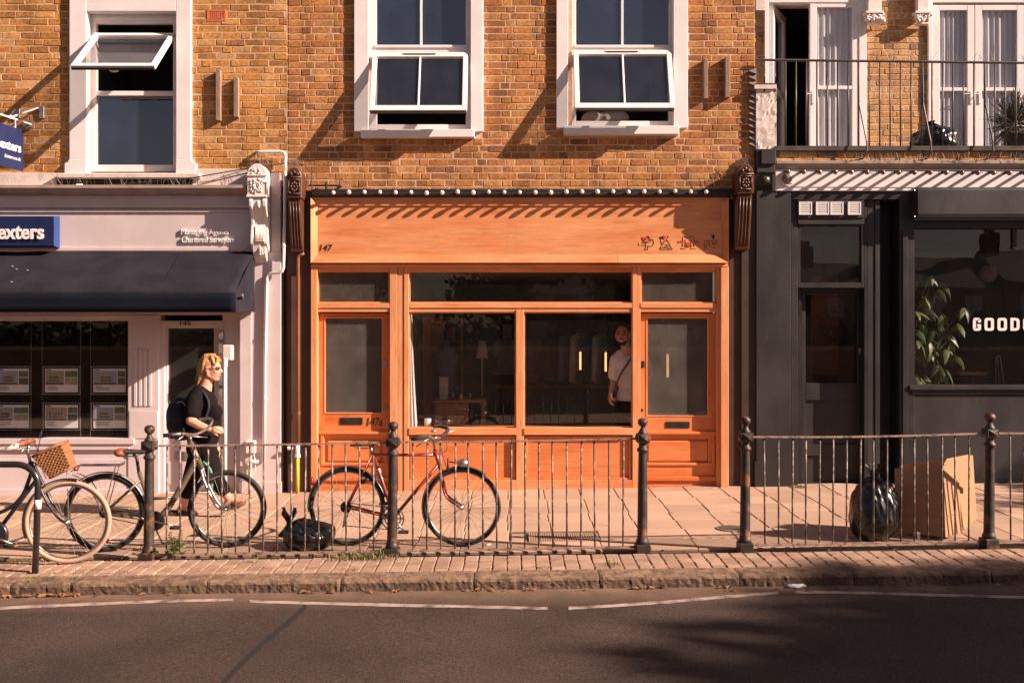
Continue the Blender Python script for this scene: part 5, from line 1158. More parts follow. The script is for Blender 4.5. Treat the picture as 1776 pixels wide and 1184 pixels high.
MB().pb(1397, 1488, 511, 664, .215, .222).build('pane', 'shop_glass', dC); mb = MB(); mb.pb(1490, 1494, 603, 614, .165, .19); mb.ball(P(1492, 606, .16), .014, 10, 6); mb.build('lock', 'chrome', dC)
room(BC, 1386, 1500, 385, 848, .26, 1.8, 'room_warm'); o = MB().pb(1407, 1455, 480, 650, 1.2, 1.22).build('inner_door', 'table_wood', BC)
cb('jamb', 1499, 1504, 345, 872, .03, .35, 'charcoal_dk'); cb('column', 1504, 1517, 346, 872, .03, .3, 'charcoal'); cb('column', 1518, 1526, 346, 872, .02, .3, 'charcoal'); cb('column_back', 1499, 1562, 345, 872, .28, .5, 'charcoal_dk')
f = MB(); f.pb(1560, 1586, 345, 872, -.01, .3); f.pb(1566, 1575, 400, 872, -.03, 0); f.build('window_post', 'charcoal_dk', BC, bevel=.004)
ac = thing('awning_cassette', 'long charcoal metal box housing a rolled shop awning', 'awning', P(1680, 380, -.16)); MB().prism([(-.005, fz(327)), (-.14, fz(328)), (-.165, fz(334)), (-.165, fz(374)), (-.15, fz(381)), (-.005, fz(381))], 'x', fx(1582), fx(1990)).build('case', 'charcoal', ac, bevel=.004)
mb = MB(); mb.ball(P(1586, 330, -.166), .008, 8, 6); mb.ball(P(1586, 376, -.166), .008, 8, 6); mb.build('screws', 'chrome', ac)
f = MB(); f.pb(1586, 1990, 381, 396, .0, .2); f.pb(1757, 1764, 396, 432, .04, .1); f.build('window_head', 'charcoal_dk', BC, bevel=.003)
MB().pb(1586, 1990, 396, 668, .07, .078).build('shop_pane', 'shop_glass', BC)
f = MB(); f.pb(1578, 1990, 668, 676, -.05, .25); f.pb(1582, 1990, 676, 684, -.02, .2); f.build('window_sill', 'charcoal', BC, bevel=.004); cb('stall_riser', 1580, 1990, 684, 872, .0, .3, 'charcoal'); cb('stall_plinth', 1578, 1990, 826, 872, -.02, .2, 'charcoal_dk')
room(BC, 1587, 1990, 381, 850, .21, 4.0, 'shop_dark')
# shop name on the glass, block capitals from flat strokes
gn = thing('window_lettering', 'white block capitals on the dark shop window glass', 'sign', P(1730, 574, .066))
def block(parts, x0, x1):
    mb = MB(); y = .064
    for l, t, r, b in parts: mb.pb(x0 + (x1 - x0) * l, x0 + (x1 - x0) * r, 551 + 23 * t, 551 + 23 * b, y, y + .004)
    return mb
def octo(x0, x1, t, b, cut, hole, extra=None):
    y = .064; mb = MB(); W = x1 - x0; c = cut
    def bez(l, r, tt, bb, k): return [(l + k, tt), (r - k, tt), (r - k * .3, tt + k * .3), (r, tt + k), (r, bb - k), (r - k * .3, bb - k * .3), (r - k, bb), (l + k, bb), (l + k * .3, bb - k * .3), (l, bb - k), (l, tt + k), (l + k * .3, tt + k * .3)]
    o = bez(x0, x1, t, b, c); i = bez(x0 + hole[0], x1 - hole[0], t + hole[1], b - hole[1], c * .35); n = len(o)
    q = lambda p, yy: (fx(p[0], y), yy, fz(p[1], y))
    mb.add([q(p, y) for p in o] + [q(p, y) for p in i] + [q(p, y + .004) for p in o] + [q(p, y + .004) for p in i],
           [(k, (k + 1) % n, n + (k + 1) % n, n + k) for k in range(n)] + [(2 * n + k, 2 * n + (k + 1) % n, (k + 1) % n, k) for k in range(n)] + [(n + k, n + (k + 1) % n, 3 * n + (k + 1) % n, 3 * n + k) for k in range(n)])
    return mb
def letter(ch, x0, x1):
    t, b = 551, 573.5
    if ch == 'O': mb = octo(x0, x1, t, b, 4.2, (5.2, 4.6))
    elif ch == 'D':
        y = .064; w_ = x1 - x0; o = [(x0, t), (x0 + w_ * .6, t), (x1 - 1.5, t + 2), (x1, t + 5.5), (x1, b - 5.5), (x1 - 1.5, b - 2), (x0 + w_ * .6, b), (x0, b)]; i = [(x0 + 5.4, t + 4.6), (x0 + w_ * .52, t + 4.6), (x1 - 5.8, t + 5.4), (x1 - 5.4, t + 7), (x1 - 5.4, b - 7), (x1 - 5.8, b - 5.4), (x0 + w_ * .52, b - 4.6), (x0 + 5.4, b - 4.6)]; n = 8; mb = MB()
        q = lambda p, yy: (fx(p[0], y), yy, fz(p[1], y)); mb.add([q(p, y) for p in o] + [q(p, y) for p in i] + [q(p, y + .004) for p in o], [(k, (k + 1) % n, n + (k + 1) % n, n + k) for k in range(n)] + [(2 * n + k, 2 * n + (k + 1) % n, (k + 1) % n, k) for k in range(n)])
    else:      # C and G: an open ring
        y = .064; mb = MB(); w_ = x1 - x0
        for l, tt, r, bb in ((0, 3.5, 5.2, 19), (2.5, 0, w_ - 2.5, 4.6), (2.5, 17.9, w_ - 2.5, 22.5), (w_ - 5.2, 2.5, w_, 8)) : mb.pb(x0 + l, x0 + r, t + tt, t + bb, y, y + .004)
        if ch == 'G': mb.pb(x0 + w_ - 5.2, x0 + w_, t + 11, t + 21, y - .001, y + .004); mb.pb(x0 + w_ * .52, x0 + w_, t + 11, t + 14.8, y - .0005, y + .004)
        else: mb.pb(x0 + w_ - 5.2, x0 + w_, t + 15, t + 20, y - .001, y + .004)
        for dx, dz in ((1, 1), (1, 18.5)): mb.pb(x0 + dx, x0 + dx + 3, t + dz, t + dz + 3, y + .0005, y + .004)
    mb.build('letter', 'lettering', gn)
for ch, a, b in (('G', 1687.5, 1701.5), ('O', 1707.5, 1724), ('O', 1730, 1746.5), ('D', 1752.5, 1768.5), ('C', 1774.5, 1790.5)): letter(ch, a, b)
# plant with hand-shaped leaves behind the glass
pl = thing('window_plant', 'leafy houseplant with hand-shaped leaves behind the dark shop window', 'plant', P(1600, 668, .36))
def leafmesh(L, Wd, droop):
    vs, n = [], 6
    for i in range(n + 1):
        u = i / n; wv = Wd * math.sin(math.pi * (u ** .8)) * .5 + .001
        z = -droop * u * u * L
        vs += [(u * L, -wv, z - .12 * wv), (u * L, 0, z + .15 * wv), (u * L, wv, z - .12 * wv)]
    me = bpy.data.meshes.new('leaf'); me.from_pydata(vs, [], [f for i in range(n) for f in ((i * 3, i * 3 + 1, i * 3 + 4, i * 3 + 3), (i * 3 + 1, i * 3 + 2, i * 3 + 5, i * 3 + 4))]); me.shade_smooth(); me.materials.append(MATS['leaf_green']); return me
lf = [leafmesh(.25, .078, .35), leafmesh(.22, .07, .6), leafmesh(.17, .06, .2)]
r_ = random.Random(21); stems = MB()
hubs = [(1616, 478, .30), (1600, 500, .42), (1610, 535, .28), (1596, 560, .36), (1640, 575, .40), (1650, 590, .28), (1592, 590, .26), (1672, 533, .24), (1620, 600, .40), (1628, 632, .24), (1600, 625, .42), (1590, 480, .45), (1630, 560, .5), (1604, 652, .5), (1605, 515, .25), (1588, 540, .22), (1642, 604, .24), (1598, 606, .22), (1625, 502, .34), (1634, 545, .3), (1620, 572, .24), (1612, 588, .26), (1660, 560, .34), (1655, 615, .30), (1640, 640, .30), (1615, 612, .24), (1590, 572, .3), (1588, 650, .3), (1632, 490, .4)]
base = P(1594, 668, .42)
for (px, py, y) in hubs:
    h = P(px, py, y); stems.tube([base, base * .5 + h * .5 + Vector((-.05, .05, .05)), h], .005, 5); ph = r_.uniform(0, 6)
    for i in range(7):
        if r_.random() < .12: continue
        o = link('leaf', lf[i % 3], pl); o.location = h - OFF[pl.name]; a = ph + i * 2 * math.pi / 7
        o.rotation_euler = Euler((r_.uniform(-.5, .5), r_.uniform(.25, 1.0), a)); s = r_.uniform(.6, 1.05); o.scale = (s, s, s)
stems.build('stems', 'bark', pl)
mb = MB(); mb.lathe([(.11, 0), (.14, .25), (.15, .26), (.13, .26), (.12, .22)], (base.x, base.y, fz(668, .42) - .25), 18); mb.build('pot', 'charcoal', pl, True)
wl = thing('paper_lantern', 'dim round paper lantern hanging inside the dark shop', 'lamp', P(1713, 485, 1.6)); MB().ball(P(1713, 475, 1.6), .12, 16, 12).build('shade', 'dress_shade', wl, True); MB().tube([P(1713, 460, 1.6), P(1713, 400, 1.6)], .003, 5).build('flex', 'cable', wl)
st = thing('bar_stool', 'thin metal stool inside the dark shop window', 'stool', P(1735, 660, .8))
mb = MB()
for a, b in ((1723, 1727), (1732, 1730), (1741, 1735)): mb.tube([P(a + 4, 700, .8 + (b % 3) * .1), P(b, 620, .85)], .008, 6)
mb.tube([P(1727, 620, .85), P(1731, 616, .85), P(1735, 620, .85)], .008, 6); mb.build('legs', 'galv', st)
tb2 = thing('cafe_table', 'small dark table inside the shop window', 'table', P(1690, 660, 1.0)); ib('top', 'table_wood', tb2, 1665, 1712, 645, 650, .9, 1.3); ib('pedestal', 'black_metal', tb2, 1685, 1691, 650, 800, 1.05, 1.11)
# balcony railing
br = thing('balcony_railing', 'grey iron balcony railing above the charcoal shopfront', 'railing', P(1550, 258, -.05))
yb = -.05; pts_t = [P(1320, 104, yb), P(1990, 111, yb)]
MB().tube([P(1311, 104, yb), P(1990, 112, yb)], .015, 8).build('top_rail', 'rail_grey', br); mb = MB(); mb.pb(1345, 1990, 253, 261, yb - .02, yb + .03); mb.build('bottom_rail', 'rail_grey', br)
bz0, bz1 = fz(254, yb), fz(106, yb); bar = MB().tube([(0, 0, 0), (0, 0, bz1 - bz0)], .0095, 8).mesh('bar', smooth=True); bar.materials.append(MATS['rail_grey'])
for i in range(36):
    px = 1326 + i * 18.15
    o = link('bar', bar, br); o.location = Vector((fx(px, yb), yb, bz0)) - OFF[br.name]
    if px < 1345: o.scale.z = .36; o.location.z += (bz1 - bz0) * .64
mb = MB(); mb.tube([P(1311, 146, yb), P(1348, 146, yb)], .012, 6); mb.build('short_rail', 'rail_grey', br)
for px in (1489, 1600, 1708, 1820):
    mb = MB(); mb.tube([P(px, 108, yb), P(px + 1, 180, yb - .01), P(px + 14, 245, yb - .10), P(px + 15, 262, yb - .10), P(px + 8, 275, yb - .04), P(px - 12, 280, yb + .02)], .009, 6); mb.build('stay', 'rail_grey', br)
bird_spikes(BC, fx(1505), fx(1900), -.06, -.04, fz(107), 50, .09, 77); bird_spikes(BC, fx(1460), fx(1900), -.14, -.05, fz(281), 160, .09, 78)

# ================================================================== street furniture
def yr(x): return -3.22 + 0.016 * x
def post_x(px):
    x = fx(px, -3.22)
    for _ in range(3): x = fx(px, yr(x))
    return x
posts = [258, 680, 1114, 1292, 1715]
plab = ['rusty cast iron railing post with ball finial beside the brown bicycle saddle', 'rusty cast iron railing post in front of the red bicycle', 'rusty cast iron railing post at the gap, before the timber door on the right', 'rusty cast iron railing post at the gap, before the brown pier', 'rusty cast iron railing post beside the leaning cardboard']
first = None
for px, lb in zip(posts, plab):
    x = post_x(px); y = yr(x); z = G(x, y) - 0.012
    if first is None:
        t = thing('railing_post', lb, 'post', (0, 0, 0), 'cast iron railing posts', local=True)
        mb = MB()
        mb.box(-.062, .062, -.062, .062, -.03, .075); mb.build('base_block', 'iron', t, bevel=.008)
        MB().lathe([(.052, .074), (.056, .085), (.056, .10), (.047, .115), (.044, .13), (.043, .30), (.040, .60), (.037, .835), (.037, .85), (.046, .858), (.050, .87), (.046, .883), (.036, .89), (.033, .915), (.040, .93), (.048, .936)], (0, 0, 0), 20).build('shaft', 'iron', t, True)
        mb = MB(); mb.box(-.052, .052, -.052, .052, .934, 1.008)
        for s in (-1, 1):
            for ax in (0, 1):
                c = [(-.04, -.03), (.04, -.03), (.04, .03), (-.04, .03)]; zz = .971
                b_ = [((u, s * .052, zz + v) if ax else (s * .052, u, zz + v)) for u, v in c]; ap = (0, s * .07, zz) if ax else (s * .07, 0, zz)
                mb.add(b_ + [ap], [(0, 1, 4), (1, 2, 4), (2, 3, 4), (3, 0, 4)])
        mb.build('block', 'iron', t, bevel=.003)
        MB().lathe([(.045, 1.006), (.040, 1.02), (.024, 1.045), (.019, 1.062), (.022, 1.07), (.030, 1.074), (.038, 1.085), (.043, 1.10), (.043, 1.112), (.037, 1.128), (.024, 1.138), (.006, 1.143)], (0, 0, 0), 20).build('finial', 'iron', t, True)
        first = t
    else:
        t = copy_tree(first); t['label'] = lb
    t.location = (x, y, z); t.rotation_euler = (rng.uniform(-.01, .01), rng.uniform(-.008, .012), rng.uniform(-.1, .1))
BARH = .93
barm = MB().tube([(0, 0, 0), (0, 0, BARH / 2), (0, 0, BARH)], .0075, 8).mesh('bar', smooth=True); barm.materials.append(MATS['iron_bar'])
def panel(pa, pb, bars, lb):
    xa, xb = (post_x(pa) + .05 if pa < 1760 else fx(pa, -3.15)), (post_x(pb) - .05 if pb < 1760 else fx(pb, -3.15))
    o = thing('railing', lb, 'railing', ((xa + xb) / 2, yr((xa + xb) / 2), G((xa + xb) / 2, -3.2)), 'iron railings along the kerb')
    def pt(x, z): return (x, yr(x), G(x, yr(x)) + z)
    n = 9
    sag = lambda s: -.012 * math.sin(s * math.pi) * (1 if pa == 1292 else .5)
    mb = MB()
    for i in range(n):
        s0, s1 = i / n, (i + 1) / n; a, b = pt(xa + (xb - xa) * s0, .955 + sag(s0)), pt(xa + (xb - xa) * s1, .955 + sag(s1))
        mb.hexa([(a[0], a[1] - .019, a[2] - .007), (b[0], b[1] - .019, b[2] - .007), (b[0], b[1] + .019, b[2] - .007), (a[0], a[1] + .019, a[2] - .007), (a[0], a[1] - .019, a[2] + .007), (b[0], b[1] - .019, b[2] + .007), (b[0], b[1] + .019, b[2] + .007), (a[0], a[1] + .019, a[2] + .007)])
    mb.build('top_rail', 'iron_rail', o)
    a, b = pt(xa, .035), pt(xb, .035)
    mb = MB(); mb.hexa([(a[0], a[1] - .02, a[2] - .008), (b[0], b[1] - .02, b[2] - .008), (b[0], b[1] + .02, b[2] - .008), (a[0], a[1] + .02, a[2] - .008), (a[0], a[1] - .02, a[2] + .008), (b[0], b[1] - .02, b[2] + .008), (b[0], b[1] + .02, b[2] + .008), (a[0], a[1] + .02, a[2] + .008)]); mb.build('bottom_rail', 'iron_rail', o)
    for i, px in enumerate(bars):
        x = post_x(px); s = (x - xa) / (xb - xa); q = link('bar', barm, o); q.location = Vector(pt(x, .03)) - OFF[o.name]
        q.scale.z = (.925 + sag(s)) / BARH if not (pa == 1292 and i in (6, 7)) else .965
        q.rotation_euler = (rng.uniform(-.006, .006), rng.uniform(-.009, .009), 0)
panel(258, 680, [288.6 + i * 24.0 for i in range(16)], 'rusty iron railing panel with the grey-green bicycle behind it')
panel(680, 1114, [716 + i * 24.3 for i in range(16)], 'rusty iron railing panel in front of the red bicycle front wheel')
panel(1292, 1715, [1326.8 + i * 23.55 for i in range(16)], 'rusty iron railing panel in front of the tall bin bag and cardboard')
panel(1715, 1900, [1753 + i * 24 for i in range(6)], 'rusty iron railing panel beyond the post next to the cardboard')
# bicycle stand
yS = -3.68
o = thing('bicycle_stand', 'black steel hoop bicycle stand with a white band', 'bicycle stand', (fx(61, yS), yS, G(fx(61, yS), yS)))
top = P(0, 805, yS).z; xr_ = fx(66, yS); xb_ = fx(61, yS); pts = [(-4.95, yS, G(-4.95, yS) - .01), (-4.95, yS, top - .15)]
for i in range(7): a = math.pi * (1 - i / 12); pts.append((-4.80 + .15 * math.cos(a), yS, top - .15 + .15 * math.sin(a)))
for i in range(7): a = math.pi / 2 * (1 - i / 6); pts.append((xr_ - .17 + .17 * math.cos(a), yS, top - .17 + .17 * math.sin(a)))
pts.append((xb_, yS, G(xb_, yS) - .01))
MB().tube(pts, .026, 14).build('hoop', 'black_frame', o, True)
MB().tube([P(66, 866, yS), P(65.5, 882, yS)], .0275, 14).build('band', 'pipe_white', o, True)

# ================================================================== bicycles
def ringpts(c, r, ax, n=48, a0=0, a1=2 * math.pi, closed=True):
    u = ax.cross(Vector((0, 0, 1))).normalized(); v = Vector((0, 0, 1))
    m = n if closed else n + 1
    return [c + (u * math.cos(a0 + (a1 - a0) * i / n) + v * math.sin(a0 + (a1 - a0) * i / n)) * r for i in range(m)]
def wheel(root, c, r, ax, tm='tyre', tr=.017, nsp=32, rimm='chrome'):
    c = Vector(c)
    rim = MB().tube(ringpts(c, r - 2 * tr - .004, ax, 56), .0085, 8, True).build('wheel', rimm, root, True)
    MB().tube(ringpts(c, r - tr, ax, 64), tr, 10, True).build('tyre', tm, rim, True)
    u = ax.cross(Vector((0, 0, 1))).normalized(); v = Vector((0, 0, 1)); mb = MB()
    for i in range(nsp):
        a = 2 * math.pi * i / nsp; s = 1 if i % 2 else -1; b = a + (.9 if (i // 2) % 2 else -.9)
        p = c + ax * s * .028 + (u * math.cos(b) + v * math.sin(b)) * .02; q = c + (u * math.cos(a) + v * math.sin(a)) * (r - 2 * tr - .004)
        mb.tube([p, q], .0012, 4)
    mb.build('spokes', 'spoke', rim)
    mb = MB(); mb.tube([c - ax * .055, c - ax * .03, c - ax * .028, c + ax * .028, c + ax * .03, c + ax * .055], [.006, .006, .02, .02, .006, .006], 10); mb.build('hub', 'chrome', rim, True)
    return rim
def guard(root, c, r, ax, a0, a1, wd, mat):
    c = Vector(c); mb = MB(); vs = []; n = 26; u = ax.cross(Vector((0, 0, 1))).normalized(); v = Vector((0, 0, 1))
    for i in range(n + 1):
        a = a0 + (a1 - a0) * i / n
        for k in range(5): t = (k - 2) / 2; rr = r - .010 * t * t; vs.append(c + (u * math.cos(a) + v * math.sin(a)) * rr + ax * wd * t)
    mb.add(vs, [(i * 5 + k, (i + 1) * 5 + k, (i + 1) * 5 + k + 1, i * 5 + k + 1) for i in range(n) for k in range(4)])
    o = mb.build('mudguard', mat, root, True); s = o.modifiers.new('solid', 'SOLIDIFY'); s.thickness = .002
    return o
def smooth_path(p, k=5):
    p = [Vector(q) for q in p]; out = []
    for i in range(len(p) - 1):
        a, b, c, d = p[max(i - 1, 0)], p[i], p[i + 1], p[min(i + 2, len(p) - 1)]
        for j in range(k):
            t = j / k; out.append(.5 * ((2 * b) + (c - a) * t + (2 * a - 5 * b + 4 * c - d) * t * t + (3 * b - a - 3 * c + d) * t ** 3))
    return out + [p[-1]]
def saddle(root, c, d, L, mat, wd=.075):
    d = d.normalized(); n = Vector((-d.y, d.x, 0)); mb = MB(); vs = []; st = [(-.5, .35, -.012), (-.42, .85, .0), (-.25, 1.0, .004), (-.05, .7, .0), (.2, .32, -.002), (.42, .22, -.004), (.5, .12, -.015)]
    for u, w_, z in st:
        for k in range(10):
            a = 2 * math.pi * k / 10; s = math.sin(a)
            vs.append(c + d * u * L + n * wd * w_ * math.cos(a) + Vector((0, 0, z + (.022 if s > 0 else .035) * s * (.6 + .4 * w_))))
    m = len(st); mb.add(vs, [(i * 10 + k, i * 10 + (k + 1) % 10, (i + 1) * 10 + (k + 1) % 10, (i + 1) * 10 + k) for i in range(m - 1) for k in range(10)] + [tuple(range(10)), tuple(range((m - 1) * 10, m * 10))])
    s = mb.build('saddle', mat, root, True); sb = s.modifiers.new('sub', 'SUBSURF'); sb.levels = 1; sb.render_levels = 1
    mb = MB()
    for q in (-1, 1): mb.tube([c + d * .4 * L + n * q * .008 - Vector((0, 0, .02)), c + d * .1 * L + n * q * .022 - Vector((0, 0, .045)), c - d * .25 * L + n * q * .022 - Vector((0, 0, .045)), c - d * .42 * L + n * q * .04 - Vector((0, 0, .015))], .0035, 6)
    mb.build('saddle_rails', 'chrome', s)
    return s
def pedal(root, a, b, ax, side):
    mb = MB(); mb.tube([a, b], [.011, .008], 8); c = mb.build('crank', 'chrome', root, True)
    p = b + ax * side * .05; mb = MB(); mb.box(p.x - .045, p.x + .045, p.y - .035, p.y + .035, p.z - .011, p.z + .011); mb.build('pedal', 'rubber', c, bevel=.006)
    mb = MB(); mb.box(p.x + .045, p.x + .049, p.y - .02, p.y + .02, p.z - .006, p.z + .006); mb.build('pedal_reflector', 'orange_plastic', c)
def bike_frame(name, lb, ya, pa, yb, pb):
    def y0(px): return ya + (yb - ya) * (px - pa) / (pb - pa)
    def Q(px, py, dy=0): return P(px, py, y0(px) + dy)
    d = Vector((fx(pb, yb) - fx(pa, ya), yb - ya, 0)).normalized(); ax = Vector((-d.y, d.x, 0))
    x = fx(pa, ya); root = thing(name, lb, 'bicycle', (x, ya, G(x, ya)))
    return root, Q, d, ax
def on_ground(p, r): return Vector((p.x, p.y, G(p.x, p.y) + r))
def tubes(root, name, mat, runs, smooth=True):
    mb = MB()
    for pts, r in runs: mb.tube(pts, r, 10)
    return mb.build(name, mat, root, smooth)
# --- red touring bicycle
root, Q, d, ax = bike_frame('bicycle', 'old red touring bicycle with black mudguards leaning behind the railing', -2.86, 602, -2.95, 801)
r = .345; rh = on_ground(Q(602, 877), r); fh = on_ground(Q(801, 881), r); rh.z += .004; fh.z += .003
wheel(root, rh, r, ax); wheel(root, fh, r, ax)
bb, sct, ht, hb = Q(683, 897), Q(646, 788), Q(755, 783), Q(763, 809)
tubes(root, 'frame', 'red_frame', [([sct + Vector((0, 0, .03)), bb], .0145), ([sct, Q(757, 789)], .0135), ([Q(761, 804), bb], .0155), ([ht + Vector((-.006, 0, .02)), hb + Vector((.006, 0, -.02))], .018),
    ([sct + ax * .018, rh + ax * .05], .0075), ([sct - ax * .018, rh - ax * .05], .0075), ([bb + ax * .03, rh + ax * .052], .0095), ([bb - ax * .03, rh - ax * .052], .0095), ([bb - ax * .036, bb + ax * .036], .021)])
tubes(root, 'frame_band', 'cream_grip', [([Q(656, 812), Q(659, 820)], .0152)])
for s in (-1, 1): tubes(root, 'fork_blade', 'red_frame', [(smooth_path([hb + Vector((.008, 0, -.02)) + ax * s * .03, Q(769, 840) + ax * s * .045, Q(777, 862) + ax * s * .05, fh + ax * s * .052]), .010)])
tubes(root, 'stem', 'chrome', [([ht, Q(751, 762), Q(757, 758)], .012)])
hbar = tubes(root, 'handlebar', 'chrome', [(smooth_path([Q(713, 762, -.30), Q(742, 756, -.22), Q(752, 760, -.05), Q(757, 758, .04), Q(765, 758, .18), Q(777, 745, .27), Q(765, 739, .31), Q(752, 739, .30)]), .0115)])
tubes(hbar, 'grip', 'rubber', [([Q(713, 762, -.30), Q(730, 758, -.27), Q(743, 756, -.22)], .017)]); tubes(hbar, 'grip', 'rubber', [(smooth_path([Q(764, 759, .17), Q(777, 745, .27), Q(765, 739, .31), Q(751, 739, .30)]), .017)])
tubes(hbar, 'brake_lever', 'chrome', [([Q(744, 760, -.2), Q(722, 774, -.26)], .006)]); tubes(hbar, 'brake_lever', 'chrome', [([Q(768, 752, .2), Q(789, 746, .25)], .006)])
MB().lathe([(.012, 0), (.026, .008), (.027, .016), (.012, .026)], Q(752, 750), 16).build('bell', 'chrome', hbar, True)
tubes(root, 'cables', 'cable', [(smooth_path([Q(744, 759, -.2), Q(762, 770, -.05), Q(768, 790), Q(775, 812)]), .003), (smooth_path([Q(768, 752, .2), Q(775, 770, .1), Q(768, 785), Q(720, 786)]), .003)])
sd = saddle(root, Q(633, 768), d, .27, 'leather'); tubes(root, 'seat_post', 'chrome', [([sct, Q(642, 772)], .012)])
guard(root, rh, r + .014, ax, math.pi * .08, math.pi * 1.05, .024, 'black_frame'); guard(root, fh, r + .014, ax, math.pi * .30, math.pi * 1.18, .024, 'black_frame')
MB().tube(ringpts(bb - ax * .05, .098, ax, 40), .006, 6, True).tube(ringpts(bb - ax * .045, .07, ax, 40), .005, 6, True).tube([bb - ax * .05 + Vector((-.095, 0, 0)), bb - ax * .05 + Vector((.095, 0, 0))], .006, 6).tube([bb - ax * .05 + Vector((0, 0, -.095)), bb - ax * .05 + Vector((0, 0, .095))], .006, 6).build('chainring', 'black_metal', root)
pedal(root, bb - ax * .06, Q(704, 918) - ax * .06, ax, -1); pedal(root, bb + ax * .06, bb * 2 - Q(704, 918) + ax * .06, ax, 1)
tubes(root, 'chain', 'black_metal', [([bb - ax * .05 + Vector((0, 0, .098)), rh - ax * .03 + Vector((0, 0, .035))], .004), ([bb - ax * .05 + Vector((-.02, 0, -.096)), Q(598, 910) - ax * .03], .004), ([Q(598, 910) - ax * .03, rh - ax * .03 + Vector((.03, 0, -.03))], .004)])
mb = MB()
for k in range(5): mb.lathe([(.05 - k * .006, k * .005), (.05 - k * .006, k * .005 + .003)], rh - ax * .045 , 20, 'y')
mb.build('sprockets', 'black_metal', root); tubes(root, 'derailleur', 'chrome', [([rh - ax * .05 + Vector((-.005, 0, -.02)), Q(600, 897) - ax * .05, Q(597, 912) - ax * .04], .008)])
MB().ball(Q(803, 803), (.055, .04, .04), 16, 10).build('headlamp', 'chrome', root, True); tubes(root, 'lamp_bracket', 'iron', [([Q(777, 794), Q(777, 812), Q(771, 818)], .009), ([Q(777, 800), Q(796, 803)], .006)])
mb = MB(); p = Q(541, 834); mb.ball(p, (.022, .03, .038), 12, 8); mb.build('rear_reflector', 'reflector', root, True); tubes(root, 'dynamo', 'black_metal', [([Q(626, 836), Q(640, 830)], .02), ([Q(640, 830), Q(655, 826)], .012)])
# --- grey-green step-through bicycle
root, Q, d, ax = bike_frame('bicycle', 'grey-green step-through bicycle with silver rear rack and brown saddle', -2.98, 182, -2.87, 394)
r = .342; rh = on_ground(Q(182, 889), r); fh = on_ground(Q(394, 887), r); rh.z += .003; fh.z += .004
wheel(root, rh, r, ax, tr=.021, rimm='galv'); wheel(root, fh, r, ax, tr=.021, rimm='galv')
bb = Q(271, 901)
tubes(root, 'frame', 'green_frame', [(smooth_path([Q(343, 792), Q(318, 838), Q(292, 880), bb]), .027), ([Q(330, 766), Q(350, 812)], .024), ([Q(241, 818), Q(262, 880), bb], .018), ([Q(244, 832) + ax * .02, rh + ax * .06], .009), ([Q(244, 832) - ax * .02, rh - ax * .06], .009), ([bb + ax * .03, rh + ax * .06], .012), ([bb - ax * .03, rh - ax * .06], .012), ([bb - ax * .04, bb + ax * .04], .026), ([Q(256, 865), Q(298, 862)], .013)])
for s in (-1, 1): tubes(root, 'fork_blade', 'chrome', [(smooth_path([Q(350, 812) + ax * s * .035, Q(358, 838) + ax * s * .05, Q(378, 876) + ax * s * .055, fh + ax * s * .058]), .012)])
tubes(root, 'stem', 'chrome', [([Q(331, 768), Q(329, 752)], .014)])
hbar = tubes(root, 'handlebar', 'chrome', [(smooth_path([Q(284, 755, -.30), Q(316, 752, -.26), Q(330, 753, -.06), Q(342, 752, .03), Q(361, 741, .18), Q(368, 729, .27), Q(361, 725, .30), Q(345, 727, .30)]), .012)])
tubes(hbar, 'grip', 'rubber', [([Q(283, 755, -.31), Q(317, 752, -.26)], .018)]); tubes(hbar, 'brake_lever', 'chrome', [([Q(318, 756, -.26), Q(300, 768, -.30)], .006)]); tubes(hbar, 'brake_lever', 'chrome', [([Q(323, 756, -.2), Q(360, 758, -.1)], .004)])
tubes(root, 'cables', 'cable', [(smooth_path([Q(362, 738, .2), Q(385, 750, .1), Q(386, 775), Q(365, 800), Q(355, 815)]), .003), (smooth_path([Q(320, 755, -.2), Q(345, 775, -.1), Q(345, 800)]), .003)])
sd = saddle(root, Q(227, 782), d, .28, 'rubber', .10); MB().ball(Q(211, 784) - ax * .01, (.055, .10, .038), 16, 10).build('saddle_back', 'leather', sd, True)
tubes(root, 'seat_post', 'black_metal', [([Q(241, 820), Q(237, 793), Q(231, 788)], .014)])
guard(root, rh, r + .018, ax, math.pi * .0, math.pi * .85, .028, 'galv')
mb = MB()
for s in (-.06, -.02, .02, .06): mb.tube([Q(132, 812) + ax * s, Q(138, 806) + ax * s, Q(212, 806) + ax * s, Q(214, 801) + ax * s], .0045, 6)
for px in (138, 165, 190, 210): mb.tube([Q(px, 806) - ax * .06, Q(px, 806) + ax * .06], .0045, 6)
for s in (-1, 1): mb.tube(smooth_path([Q(132, 812) + ax * s * .06, Q(128, 820) + ax * s * .06, Q(155, 836) + ax * s * .065, rh + ax * s * .065]), .005, 6); mb.tube([Q(204, 806) + ax * s * .06, rh + ax * s * .065], .0045, 6)
mb.build('rear_rack', 'chrome', root)
MB().lathe([(.075, -.012), (.085, -.01), (.085, .01), (.075, .012)], bb - ax * .05, 24, 'y').build('chain_guard', 'black_metal', root); tubes(root, 'chain', 'black_metal', [([bb - ax * .05 + Vector((0, 0, .06)), rh - ax * .04 + Vector((0, 0, .03))], .005), ([bb - ax * .05 + Vector((0, 0, -.06)), rh - ax * .04 + Vector((0, 0, -.03))], .004)])
pedal(root, bb - ax * .07, Q(309, 911) - ax * .05, ax, -1); pedal(root, bb + ax * .06, Q(296, 890) + ax * .06, ax, 1)
tubes(root, 'kickstand', 'black_metal', [([Q(268, 905) - ax * .05, Q(288, 938) - ax * .12], .008)]); MB().ball(Q(132, 813), (.02, .035, .02), 10, 8).build('rear_reflector', 'reflector', root, True)
MB().lathe([(.045, -.02), (.045, .02)], rh, 18, 'y').build('hub_gear', 'black_metal', root)
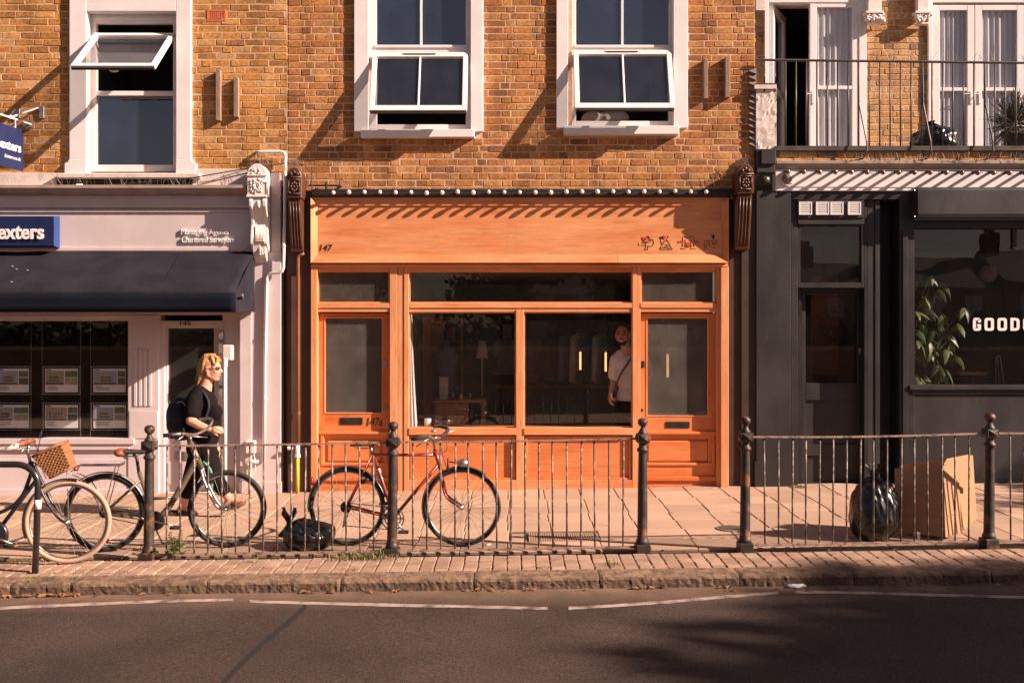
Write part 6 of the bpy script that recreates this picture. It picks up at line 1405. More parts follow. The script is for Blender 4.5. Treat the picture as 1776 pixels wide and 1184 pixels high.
tubes(root, 'lock', 'green_bag', [(smooth_path([Q(352, 800, .05), Q(365, 815, .06), Q(368, 840, .06), Q(362, 855, .05)]), .012)])
# --- black roadster with basket
root, Q, d, ax = bike_frame('bicycle', 'black roadster bicycle with wicker front basket and tan tyres', -3.42, -97, -3.40, 118)
r = .347; rh = on_ground(Q(-97, 908), r); fh = on_ground(Q(118, 908), r); fh.z += .003
st = Vector((d.x * math.cos(.12) - d.y * math.sin(.12), d.x * math.sin(.12) + d.y * math.cos(.12), 0)); sax = Vector((-st.y, st.x, 0))
wheel(root, rh, r, ax, 'tyre_tan', .020); wheel(root, fh, r, sax, 'tyre_tan', .020)
bb = Q(-8, 926)
tubes(root, 'frame', 'black_frame', [([Q(52, 801), Q(71, 842)], .020), (smooth_path([Q(56, 812), Q(50, 832), Q(38, 860), Q(14, 882), Q(-20, 890), Q(-40, 860)]), .016), ([Q(63, 832), bb], .017), ([bb, Q(-45, 815)], .016), ([Q(-43, 830) + ax * .02, rh + ax * .06], .009), ([Q(-43, 830) - ax * .02, rh - ax * .06], .009), ([bb + ax * .03, rh + ax * .06], .011), ([bb - ax * .03, rh - ax * .06], .011), ([bb - ax * .04, bb + ax * .04], .024)])
for s in (-1, 1): tubes(root, 'fork_blade', 'black_frame', [(smooth_path([Q(72, 844) + sax * s * .035, Q(84, 868) + sax * s * .05, Q(104, 895) + sax * s * .055, fh + sax * s * .058]), .011)])
tubes(root, 'stem', 'chrome', [([Q(53, 803), Q(48, 782), Q(50, 770)], .013)])
hbar = tubes(root, 'handlebar', 'chrome', [(smooth_path([Q(12, 779, -.32), Q(32, 770, -.28), Q(52, 765, -.14), Q(58, 766, .02), Q(60, 765, .16), Q(50, 763, .28), Q(38, 764, .32)]), .012)])
tubes(hbar, 'grip', 'cream_grip', [([Q(10, 780, -.33), Q(31, 771, -.28)], .019)]); tubes(hbar, 'brake_body', 'leather', [([Q(31, 771, -.28), Q(46, 766, -.2)], .023), ([Q(46, 766, -.2), Q(58, 764, -.08)], .019)]); tubes(hbar, 'brake_lever', 'chrome', [([Q(50, 777, -.2), Q(42, 777, -.26), Q(35, 786, -.3)], .006)])
tubes(root, 'cables', 'cable', [(smooth_path([Q(60, 768, -.1), Q(66, 785), Q(62, 805), Q(75, 835), Q(90, 862)]), .0035), (smooth_path([Q(66, 762, 0), Q(72, 748), Q(66, 790), Q(80, 830)]), .003), (smooth_path([Q(70, 760, .05), Q(62, 800), Q(60, 825)]), .003)])
saddle(root, Q(-52, 778), d, .26, 'leather', .1); tubes(root, 'seat_post', 'chrome', [([Q(-45, 818), Q(-50, 784)], .013)])
guard(root, fh, r + .016, sax, math.pi * .42, math.pi * 1.12, .028, 'black_frame'); guard(root, rh, r + .016, ax, 0, math.pi * .9, .028, 'black_frame')
MB().lathe([(.11, -.02), (.125, -.015), (.125, .015), (.11, .02)], bb - ax * .04, 26, 'y').build('chain_case', 'black_frame', root, True)
pedal(root, bb - ax * .07, Q(29, 941) - ax * .06, ax, -1); pedal(root, bb + ax * .06, Q(-40, 905) + ax * .06, ax, 1)
# basket: woven bands on staves
A_, B_, C_, E_ = Q(64, 789), Q(111, 767), Q(127, 809), Q(92, 826)
bk = None; hw = .105; mb = MB(); nU, nV = 9, 11
def bp(u, v, s): # u along, v down, s lateral -1..1
    p = A_ * (1 - u) * (1 - v) + B_ * u * (1 - v) + C_ * u * v + E_ * (1 - u) * v
    return p + sax * s * hw * (1 - .2 * v)
loop = lambda v, k: [bp(u, v, -1) for u in (0, .33, .66, 1)] + [bp(1, v, s) for s in (-.33, .33)] + [bp(u, v, 1) for u in (1, .66, .33, 0)] + [bp(0, v, s) for s in (.33, -.33)]
def weave(v, ph):
    lp = loop(v, 0); out = []; n = len(lp); c = sum(lp, Vector()) / n
    for i in range(n):
        for j in range(4): q = lp[i].lerp(lp[(i + 1) % n], j / 4); out.append(q + (q - c).normalized() * .004 * (1 if (i * 4 + j + ph) % 2 else -1))
    return out
for k in range(15): mb.tube(weave(.03 + k * .066, k), .0075, 5, True)
bs = mb.build('basket', 'wicker', root)
mb = MB(); mb.tube(loop(0, 0), .013, 8, True); mb.tube(loop(1, 0), .010, 6, True); mb.build('basket_rim', 'wicker', bs, True)
mb = MB(); lp0, lp1 = loop(0, 0), loop(1, 0)
for i in range(len(lp0)):
    for j in (0, .5): mb.tube([lp0[i].lerp(lp0[(i + 1) % len(lp0)], j), lp1[i].lerp(lp1[(i + 1) % len(lp1)], j)], .005, 5)
mb.hexa([bp(0, .97, -1), bp(1, .97, -1), bp(1, .97, 1), bp(0, .97, 1), bp(0, .93, -1), bp(1, .93, -1), bp(1, .93, 1), bp(0, .93, 1)]); mb.build('basket_staves', 'wicker', bs)
tubes(root, 'basket_support', 'chrome', [([Q(116, 815), Q(118, 860), fh], .004), ([Q(56, 800), Q(80, 815)], .006)])

# ================================================================== rubbish on the pavement
def bag(name, label, c, size, seed, knot, sq=1.0):
    bm = bmesh.new(); bmesh.ops.create_icosphere(bm, subdivisions=5, radius=1.0)
    kx, ky, kz, kh = knot
    for v in bm.verts:
        p = v.co.copy(); n = p.normalized()
        a = noise.fractal(Vector((n.x * 1.6, n.y * 1.6, n.z * 1.6 + seed)), .9, 2.1, 2)
        an = math.atan2(n.y, n.x); up = max(0, n.z + .1)
        tw = Vector((math.cos(an) * 3.4 + seed, math.sin(an) * 3.4, n.z * .9))
        rd = 1 - min(1, abs(noise.noise(tw)) * 3.2); rd2 = 1 - min(1, abs(noise.noise(tw * 2.3 + Vector((3, 1, 7)))) * 3.2)
        rd3 = 1 - min(1, abs(noise.noise(Vector((n.x * 4 + 9, n.y * 4 + seed, n.z * 4)))) * 4)
        k = 1 + .10 * a + (.07 * rd + .05 * rd2) * (.35 + .65 * up) + .03 * rd3
        p = n * k; p.z = max(p.z, -.80); p.z = (p.z + .80) / 1.75
        q = Vector((p.x * size[0], p.y * size[1], p.z * size[2]))
        v.co = q
    me = bpy.data.meshes.new(name); bm.to_mesh(me); bm.free(); me.shade_smooth(); me.materials.append(MATS['bin_bag'])
    t = thing(name, label, 'bin bag', c)
    o = link('sack', me, t)
    # gathered, tied top
    mb = MB(); vs = []; nn = 18; h0 = size[2] * kz
    base = Vector((kx * size[0], ky * size[1], h0)); prof = [(0.75, -.07), (.42, -.02), (.22, .02), (.16, .045), (.24, .075), (.38, .11), (.46, .135)]
    rr = random.Random(seed)
    for i, (rd, z) in enumerate(prof):
        for j in range(nn):
            a = 2 * math.pi * j / nn; w_ = 1 + (.38 * (j % 3 - 1) if i > 3 else .18 * (j % 2)); sc_ = size[0]
            vs.append(base + Vector((rd * w_ * math.cos(a) * sc_ * .55, rd * w_ * math.sin(a) * sc_ * .55, z * kh * (1 + (.35 * math.sin(a * 2 + seed) if i > 4 else 0)))))
    m = len(prof); mb.add(vs, [(i * nn + j, i * nn + (j + 1) % nn, (i + 1) * nn + (j + 1) % nn, (i + 1) * nn + j) for i in range(m - 1) for j in range(nn)])
    me = mb.mesh('tied_neck', smooth=True); me.materials.append(MATS['bin_bag']); link('tied_neck', me, t)
    return t
x = fx(1516, -2.85); bag('bin_bag', 'tall tied black bin bag standing next to the cardboard', (x, -2.85, G(x, -2.85)), (.21, .20, .50), 3.3, (0, 0, .98, 1.0))
x = fx(535, -2.92); bag('bin_bag', 'slumped black bin bag lying beside the red bicycle rear wheel', (x, -2.92, G(x, -2.92)), (.225, .20, .235), 8.1, (-.75, 0, .75, 1.0))
bgo = bag('bin_bag', 'black bin bag left on the balcony behind the iron railing', (fx(1622, .3), .3, zB - .03), (.29, .22, .33), 5.2, (-.2, 0, .95, .5))
# folded cardboard, two panels meeting in a crease, with more sheets behind
yc = -2.98
cdt = thing('cardboard_stack', 'stack of flattened cardboard boxes leaning behind the railing', 'cardboard', (fx(1640, yc), yc, G(fx(1640, yc), yc)))
gz = G(fx(1640, yc), yc)
def sheet3(pts_bot, pts_top, th, mat, name='board'):
    mb = MB(); n = len(pts_bot)
    for i in range(n - 1):
        a, b, c, e = Vector(pts_bot[i]), Vector(pts_bot[i + 1]), Vector(pts_top[i + 1]), Vector(pts_top[i]); nn = (b - a).cross(e - a).normalized() * th
        mb.hexa([a, b, b - nn, a - nn, e, c, c - nn, e - nn])
    return mb.build(name, mat, cdt)
for k in range(5):
    s = k * .035; zz = rng.uniform(-.01, .03)
    cxp, cyp = 1640 + k * 2.0, yc + k * .030
    L = P(1553 + k * 9, 930, yc + .30 + s); Cc = P(cxp, 930, cyp); Rr = P(1668 + k * 6.5, 930, yc + .10 + s * 1.2)
    zb = [G(L.x, L.y) + .02, G(Cc.x, Cc.y) + (.02 if k else .035), G(Rr.x, Rr.y) + .05 + .02 * k]
    ztp = [fz(812, yc + .3), fz(808 - k * 2.2, cyp), fz(799 - k * 1.0, yc + .1)]
    if k == 0: L0_, C0_, R0_, L1_, C1_, R1_ = Vector((L.x, L.y, zb[0])), Vector((Cc.x, Cc.y, zb[1])), Vector((Rr.x, Rr.y, zb[2])), Vector((L.x + .01, L.y + .05, ztp[0])), Vector((Cc.x, Cc.y + .05, ztp[1])), Vector((Rr.x - .01, Rr.y + .05, ztp[2]))
    sheet3([(L.x, L.y, zb[0]), (Cc.x, Cc.y, zb[1]), (Rr.x, Rr.y, zb[2])], [(L.x + .01, L.y + .05, ztp[0] + zz), (Cc.x, Cc.y + .05, ztp[1] + zz), (Rr.x + rng.uniform(-.03, .0), Rr.y + .05, ztp[2] + zz)], .006, 'cardboard')
for v in (.28, .74):
    a_, b_, c_ = L0_.lerp(L1_, v), C0_.lerp(C1_, v), R0_.lerp(R1_, v); mb = MB(); mb.tube([a_ - Vector((0, .003, 0)), b_ - Vector((0, .004, 0)), c_ - Vector((-.002, .004, 0))], .0028, 5); mb.build('fold_line', 'cardboard_edge', cdt)
mb = MB(); mb.hexa([P(1545, 812, yc + .36), P(1556, 812, yc + .3), P(1556, 812, yc + .31), P(1545, 812, yc + .37), P(1545, 815, yc + .36), P(1556, 815, yc + .3), P(1556, 815, yc + .31), P(1545, 815, yc + .37)])
p = P(1591, 932, yc - .05); MB().hexa([p, p + Vector((.02, 0, -.045)), p + Vector((.02, .01, -.045)), p + Vector((0, .01, 0)), p + Vector((-.004, -.01, .055)), p + Vector((.022, -.012, .045)), p + Vector((.022, 0, .045)), p + Vector((-.004, 0, .055))]).build('torn_flap', 'paper', cdt)
# litter
def crumple(p, s, seed):
    r_ = random.Random(seed); bm = bmesh.new(); bmesh.ops.create_icosphere(bm, subdivisions=2, radius=1)
    for v in bm.verts: v.co = Vector((v.co.x * s[0], v.co.y * s[1], max(0, v.co.z + .3) * s[2])) * (1 + r_.uniform(-.35, .35))
    me = bpy.data.meshes.new('paper_litter'); bm.to_mesh(me); bm.free(); me.materials.append(MATS['paper']); return me
p = road_pt(1381, 1018); o = link('paper_litter', crumple(p, (.07, .04, .02), 4)); o.location = p; tag(o, 'crumpled white tissue lying in the gutter', 'litter')
o = link('paper_litter', crumple(p, (.03, .02, .012), 6)); q = P(848, 948, -2.9); o.location = (q.x, -2.9, G(q.x, -2.9)); tag(o, 'small white wrapper beside the red bicycle front tyre', 'litter')
o = link('paper_litter', crumple(p, (.03, .02, .012), 7)); q = road_pt(1118, 1020); o.location = q; tag(o, 'small pale scrap lying against the kerb stones', 'litter')
# fallen leaves
r_ = random.Random(4); mb = MB()
def fl_leaf(p, s):
    a = r_.uniform(0, 6.3); u = Vector((math.cos(a), math.sin(a), r_.uniform(-.3, .5))) * s; v = Vector((-math.sin(a), math.cos(a), r_.uniform(-.2, .4))) * s * .6; up = Vector((0, 0, s * .35))
    mb.add([p - u, p - v * .8 + up, p + u, p + v * .8 + up, p + Vector((0, 0, .004))], [(0, 1, 4), (1, 2, 4), (2, 3, 4), (3, 0, 4)])
for lo, hi, py0, py1, n in ((0, 150, 1018, 1027, 60), (820, 930, 1013, 1021, 16), (1090, 1150, 1010, 1017, 10), (1500, 1776, 1004, 1012, 20), (0, 1776, 1008, 1024, 46), (520, 600, 1019, 1024, 9)):
    for i in range(n):
        q = road_pt(r_.uniform(lo, hi), r_.uniform(py0, py1) + 3); q.y = min(q.y, -4.055 - r_.uniform(0, .03)); q.z = RZ(q.x) + .008; fl_leaf(q, r_.uniform(.014, .04))
for i in range(26):
    x = r_.uniform(-5.5, 5.5); fl_leaf(Vector((x, r_.uniform(-.12, -.02), G(x, 0) + .008)), r_.uniform(.01, .025))
for i in range(30):
    x = r_.uniform(-3.8, 4.2); y = r_.uniform(-3.35, -3.1); fl_leaf(Vector((x, y, G(x, y) + .004)), r_.uniform(.01, .022))
lv = mb.build('fallen_leaves', 'leaf_dead'); stuff(lv); tag(lv, 'dry brown leaves scattered in the gutter and along the shopfronts', 'leaves')
# weeds and moss
def leafy_weed(p, n, s, label, mat='weed_green', seed=1):
    r_ = random.Random(seed); t = thing('weed', label, 'weed', p); mb = MB(); st = MB()
    for i in range(n):
        a = r_.uniform(0, 6.3); tip = Vector((math.cos(a) * s * r_.uniform(.1, .6), math.sin(a) * s * .5, s * r_.uniform(.35, 1.1))); st.tube([Vector(p), Vector(p) + tip], .0018, 4)
        for j in range(6):
            b = r_.uniform(0, 6.3); c = Vector(p) + tip * r_.uniform(.45, 1.05); L = s * r_.uniform(.14, .27); u = Vector((math.cos(b), math.sin(b), r_.uniform(-.5, .3))) * L; v = Vector((-math.sin(b), math.cos(b), 0)) * L * .32
            mb.add([c, c + u * .5 + v + Vector((0, 0, L * .1)), c + u, c + u * .5 - v + Vector((0, 0, L * .1))], [(0, 1, 2, 3)])
    mb.build('leaves', mat, t); st.build('stems', 'weed_green', t); return t
def gp(px, py, y): x = fx(px, y); return Vector((x, y, G(x, y)))
leafy_weed(gp(303, 960, -3.27), 26, .20, 'bushy green weed growing at the foot of the railing by the brown saddle', seed=2)
leafy_weed(gp(445, 975, -3.45), 5, .06, 'small weed sprouting between the brick pavers', seed=3)
for k, (px, py) in enumerate(((62, 1027), (80, 1026), (128, 1026))): leafy_weed(road_pt(px, py), 6, .12, ['green weed growing in the gutter among dead leaves', 'largest green weed in the gutter among dead leaves', 'small weed at the kerb joint past the dead leaves'][k], seed=5 + k)
def tuft(p, n, h, sp, label, seed, flat=.6):
    r_ = random.Random(seed); t = thing('grass_tuft', label, 'grass', p); mb = MB(); mb2 = MB()
    for i in range(n):
        b = Vector(p) + Vector((r_.gauss(0, sp), r_.gauss(0, .045), 0)); b.z = G(b.x, b.y) - .005; a = r_.uniform(0, 6.3); hh = h * r_.uniform(.35, 1); m = b + Vector((math.cos(a) * hh * .3, math.sin(a) * hh * .3, hh * .7)); e = m + Vector((math.cos(a) * hh * .5, math.sin(a) * hh * .4, hh * r_.uniform(-.2, .25))); w_ = Vector((-math.sin(a), math.cos(a), 0)) * .0028
        (mb if r_.random() < .28 else mb2).add([b - w_, b + w_, m + w_, m - w_, e], [(0, 1, 2, 3), (3, 2, 4)])
    stuff(mb.build('green_blades', 'weed_green', t)); stuff(mb2.build('dry_blades', 'grass_dry', t))
tuft(gp(632, 968, -3.33), 420, .062, .14, 'scruffy dry grass tuft at the foot of the railing post by the red bicycle', 3)
tuft(gp(668, 962, -3.25), 110, .10, .04, 'upright grass clump against the base of the middle railing post', 4)
tuft(gp(1063, 981, -3.66), 60, .035, .03, 'low moss clump between brick pavers near the kerb', 5); tuft(gp(938, 981, -3.70), 40, .02, .03, 'flat moss clump on the kerb edge', 6); tuft(gp(612, 985, -3.72), 60, .03, .035, 'sparse grass clump at the kerb below the dry tuft', 7)
tuft(gp(110, 995, -3.72), 160, .018, .12, 'thin moss line between kerb and pavers near the tan tyre', 8); tuft(gp(216, 995, -3.72), 60, .018, .05, 'short moss line between kerb and pavers by the end post', 9); tuft(gp(1388, 852, -.12), 120, .04, .05, 'dark moss clump at the foot of the charcoal door', 10)
tuft(gp(40, 962, -3.3), 100, .03, .10, 'low weeds around the black bicycle stand', 12)
# balcony shrub
sb = thing('balcony_shrub', 'bushy dark evergreen shrub standing on the balcony', 'shrub', (fx(1765, .7), .7, zB - .03)); mb = MB(); r_ = random.Random(31); c = P(1762, 215, .7)
st = MB()
for i in range(240):
    a, b = r_.uniform(0, 6.3), r_.uniform(-.9, 1.5); dv = Vector((math.cos(a) * math.cos(b), math.sin(a) * math.cos(b) * .7, math.sin(b))); L = r_.uniform(.2, .42); tip = c + dv * L
    st.tube([c + dv * .05, tip], .003, 4)
    for j in range(10):
        p = (c + dv * .05).lerp(tip, r_.uniform(.35, 1.05)); q = (dv + Vector((r_.uniform(-.8, .8), r_.uniform(-.8, .8), r_.uniform(-.5, .8)))).normalized() * r_.uniform(.03, .07); w_ = q.cross(Vector((.3, .5, .8))).normalized() * .005
        mb.add([p - w_, p + w_, p + q], [(0, 1, 2)])
stuff(mb.build('needles', 'tree_leaf', sb)); st.build('twigs', 'bark', sb)
MB().lathe([(.13, 0), (.17, .3), (.18, .32), (.15, .32)], (fx(1765, .7), .7, zB - .03), 18).build('pot', 'charcoal', sb, True)

# ================================================================== people
def blob(name, mb, mat, parent, voxel, smooth=2):
    o = mb.build(name, mat, parent, True, recalc=False)
    m = o.modifiers.new('remesh', 'REMESH'); m.mode = 'VOXEL'; m.voxel_size = voxel; m.use_smooth_shade = True
    s = o.modifiers.new('smooth', 'SMOOTH'); s.iterations = smooth; s.factor = .5
    return o
def hand(mb, w_, d, up, side, curl, L=.175):
    """palm and five bent fingers from wrist w_, pointing along d; up = back of the hand"""
    d, up = d.normalized(), up.normalized(); lat = d.cross(up).normalized() * side
    pc = w_ + d * .045; mb.ball(pc, (.034, .034, .034), 10, 7); mb.caps(w_, .024, w_ + d * .075 + lat * .022, .018, 10); mb.caps(w_ + d * .01, .022, w_ + d * .075 - lat * .022, .018, 10); mb.caps(w_ + d * .04, .022, w_ + d * .08, .019, 10)
    for i, (o_, l) in enumerate(((-.030, .85), (-.010, 1.0), (.011, .95), (.030, .75))):
        b = w_ + d * .085 + lat * o_; a = curl; q = b
        for k in range(3):
            a_ = a * (k + 1) * .5; v = (d * math.cos(a_) - up * math.sin(a_)); n_ = q + v * (.034, .026, .02)[k] * l; mb.caps(q, .0092 - k * .001, n_, .0085 - k * .001, 8); q = n_
    q = w_ + d * .03 + lat * -.028
    for k, l in enumerate((.04, .03)): v = (d * .75 - lat * (.6 - .5 * k) - up * (.35 + .3 * k)).normalized(); n_ = q + v * l; mb.caps(q, .0115 - k * .002, n_, .0100 - k * .002, 8); q = n_
def head(mb, c, f, s=1.0):
    """skull, jaw, nose, lips, ears; f = facing direction (horizontal)"""
    f = f.normalized(); l = Vector((-f.y, f.x, 0)); u = Vector((0, 0, 1)); rot = Matrix((f, l, u)).transposed()
    def T(a, b, z): return c + (f * a + l * b + u * z) * s
    mb.ball(T(-.012, 0, .035), (.098 * s, .076 * s, .092 * s), 20, 14, rot); mb.ball(T(.025, 0, -.02), (.07 * s, .064 * s, .085 * s), 18, 12, rot)
    mb.ball(T(.052, 0, -.088), (.032 * s, .034 * s, .024 * s), 12, 8, rot); mb.caps(T(-.01, .05, -.05), .024 * s, T(.045, .02, -.088), .022 * s); mb.caps(T(-.01, -.05, -.05), .024 * s, T(.045, -.02, -.088), .022 * s)
    mb.caps(T(.088, 0, .022), .010 * s, T(.108, 0, -.018), .0145 * s); mb.ball(T(.096, .014, -.024), .010 * s, 8, 6); mb.ball(T(.096, -.014, -.024), .010 * s, 8, 6)
    mb.caps(T(.078, .034, .03), .012 * s, T(.084, .012, .036), .011 * s); mb.caps(T(.078, -.034, .03), .012 * s, T(.084, -.012, .036), .011 * s)
    mb.caps(T(.083, .016, -.052), .0085 * s, T(.083, -.016, -.052), .0085 * s); mb.caps(T(.081, .014, -.064), .009 * s, T(.081, -.014, -.064), .009 * s)
    for q in (-1, 1):
        mb.ball(T(.060, q * .040, -.012), .026 * s, 10, 7); mb.ball(T(-.012, q * .078, -.005), (.020 * s, .009 * s, .033 * s), 10, 8, rot)
    return T
# --- woman walking past
yw = -1.40
def Wp(px, py, dy=0): return P(px, py, yw + dy)
xw = fx(322, yw); WM = thing('person', 'person in black t-shirt and cropped trousers walking with sunglasses and backpack', 'person', (xw, yw, G(xw, yw)))
hc = Wp(366, 641) ; fwd = Vector((1, -.10, 0))
mb = MB(); Th = head(mb, hc, fwd, 1.06)
neck = Wp(357, 670); mb.caps(Wp(360, 655), .056, neck, .062); mb.caps(neck, .066, Wp(352, 684), .09)
sh_n, el_n, wr_n = Wp(336, 695, -.17), Wp(331, 729, -.24), Wp(364, 744, -.24)
mb.caps(sh_n, .058, el_n, .050); mb.caps(el_n, .047, Wp(345, 737, -.245), .044); mb.caps(Wp(345, 737, -.245), .044, wr_n, .029)
hand(mb, wr_n, Vector((1, .12, -.08)), Vector((-.1, -1, .35)), -1, 1.35)
sh_f, el_f, wr_f = Wp(350, 695, .17), Wp(362, 735, .22), Wp(374, 770, .20)
mb.caps(sh_f, .056, el_f, .047); mb.caps(el_f, .045, wr_f, .029); hand(mb, wr_f, Vector((.35, 0, -1)), Vector((.6, .6, .2)), 1, .6)
gr = G(fx(313, yw), yw)
kn_r, an_r = Wp(331, 828, .08), Vector((fx(312, yw), yw + .09, gr + .095))
kn_f, an_f = Wp(372, 828, -.08), Wp(398, 866, -.09)
mb.caps(Wp(349, 780, .08), .095, kn_r, .065); mb.caps(kn_r, .062, an_r, .040); mb.caps(Wp(357, 780, -.08), .095, kn_f, .066); mb.caps(kn_f, .063, Wp(388, 850, -.085), .054); mb.caps(Wp(388, 850, -.085), .052, an_f, .038)
def foot(mb, an, d, L=.15, toe_up=0.0):
    d = d.normalized(); h_ = an + Vector((0, 0, -.045)) - d * .035; mb.caps(an, .040, h_, .034); b = an + d * L * .55 + Vector((0, 0, -.052 + toe_up * .5)); mb.caps(an + d * .01, .036, b, .030); lat = Vector((-d.y, d.x, 0)).normalized()
    for i in range(5): mb.caps(b + lat * (i - 2) * .016, .015, b + d * (.075 - .008 * abs(i - 1)) + lat * (i - 2) * .018 + Vector((0, 0, -.012 + toe_up * .4)), .0115, 8)
    return h_, b
fr = foot(mb, an_r + Vector((0, 0, -.005)), Vector((1, .05, 0))); ff = foot(mb, an_f, Vector((1, -.05, .12)), .15, .05)
body = blob('body', mb, 'skin', WM, .0085, 3)
mb = MB()     # t-shirt
mb.ball(Wp(350, 700), (.155, .185, .16), 20, 14); mb.ball(Wp(353, 728), (.165, .185, .20), 20, 14); mb.ball(Wp(352, 758), (.16, .185, .17), 20, 14); mb.ball(Wp(369, 714, -.075), (.105, .085, .095), 16, 10); mb.ball(Wp(369, 714, .075), (.105, .085, .095), 16, 10); mb.ball(Wp(364, 742), (.115, .16, .15), 16, 10); mb.ball(Wp(362, 728), (.13, .17, .15), 16, 10)
mb.caps(Wp(345, 680, -.10), .075, sh_n, .078); mb.caps(Wp(352, 680, .10), .075, sh_f, .078); mb.caps(sh_n, .078, sh_n.lerp(el_n, .62), .080); mb.caps(sh_f, .076, sh_f.lerp(el_f, .6), .072); mb.ball(Wp(352, 681), (.09, .13, .075), 16, 10)
shirt = blob('t_shirt', mb, 'black_cotton', WM, .011, 9)
mb = MB()     # cropped trousers
mb.ball(Wp(350, 777), (.155, .185, .13), 18, 12); mb.caps(Wp(348, 783, .08), .118, kn_r, .086); mb.caps(kn_r, .086, kn_r.lerp(an_r, .55), .068); mb.caps(Wp(357, 783, -.08), .120, kn_f, .088); mb.caps(kn_f, .088, Wp(388, 850, -.085), .072)
blob('trousers', mb, 'black_cotton', WM, .011, 3)
mb = MB()     # hair: cap, fringe, short tail
mb.ball(Th(-.024, 0, .054), (.100, .085, .088), 20, 14); mb.ball(Th(-.064, 0, .005), (.070, .082, .098), 18, 12); mb.ball(Th(-.082, 0, -.06), (.046, .070, .075), 16, 10); mb.caps(Th(-.092, 0, -.09), .040, Th(-.135, -.01, -.16), .014); mb.caps(Th(-.085, -.05, -.05), .024, Th(-.115, -.05, -.14), .008); mb.caps(Th(-.085, .05, -.05), .024, Th(-.115, .05, -.14), .008)
mb.caps(Th(.03, -.045, .115), .026, Th(.058, -.066, .055), .012); mb.caps(Th(.03, .045, .115), .026, Th(.058, .066, .055), .012); mb.caps(Th(.04, 0, .115), .028, Th(.082, .01, .085), .012)
hair = blob('hair', mb, 'hair_blond', WM, .0075, 3)
rr = random.Random(14); mb = MB()
for i in range(420):
    sg = 1 if i % 2 else -1; ps = rr.uniform(.18, 1); w1 = rr.uniform(-.006, .006); f = rr.random() < .05
    t0 = Th(rr.uniform(-.06, .04), sg * rr.uniform(0, .03), .150 + w1)
    if f: pts = [t0, Th(.055 + w1, sg * rr.uniform(.0, .045), .128), Th(.078 + w1, sg * rr.uniform(.02, .06), .092), Th(.062, sg * .074, .045 + rr.uniform(-.02, .02))]
    else:
        e = rr.uniform(-.03, .05); pts = [t0, Th(-.02 - .07 * ps + w1, sg * (.078 * (1 - ps * .6)), .115), Th(-.022 - .105 * ps + w1, sg * (.088 * (1 - ps * ps * .85)) + w1, .03), Th(-.055 - .08 * ps + w1, sg * (.072 * (1 - ps * .75)) + w1, -.045), Th(-.085 - .06 * ps + w1 * 3, sg * (.045 * (1 - ps * .8)) + w1 * 3, -.088 - e * .5)]
    sp = smooth_path(pts, 3); n_ = len(sp); mb.tube(sp, [.0034 * (1 - .6 * q / n_) for q in range(n_)], 4)
mb.build('strands', 'hair_blond', hair, True)
mb = MB()
for q in (-1, 1):
    mb.ball(Th(.084, q * .034, .012), (.014, .030, .021), 14, 8, Matrix((fwd.normalized(), Vector((-fwd.y, fwd.x, 0)), Vector((0, 0, 1)))).transposed()); mb.tube([Th(.080, q * .06, .018), Th(.04, q * .078, .018), Th(-.015, q * .082, .012)], .005, 6)
mb.tube([Th(.098, .02, .018), Th(.098, -.02, .018)], .005, 6); mb.build('sunglasses', 'sunglass', WM, True)
mb = MB(); mb.caps(Th(.092, .016, -.057), .006, Th(.092, -.016, -.057), .006, 8); mb.build('lips', 'lips', WM, True)
mb = MB()
for h_, b, up in ((fr[0], fr[1], 0), (ff[0], ff[1], .03)):
    e = b + Vector((.075, 0, up)); mb.tube([h_ - Vector((.03, 0, .034)), (h_ + b) * .5 - Vector((0, 0, .034)), b - Vector((0, 0, .036)), e - Vector((0, 0, .028))], [.03, .034, .038, .03], 8)
    mb.tube([b + Vector((0, -.05, -.03)), b + Vector((-.01, 0, .03)), b + Vector((0, .05, -.03))], .009, 6); mb.tube([h_ + Vector((.03, -.045, -.02)), h_ + Vector((.06, 0, .055)), h_ + Vector((.03, .045, -.02))], .008, 6)
mb.build('sandals', 'strap_brown', WM, True)
bpk = thing('backpack', 'dark navy backpack worn by the walking person', 'backpack', Wp(308, 755))
mb = MB(); mb.ball(Wp(312, 722), (.135, .16, .20), 18, 12); mb.ball(Wp(316, 742), (.14, .165, .13), 18, 12); mb.ball(Wp(304, 735, -.02), (.085, .13, .12), 16, 10); blob('pack', mb, 'navy_nylon', bpk, .012, 2)
mb = MB()
for s in (-1, 1): mb.tube(smooth_path([Wp(316, 702, s * .10), Wp(338, 674, s * .115), Wp(354, 682, s * .145), Wp(362, 705, s * .17), Wp(350, 735, s * .19), Wp(326, 750, s * .16)]), .016, 6)
mb.build('straps', 'navy_nylon', bpk, True)
mb = MB(); mb.tube(smooth_path([Wp(296, 712, -.07), Wp(293, 735, -.07), Wp(300, 752, -.08)]), .005, 6); mb.tube(smooth_path([Wp(303, 700, -.09), Wp(316, 697, -.13), Wp(326, 712, -.15)]), .005, 6); mb.build('zips', 'galv', bpk)
